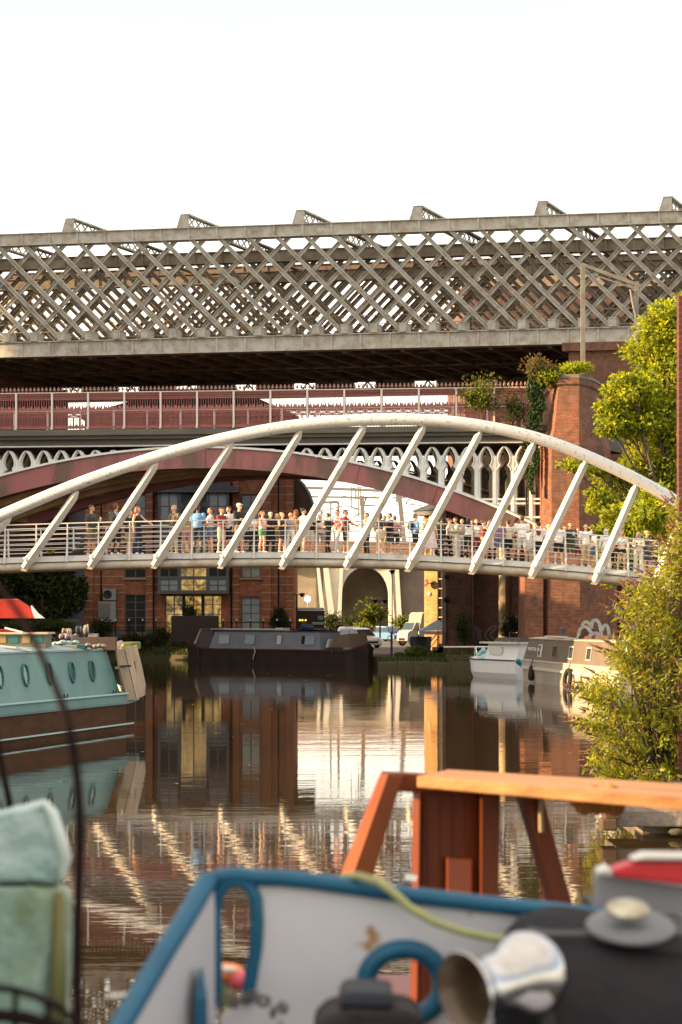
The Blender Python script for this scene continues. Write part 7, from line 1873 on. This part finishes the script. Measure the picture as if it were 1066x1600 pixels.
def person(px, ytop, label, pose='down', fem=False, face=0, skin=0, hair=('short','dark'), top=('tee','white'), bot=('shorts','black'), shoes='white', dy=1.2, hat=None, extras=()):
    """face: degrees the person is turned, 0 towards the camera, 90 to the right"""
    Y = FBY + dy; X = (px-CX)/F*Y; zf = walkz(X)
    ztop = CAM_H + (HY-ytop)/F*Y
    h = max(1.50, min(1.92, ztop - zf)); sc = h/1.765
    body = cached(('b',pose,fem), lambda: body_mesh(pose, fem))
    p = bpy.data.objects.new('person', body); COL.objects.link(p)
    if not body.materials: body.materials.append(SKIN[0])
    p.material_slots[0].link = 'OBJECT'; p.material_slots[0].material = SKIN[skin]
    p.location = (X, Y, zf + .002); p.scale = (sc*1.10, sc*1.10, sc); p.rotation_euler = (0,0,R(face))
    tag(p, label, 'person', 'people standing on the footbridge')
    if top: slot_obj('top', cached(('t',pose,fem,top[0]), lambda: top_mesh(pose, fem, top[0])), MATS['cloth_'+top[1]], p)
    if bot: slot_obj('trousers' if bot[0] in ('trousers','wide','leggings') else bot[0].replace('short_','').replace('hotpants','shorts'), cached(('p',pose,fem,bot[0]), lambda: bottom_mesh(pose, fem, bot[0])), MATS['cloth_'+bot[1]], p)
    slot_obj('shoes', cached(('s',pose=='stride',fem), lambda: shoes_mesh(pose, fem)), MATS['cloth_'+shoes], p)
    if hair: slot_obj('hair', cached(('h',hair[0]), lambda: hair_mesh(hair[0])), HAIR[hair[1]], p)
    if hat: slot_obj('cap' if hat[0] == 'cap' else 'headscarf', cached(('h',hat[0]), lambda: hair_mesh(hat[0])), MATS['cloth_'+hat[1]], p)
    em = cached('eyes', lambda: [face_mesh()])[0]
    if 'eyes_me' not in CACHE:
        me = bpy.data.meshes.new('eyes'); me.from_pydata(em.v, [], em.f); CACHE['eyes_me'] = me
    slot_obj('eyes', CACHE['eyes_me'], eye_m, p)
    # held or worn things are objects of their own
    Mx = Matrix.Translation(p.location) @ Matrix.Rotation(R(face), 4, 'Z') @ Matrix.Diagonal((sc*1.1,sc*1.1,sc,1))
    (le, lw), _ = POSES[pose]
    for ex in extras:
        k = ex[0]; mb = MB()
        if k == 'phone':
            w_ = Vector(lw) + (Vector(lw)-Vector(le)).normalized()*.09 + Vector((0,-.015,.03)); mb.box((w_.x-.036,w_.y-.006,w_.z-.05),(w_.x+.036,w_.y+.006,w_.z+.09)); nm, ma = 'phone', MATS['cloth_'+ex[1]]
        elif k == 'backpack':
            mb.ball((0,.19,1.27),(.155,.095,.21),12); mb.ball((0,.26,1.20),(.11,.05,.11),10); mb.tube([(.11,.12,1.45),(.12,-.02,1.50),(.13,-.12,1.35),(.15,-.03,1.12)],.017,6); mb.tube([(-.11,.12,1.45),(-.12,-.02,1.50),(-.13,-.12,1.35),(-.15,-.03,1.12)],.017,6); nm, ma = 'backpack', MATS['cloth_'+ex[1]]
        elif k == 'tote':
            mb.loft([[(.20,-.20,.98),(.20,.18,.98),(.27,.18,.98),(.27,-.20,.98)],[(.21,-.22,1.26),(.21,.20,1.26),(.25,.20,1.26),(.25,-.22,1.26)]],closed_sec=True); mb.tube([(.23,-.14,1.25),(.20,-.04,1.46),(.16,0,1.49),(.20,.05,1.46),(.23,.12,1.25)],.010,6); nm, ma = 'tote_bag', MATS['cloth_'+ex[1]]
        elif k == 'bag':
            mb.ball((-.24,-.02,.98),(.05,.13,.09),10); mb.tube([(-.24,-.10,1.03),(-.10,-.13,1.25),(.10,-.10,1.46),(.12,.03,1.46),(-.05,.13,1.25),(-.24,.06,1.03)],.009,6); nm, ma = 'shoulder_bag', MATS['cloth_'+ex[1]]
        elif k == 'print':
            # coloured panel printed on the back of the shirt
            mb.loft([[(-.07,.145,1.17),(.05,.145,1.17),(.05,.138,1.17),(-.07,.138,1.17)],[(-.10,.150,1.38),(.10,.150,1.38),(.10,.12,1.38),(-.10,.12,1.38)]],closed_sec=True)
            me = bpy.data.meshes.new('shirt_print'); me.from_pydata(mb.v, [], mb.f); me.materials.append(MATS['cloth_'+ex[1]]); o = bpy.data.objects.new('shirt_print', me); COL.objects.link(o); o.parent = p; continue
        me = bpy.data.meshes.new(nm); me.from_pydata([Mx @ v for v in mb.v], [], mb.f); me.polygons.foreach_set('use_smooth', mb.sm); me.materials.append(ma)
        o = bpy.data.objects.new(nm, me); COL.objects.link(o); tag(o, ex[2], nm.replace('_',' '))
    return p
PE = person
PE(143,789,'man in a grey tee looking at a phone at the far left of the group','phone',face=65,skin=1,top=('tee','darkgrey'),bot=('shorts','khaki'),dy=1.5,extras=(('phone','white','white phone held by the man in the grey tee at the left'),))
PE(181,786,'man in a pale blue tee wearing a grey backpack, seen from behind','reach',face=150,skin=1,hair=('short','brown'),top=('tee','paleblue'),bot=('trousers','black'),dy=1.0,extras=(('backpack','darkgrey','dark grey backpack on the man in the pale blue tee'),))
PE(203,797,'person in black and white half hidden behind the second hanger','both',fem=True,face=70,hair=('pony','brown'),top=('crop','black'),bot=('short_skirt','tan'),dy=2.2,extras=(('bag','black','black handbag hanging beside the person behind the second hanger'),))
PE(215,791,'woman with long auburn hair in a black tube top, holding the rail','reach',fem=True,face=60,hair=('long','auburn'),top=('tube','black'),bot=('wide','navy'),dy=.7)
PE(272,789,'man with blond hair in a dark floral shirt and beige trousers','fold',face=-40,hair=('short','blond'),top=('shirt','floral'),bot=('trousers','beige'),dy=1.3)
PE(292,800,'person in pink trousers half hidden behind the third hanger','down',fem=True,face=200,skin=2,hair=('long','dark'),top=('vest','tan'),bot=('trousers','pink'),dy=1.9)
PE(309,789,'man with dark hair in a bright blue tee and navy trousers, seen from behind','both',face=170,skin=2,top=('tee','blue'),bot=('trousers','navy'),shoes='black',dy=.9)
PE(329,793,'woman in a white vest and short denim skirt wearing a hair band','both',fem=True,face=-60,hair=('pony','brown'),top=('vest','white'),bot=('short_skirt','denim'),shoes='tan',dy=1.2)
PE(346,793,'man in a maroon tee and beige shorts','fold',face=60,hair=('short','brown'),top=('tee','maroon'),bot=('shorts','beige'),dy=1.0)
PE(358,791,'man in a plain white tee and navy shorts next to the maroon tee','down',face=-50,hair=('short','dark'),top=('tee','white'),bot=('shorts','navy'),dy=1.3)
PE(374,786,'tall man in a black tee wearing a pale blue cap and white shoes','fold',face=50,hair=None,hat=('cap','paleblue'),top=('tee','black'),bot=('shorts','khaki'),dy=1.0)
PE(396,803,'woman in a white top and black trousers right of the fourth hanger','fold',fem=True,face=20,hair=('bun','brown'),top=('vest','white'),bot=('trousers','black'),dy=1.4)
PE(410,798,'woman with a ponytail in a pale top and bright green shorts','fold',fem=True,face=60,hair=('pony','auburn'),top=('vest','rose'),bot=('hotpants','green'),dy=.9)
PE(423,800,'person in black trousers wearing a blue and white cap and yellow sleeves','both',face=20,hair=None,hat=('cap','paleblue'),top=('tee','black'),bot=('trousers','black'),dy=1.6)
PE(433,802,'person in a yellow top behind the woman in the black dress','down',fem=True,face=-20,hair=('long','blond'),top=('tee','yellow'),bot=('shorts','beige'),dy=2.3)
PE(441,801,'blond woman in a short black dress with folded arms','fold',fem=True,face=50,hair=('bun','blond'),top=('dress','black'),bot=('short_skirt','black'),dy=1.0)
PE(454,806,'short woman in a grey vest and white trousers','down',fem=True,face=-10,hair=('bun','blond'),top=('vest','grey'),bot=('trousers','white'),dy=1.2)
PE(463,796,'woman with very long brown hair just left of the fifth hanger','down',fem=True,face=150,hair=('long','auburn'),top=('tee','tan'),bot=('trousers','black'),dy=1.9)
PE(474,794,'dark haired woman in a white tee and pale shorts behind the fifth hanger','both',fem=True,face=110,hair=('bun','dark'),top=('tee','white'),bot=('shorts','lightgrey'),dy=1.0)
PE(490,809,'person in a black tee and cream shorts lifting a camera right of the fifth hanger','raise',face=60,hair=('short','dark'),top=('tee','black'),bot=('shorts','cream'),dy=1.4,extras=(('phone','black','black phone lifted by the person in cream shorts'),))
PE(512,804,'person all in black standing alone left of the red and white shirt','phone',face=-110,hair=('short','brown'),top=('tee','black'),bot=('trousers','black'),shoes='black',dy=1.0)
PE(527,796,'man in a red and white patterned shirt and pale jeans','stride',face=-50,hair=('short','auburn'),top=('tee','redwhite'),bot=('trousers','lightgrey'),dy=.9)
PE(540,796,'man in a dark tee stretching one hand along the rail to the right','reach',face=80,skin=1,hair=('short','brown'),top=('tee','maroon'),bot=('shorts','darkgrey'),dy=1.5)
PE(573,801,'person in black trousers looking at a phone behind the sixth hanger','phone',face=-60,hair=('short','brown'),top=('tee','beige'),bot=('trousers','black'),shoes='black',dy=1.3,extras=(('phone','white','pale phone held by the person behind the sixth hanger'),))
PE(594,801,'woman with long hair in a black top and beige skirt carrying a tan tote bag','hip',fem=True,face=150,hair=('long','brown'),top=('crop','black'),bot=('short_skirt','beige'),dy=.8,extras=(('tote','cream','cream tote bag on the shoulder of the woman in the beige skirt'),))
PE(609,802,'man in a black polo and sunglasses beside the woman with the tote bag','fold',face=-60,hair=('short','dark'),top=('tee','black'),bot=('shorts','darkgrey'),dy=1.1)
PE(617,812,'person in a red striped tee behind the man in the black polo','down',face=170,hair=('short','brown'),top=('tee','stripes'),bot=('shorts','black'),dy=2.0)
PE(649,803,'man with a large black backpack and blue sleeves','both',face=110,skin=1,hair=('short','brown'),top=('tee','blue'),bot=('shorts','black'),dy=1.0,extras=(('backpack','black','large black backpack on the man with blue sleeves'),))
PE(674,810,'woman in a long pale pink dress behind the seventh hanger','down',fem=True,face=150,hair=('long','blond'),top=('dress','rose'),bot=('dress','rose'),dy=.9)
PE(686,812,'person in black with wide black trousers right of the pink dress','down',face=160,skin=2,hair=('short','dark'),top=('shirt','black'),bot=('wide','black'),shoes='black',dy=1.6)
PE(712,808,'dark haired person in a sage shirt and cream trousers drinking','both',face=-70,skin=1,hair=('short','dark'),top=('shirt','sage'),bot=('trousers','cream'),dy=1.1)
PE(722,814,'woman in a grey top half hidden left of the long black hair','down',fem=True,face=-20,hair=('bun','brown'),top=('vest','grey'),bot=('trousers','white'),dy=1.8)
PE(732,810,'woman with long black hair in a white vest, hand on her hip, seen from behind','hip',fem=True,face=185,skin=1,hair=('long','dark'),top=('vest','white'),bot=('trousers','black'),shoes='tan',dy=.8)
PE(744,813,'woman in a white top with an open maroon cardigan','both',fem=True,face=10,hair=('bun','auburn'),top=('vest','white'),bot=('trousers','maroon'),dy=1.3)
PE(755,815,'woman raising both arms to take a picture beside the eighth hanger','raise',fem=True,face=100,hair=('bun','brown'),top=('vest','maroon'),bot=('shorts','tan'),dy=1.8)
PE(781,816,'man in a purple tee, denim shorts and a red cap','both',face=150,hair=None,hat=('cap','red'),top=('tee','purple'),bot=('shorts','denim'),dy=.9)
PE(794,812,'man in a cream tee and black shorts seen from behind','both',face=195,skin=1,hair=('short','dark'),top=('tee','cream'),bot=('shorts','black'),dy=1.2)
PE(816,806,'tallest man in a white tee and grey shorts seen from behind','both',face=175,skin=1,hair=('short','brown'),top=('tee','white'),bot=('shorts','lightgrey'),shoes='grey',dy=.9)
PE(828,822,'short woman in a white dress beside the tallest man','down',fem=True,face=150,hair=('long','auburn'),top=('dress','white'),bot=('short_skirt','white'),dy=1.6)
PE(842,815,'man in a white tee with a maroon print on the back','both',face=170,skin=1,hair=('short','dark'),top=('tee','white'),bot=('trousers','black'),dy=1.0,extras=(('print','maroon'),))
PE(857,821,'person in a cream cap behind the ninth hanger','down',face=20,hair=None,hat=('cap','cream'),top=('tee','lightgrey'),bot=('shorts','rose'),dy=1.5)
PE(873,816,'broad man in a white tee and black shorts right of the ninth hanger','down',face=185,hair=('short','brown'),top=('tee','white'),bot=('shorts','black'),dy=.9)
PE(891,815,'man in a charcoal tee and olive shorts looking at a phone','phone',face=15,skin=1,hair=('short','dark'),top=('tee','darkgrey'),bot=('shorts','olive'),dy=1.2,extras=(('phone','white','small pale phone held by the man in olive shorts'),))
PE(903,826,'short red haired person behind the man in olive shorts','down',fem=True,face=-10,hair=('bun','red'),top=('tee','grey'),bot=('shorts','maroon'),dy=2.1)
PE(915,819,'fair man in a white tee and beige shorts holding a black phone','phone',face=25,hair=('bald','blond'),top=('tee','white'),bot=('shorts','beige'),dy=.9,extras=(('phone','black','black phone held by the fair man in beige shorts'),))
PE(947,829,'person in a grey headscarf left of the tenth hanger','down',fem=True,face=170,skin=1,hair=None,hat=('scarf','lightgrey'),top=('shirt','white'),bot=('wide','cream'),dy=1.1)
PE(961,837,'person in dark red glimpsed right of the tenth hanger','down',fem=True,face=150,hair=('long','auburn'),top=('shirt','maroon'),bot=('trousers','black'),dy=2.0)
PE(971,834,'woman in a white tee and black shorts with a crossbody bag','both',fem=True,face=5,hair=('bun','brown'),top=('tee','white'),bot=('hotpants','black'),dy=1.0,extras=(('bag','black','black crossbody bag worn by the woman in black shorts'),))
PE(998,832,'woman in a grey headscarf, cream top and wide cream trousers','both',fem=True,face=-20,skin=1,hair=None,hat=('scarf','grey'),top=('shirt','cream'),bot=('wide','cream'),dy=.9,extras=(('phone','darkgrey','dark phone held by the woman in cream at the right'),))
PE(1011,829,'person in a dark patterned shirt and cap at the far right of the group','down',face=40,hair=None,hat=('cap','tan'),top=('shirt','patterned'),bot=('shorts','patterned'),dy=1.5)
PE(385,800,'person in a grey top and dark skirt behind the fourth hanger','down',fem=True,face=-150,hair=('long','dark'),top=('tee','grey'),bot=('short_skirt','navy'),dy=2.0)
PE(418,803,'person in a tan tee just behind the bright green shorts','fold',face=170,hair=('short','brown'),top=('tee','tan'),bot=('shorts','navy'),dy=2.2)
PE(483,803,'person in a pale pink tee between the fifth hanger and the raised camera','down',fem=True,face=-120,hair=('pony','dark'),top=('tee','pink'),bot=('shorts','white'),dy=2.1)
PE(500,806,'person in a cream tee behind the man all in black','fold',face=20,hair=('short','brown'),top=('tee','cream'),bot=('shorts','grey'),dy=2.2)
PE(601,806,'person in a white tee glimpsed behind the cream tote bag','down',face=-20,skin=1,hair=('short','dark'),top=('tee','white'),bot=('shorts','tan'),dy=2.2)
PE(665,812,'person in a tan tee left of the pale pink dress','fold',face=60,hair=('short','auburn'),top=('tee','tan'),bot=('shorts','white'),dy=2.1)
PE(702,813,'person in a rose top standing before the sage shirt','down',fem=True,face=90,hair=('bun','brown'),top=('vest','rose'),bot=('leggings','black'),dy=1.9)
PE(738,815,'person in a cream top between the white vest and the maroon cardigan','fold',fem=True,face=-30,hair=('long','brown'),top=('tee','cream'),bot=('short_skirt','beige'),dy=2.2)
PE(765,815,'person in a blue top right of the raised arms','down',fem=True,face=160,hair=('pony','blond'),top=('tee','paleblue'),bot=('shorts','white'),dy=2.2)
PE(806,816,'person in a maroon top between the cream tee and the tallest man','fold',fem=True,face=40,hair=('long','dark'),top=('tee','maroon'),bot=('shorts','beige'),dy=2.2)
PE(836,819,'person in a beige top right of the white dress','down',face=10,hair=('short','blond'),top=('tee','beige'),bot=('shorts','navy'),dy=2.3)
PE(865,822,'person in a white shirt and black cap behind the ninth hanger','down',face=-30,hair=None,hat=('cap','black'),top=('tee','white'),bot=('trousers','grey'),dy=2.1)
PE(882,820,'person in a pale blue shirt between the broad man and the charcoal tee','fold',face=60,hair=('short','brown'),top=('tee','paleblue'),bot=('shorts','beige'),dy=2.2)
PE(926,830,'person in a cream top to the right of the fair man','down',fem=True,face=-60,hair=('long','brown'),top=('tee','cream'),bot=('short_skirt','denim'),dy=2.2)
# dog sitting by the rail at the left
dz = walkz((122-CX)/F*FBY); dx = (122-CX)/F*(FBY+1)
mb = MB(); D = lambda a,b,c: (dx+a, FBY+1+b, dz+c)
def cap3(p, q, r0, r1): capsule(mb, D(*p), D(*q), r0, r1)
cap3((.02,0,.20),(.13,0,.42),.145,.115); cap3((-.10,.0,.12),(.03,0,.20),.13,.14); cap3((.14,0,.44),(.17,0,.60),.07,.06)
mb.ball(D(.18,0,.66),(.085,.075,.078),12); cap3((.22,0,.65),(.31,0,.615),.042,.028)
cap3((.15,-.065,.72),(.11,-.085,.62),.022,.012); cap3((.15,.065,.72),(.11,.085,.62),.022,.012)
for s in (-.06,.06):
    cap3((.16,s,.36),(.19,s,.03),.042,.028); cap3((.19,s,.025),(.235,s,.022),.028,.022)
    cap3((-.06,s*1.6,.17),(.06,s*1.8,.12),.075,.05); cap3((.06,s*1.8,.12),(-.03,s*1.8,.03),.04,.028); cap3((-.03,s*1.8,.025),(.07,s*1.8,.022),.028,.022)
cap3((-.22,0,.08),(-.42,.03,.05),.025,.014)
me = remeshed(mb, .012, 2); me.materials.append(mat('black_dog_fur', (.022,.017,.016), .8, col2=(.05,.035,.03), scale=12))
off = Vector((dx,FBY+1,dz)); me.transform(Matrix.Translation(-off)); dog = bpy.data.objects.new('dog', me); COL.objects.link(dog); dog.location = off + Vector((0,0,.002)); tag(dog, 'black dog sitting on the footbridge deck at the left', 'dog')
# yellow flower bunch tied low on the rail left of the dog
fx = (78-CX)/F*FBY; fz = walkz(fx); mb = MB()
for k in range(26):
    a = rnd.uniform(-1,1); add_leaf(mb, Vector((fx,FBY+.25,fz+.08)), Vector((a,rnd.uniform(-.3,.3),1.1-abs(a)*.6)), rnd.uniform(.2,.34), .05, rnd.choice((0,0,1)))
mb.build('flower_bunch', [leaf_mat('stem_green', (.15,.18,.03),(.2,.22,.03)), mat('cloth_yellow', (.55,.36,.05))], label='small yellow green bunch of flowers low on the left railing', cat='flowers', fix=False)
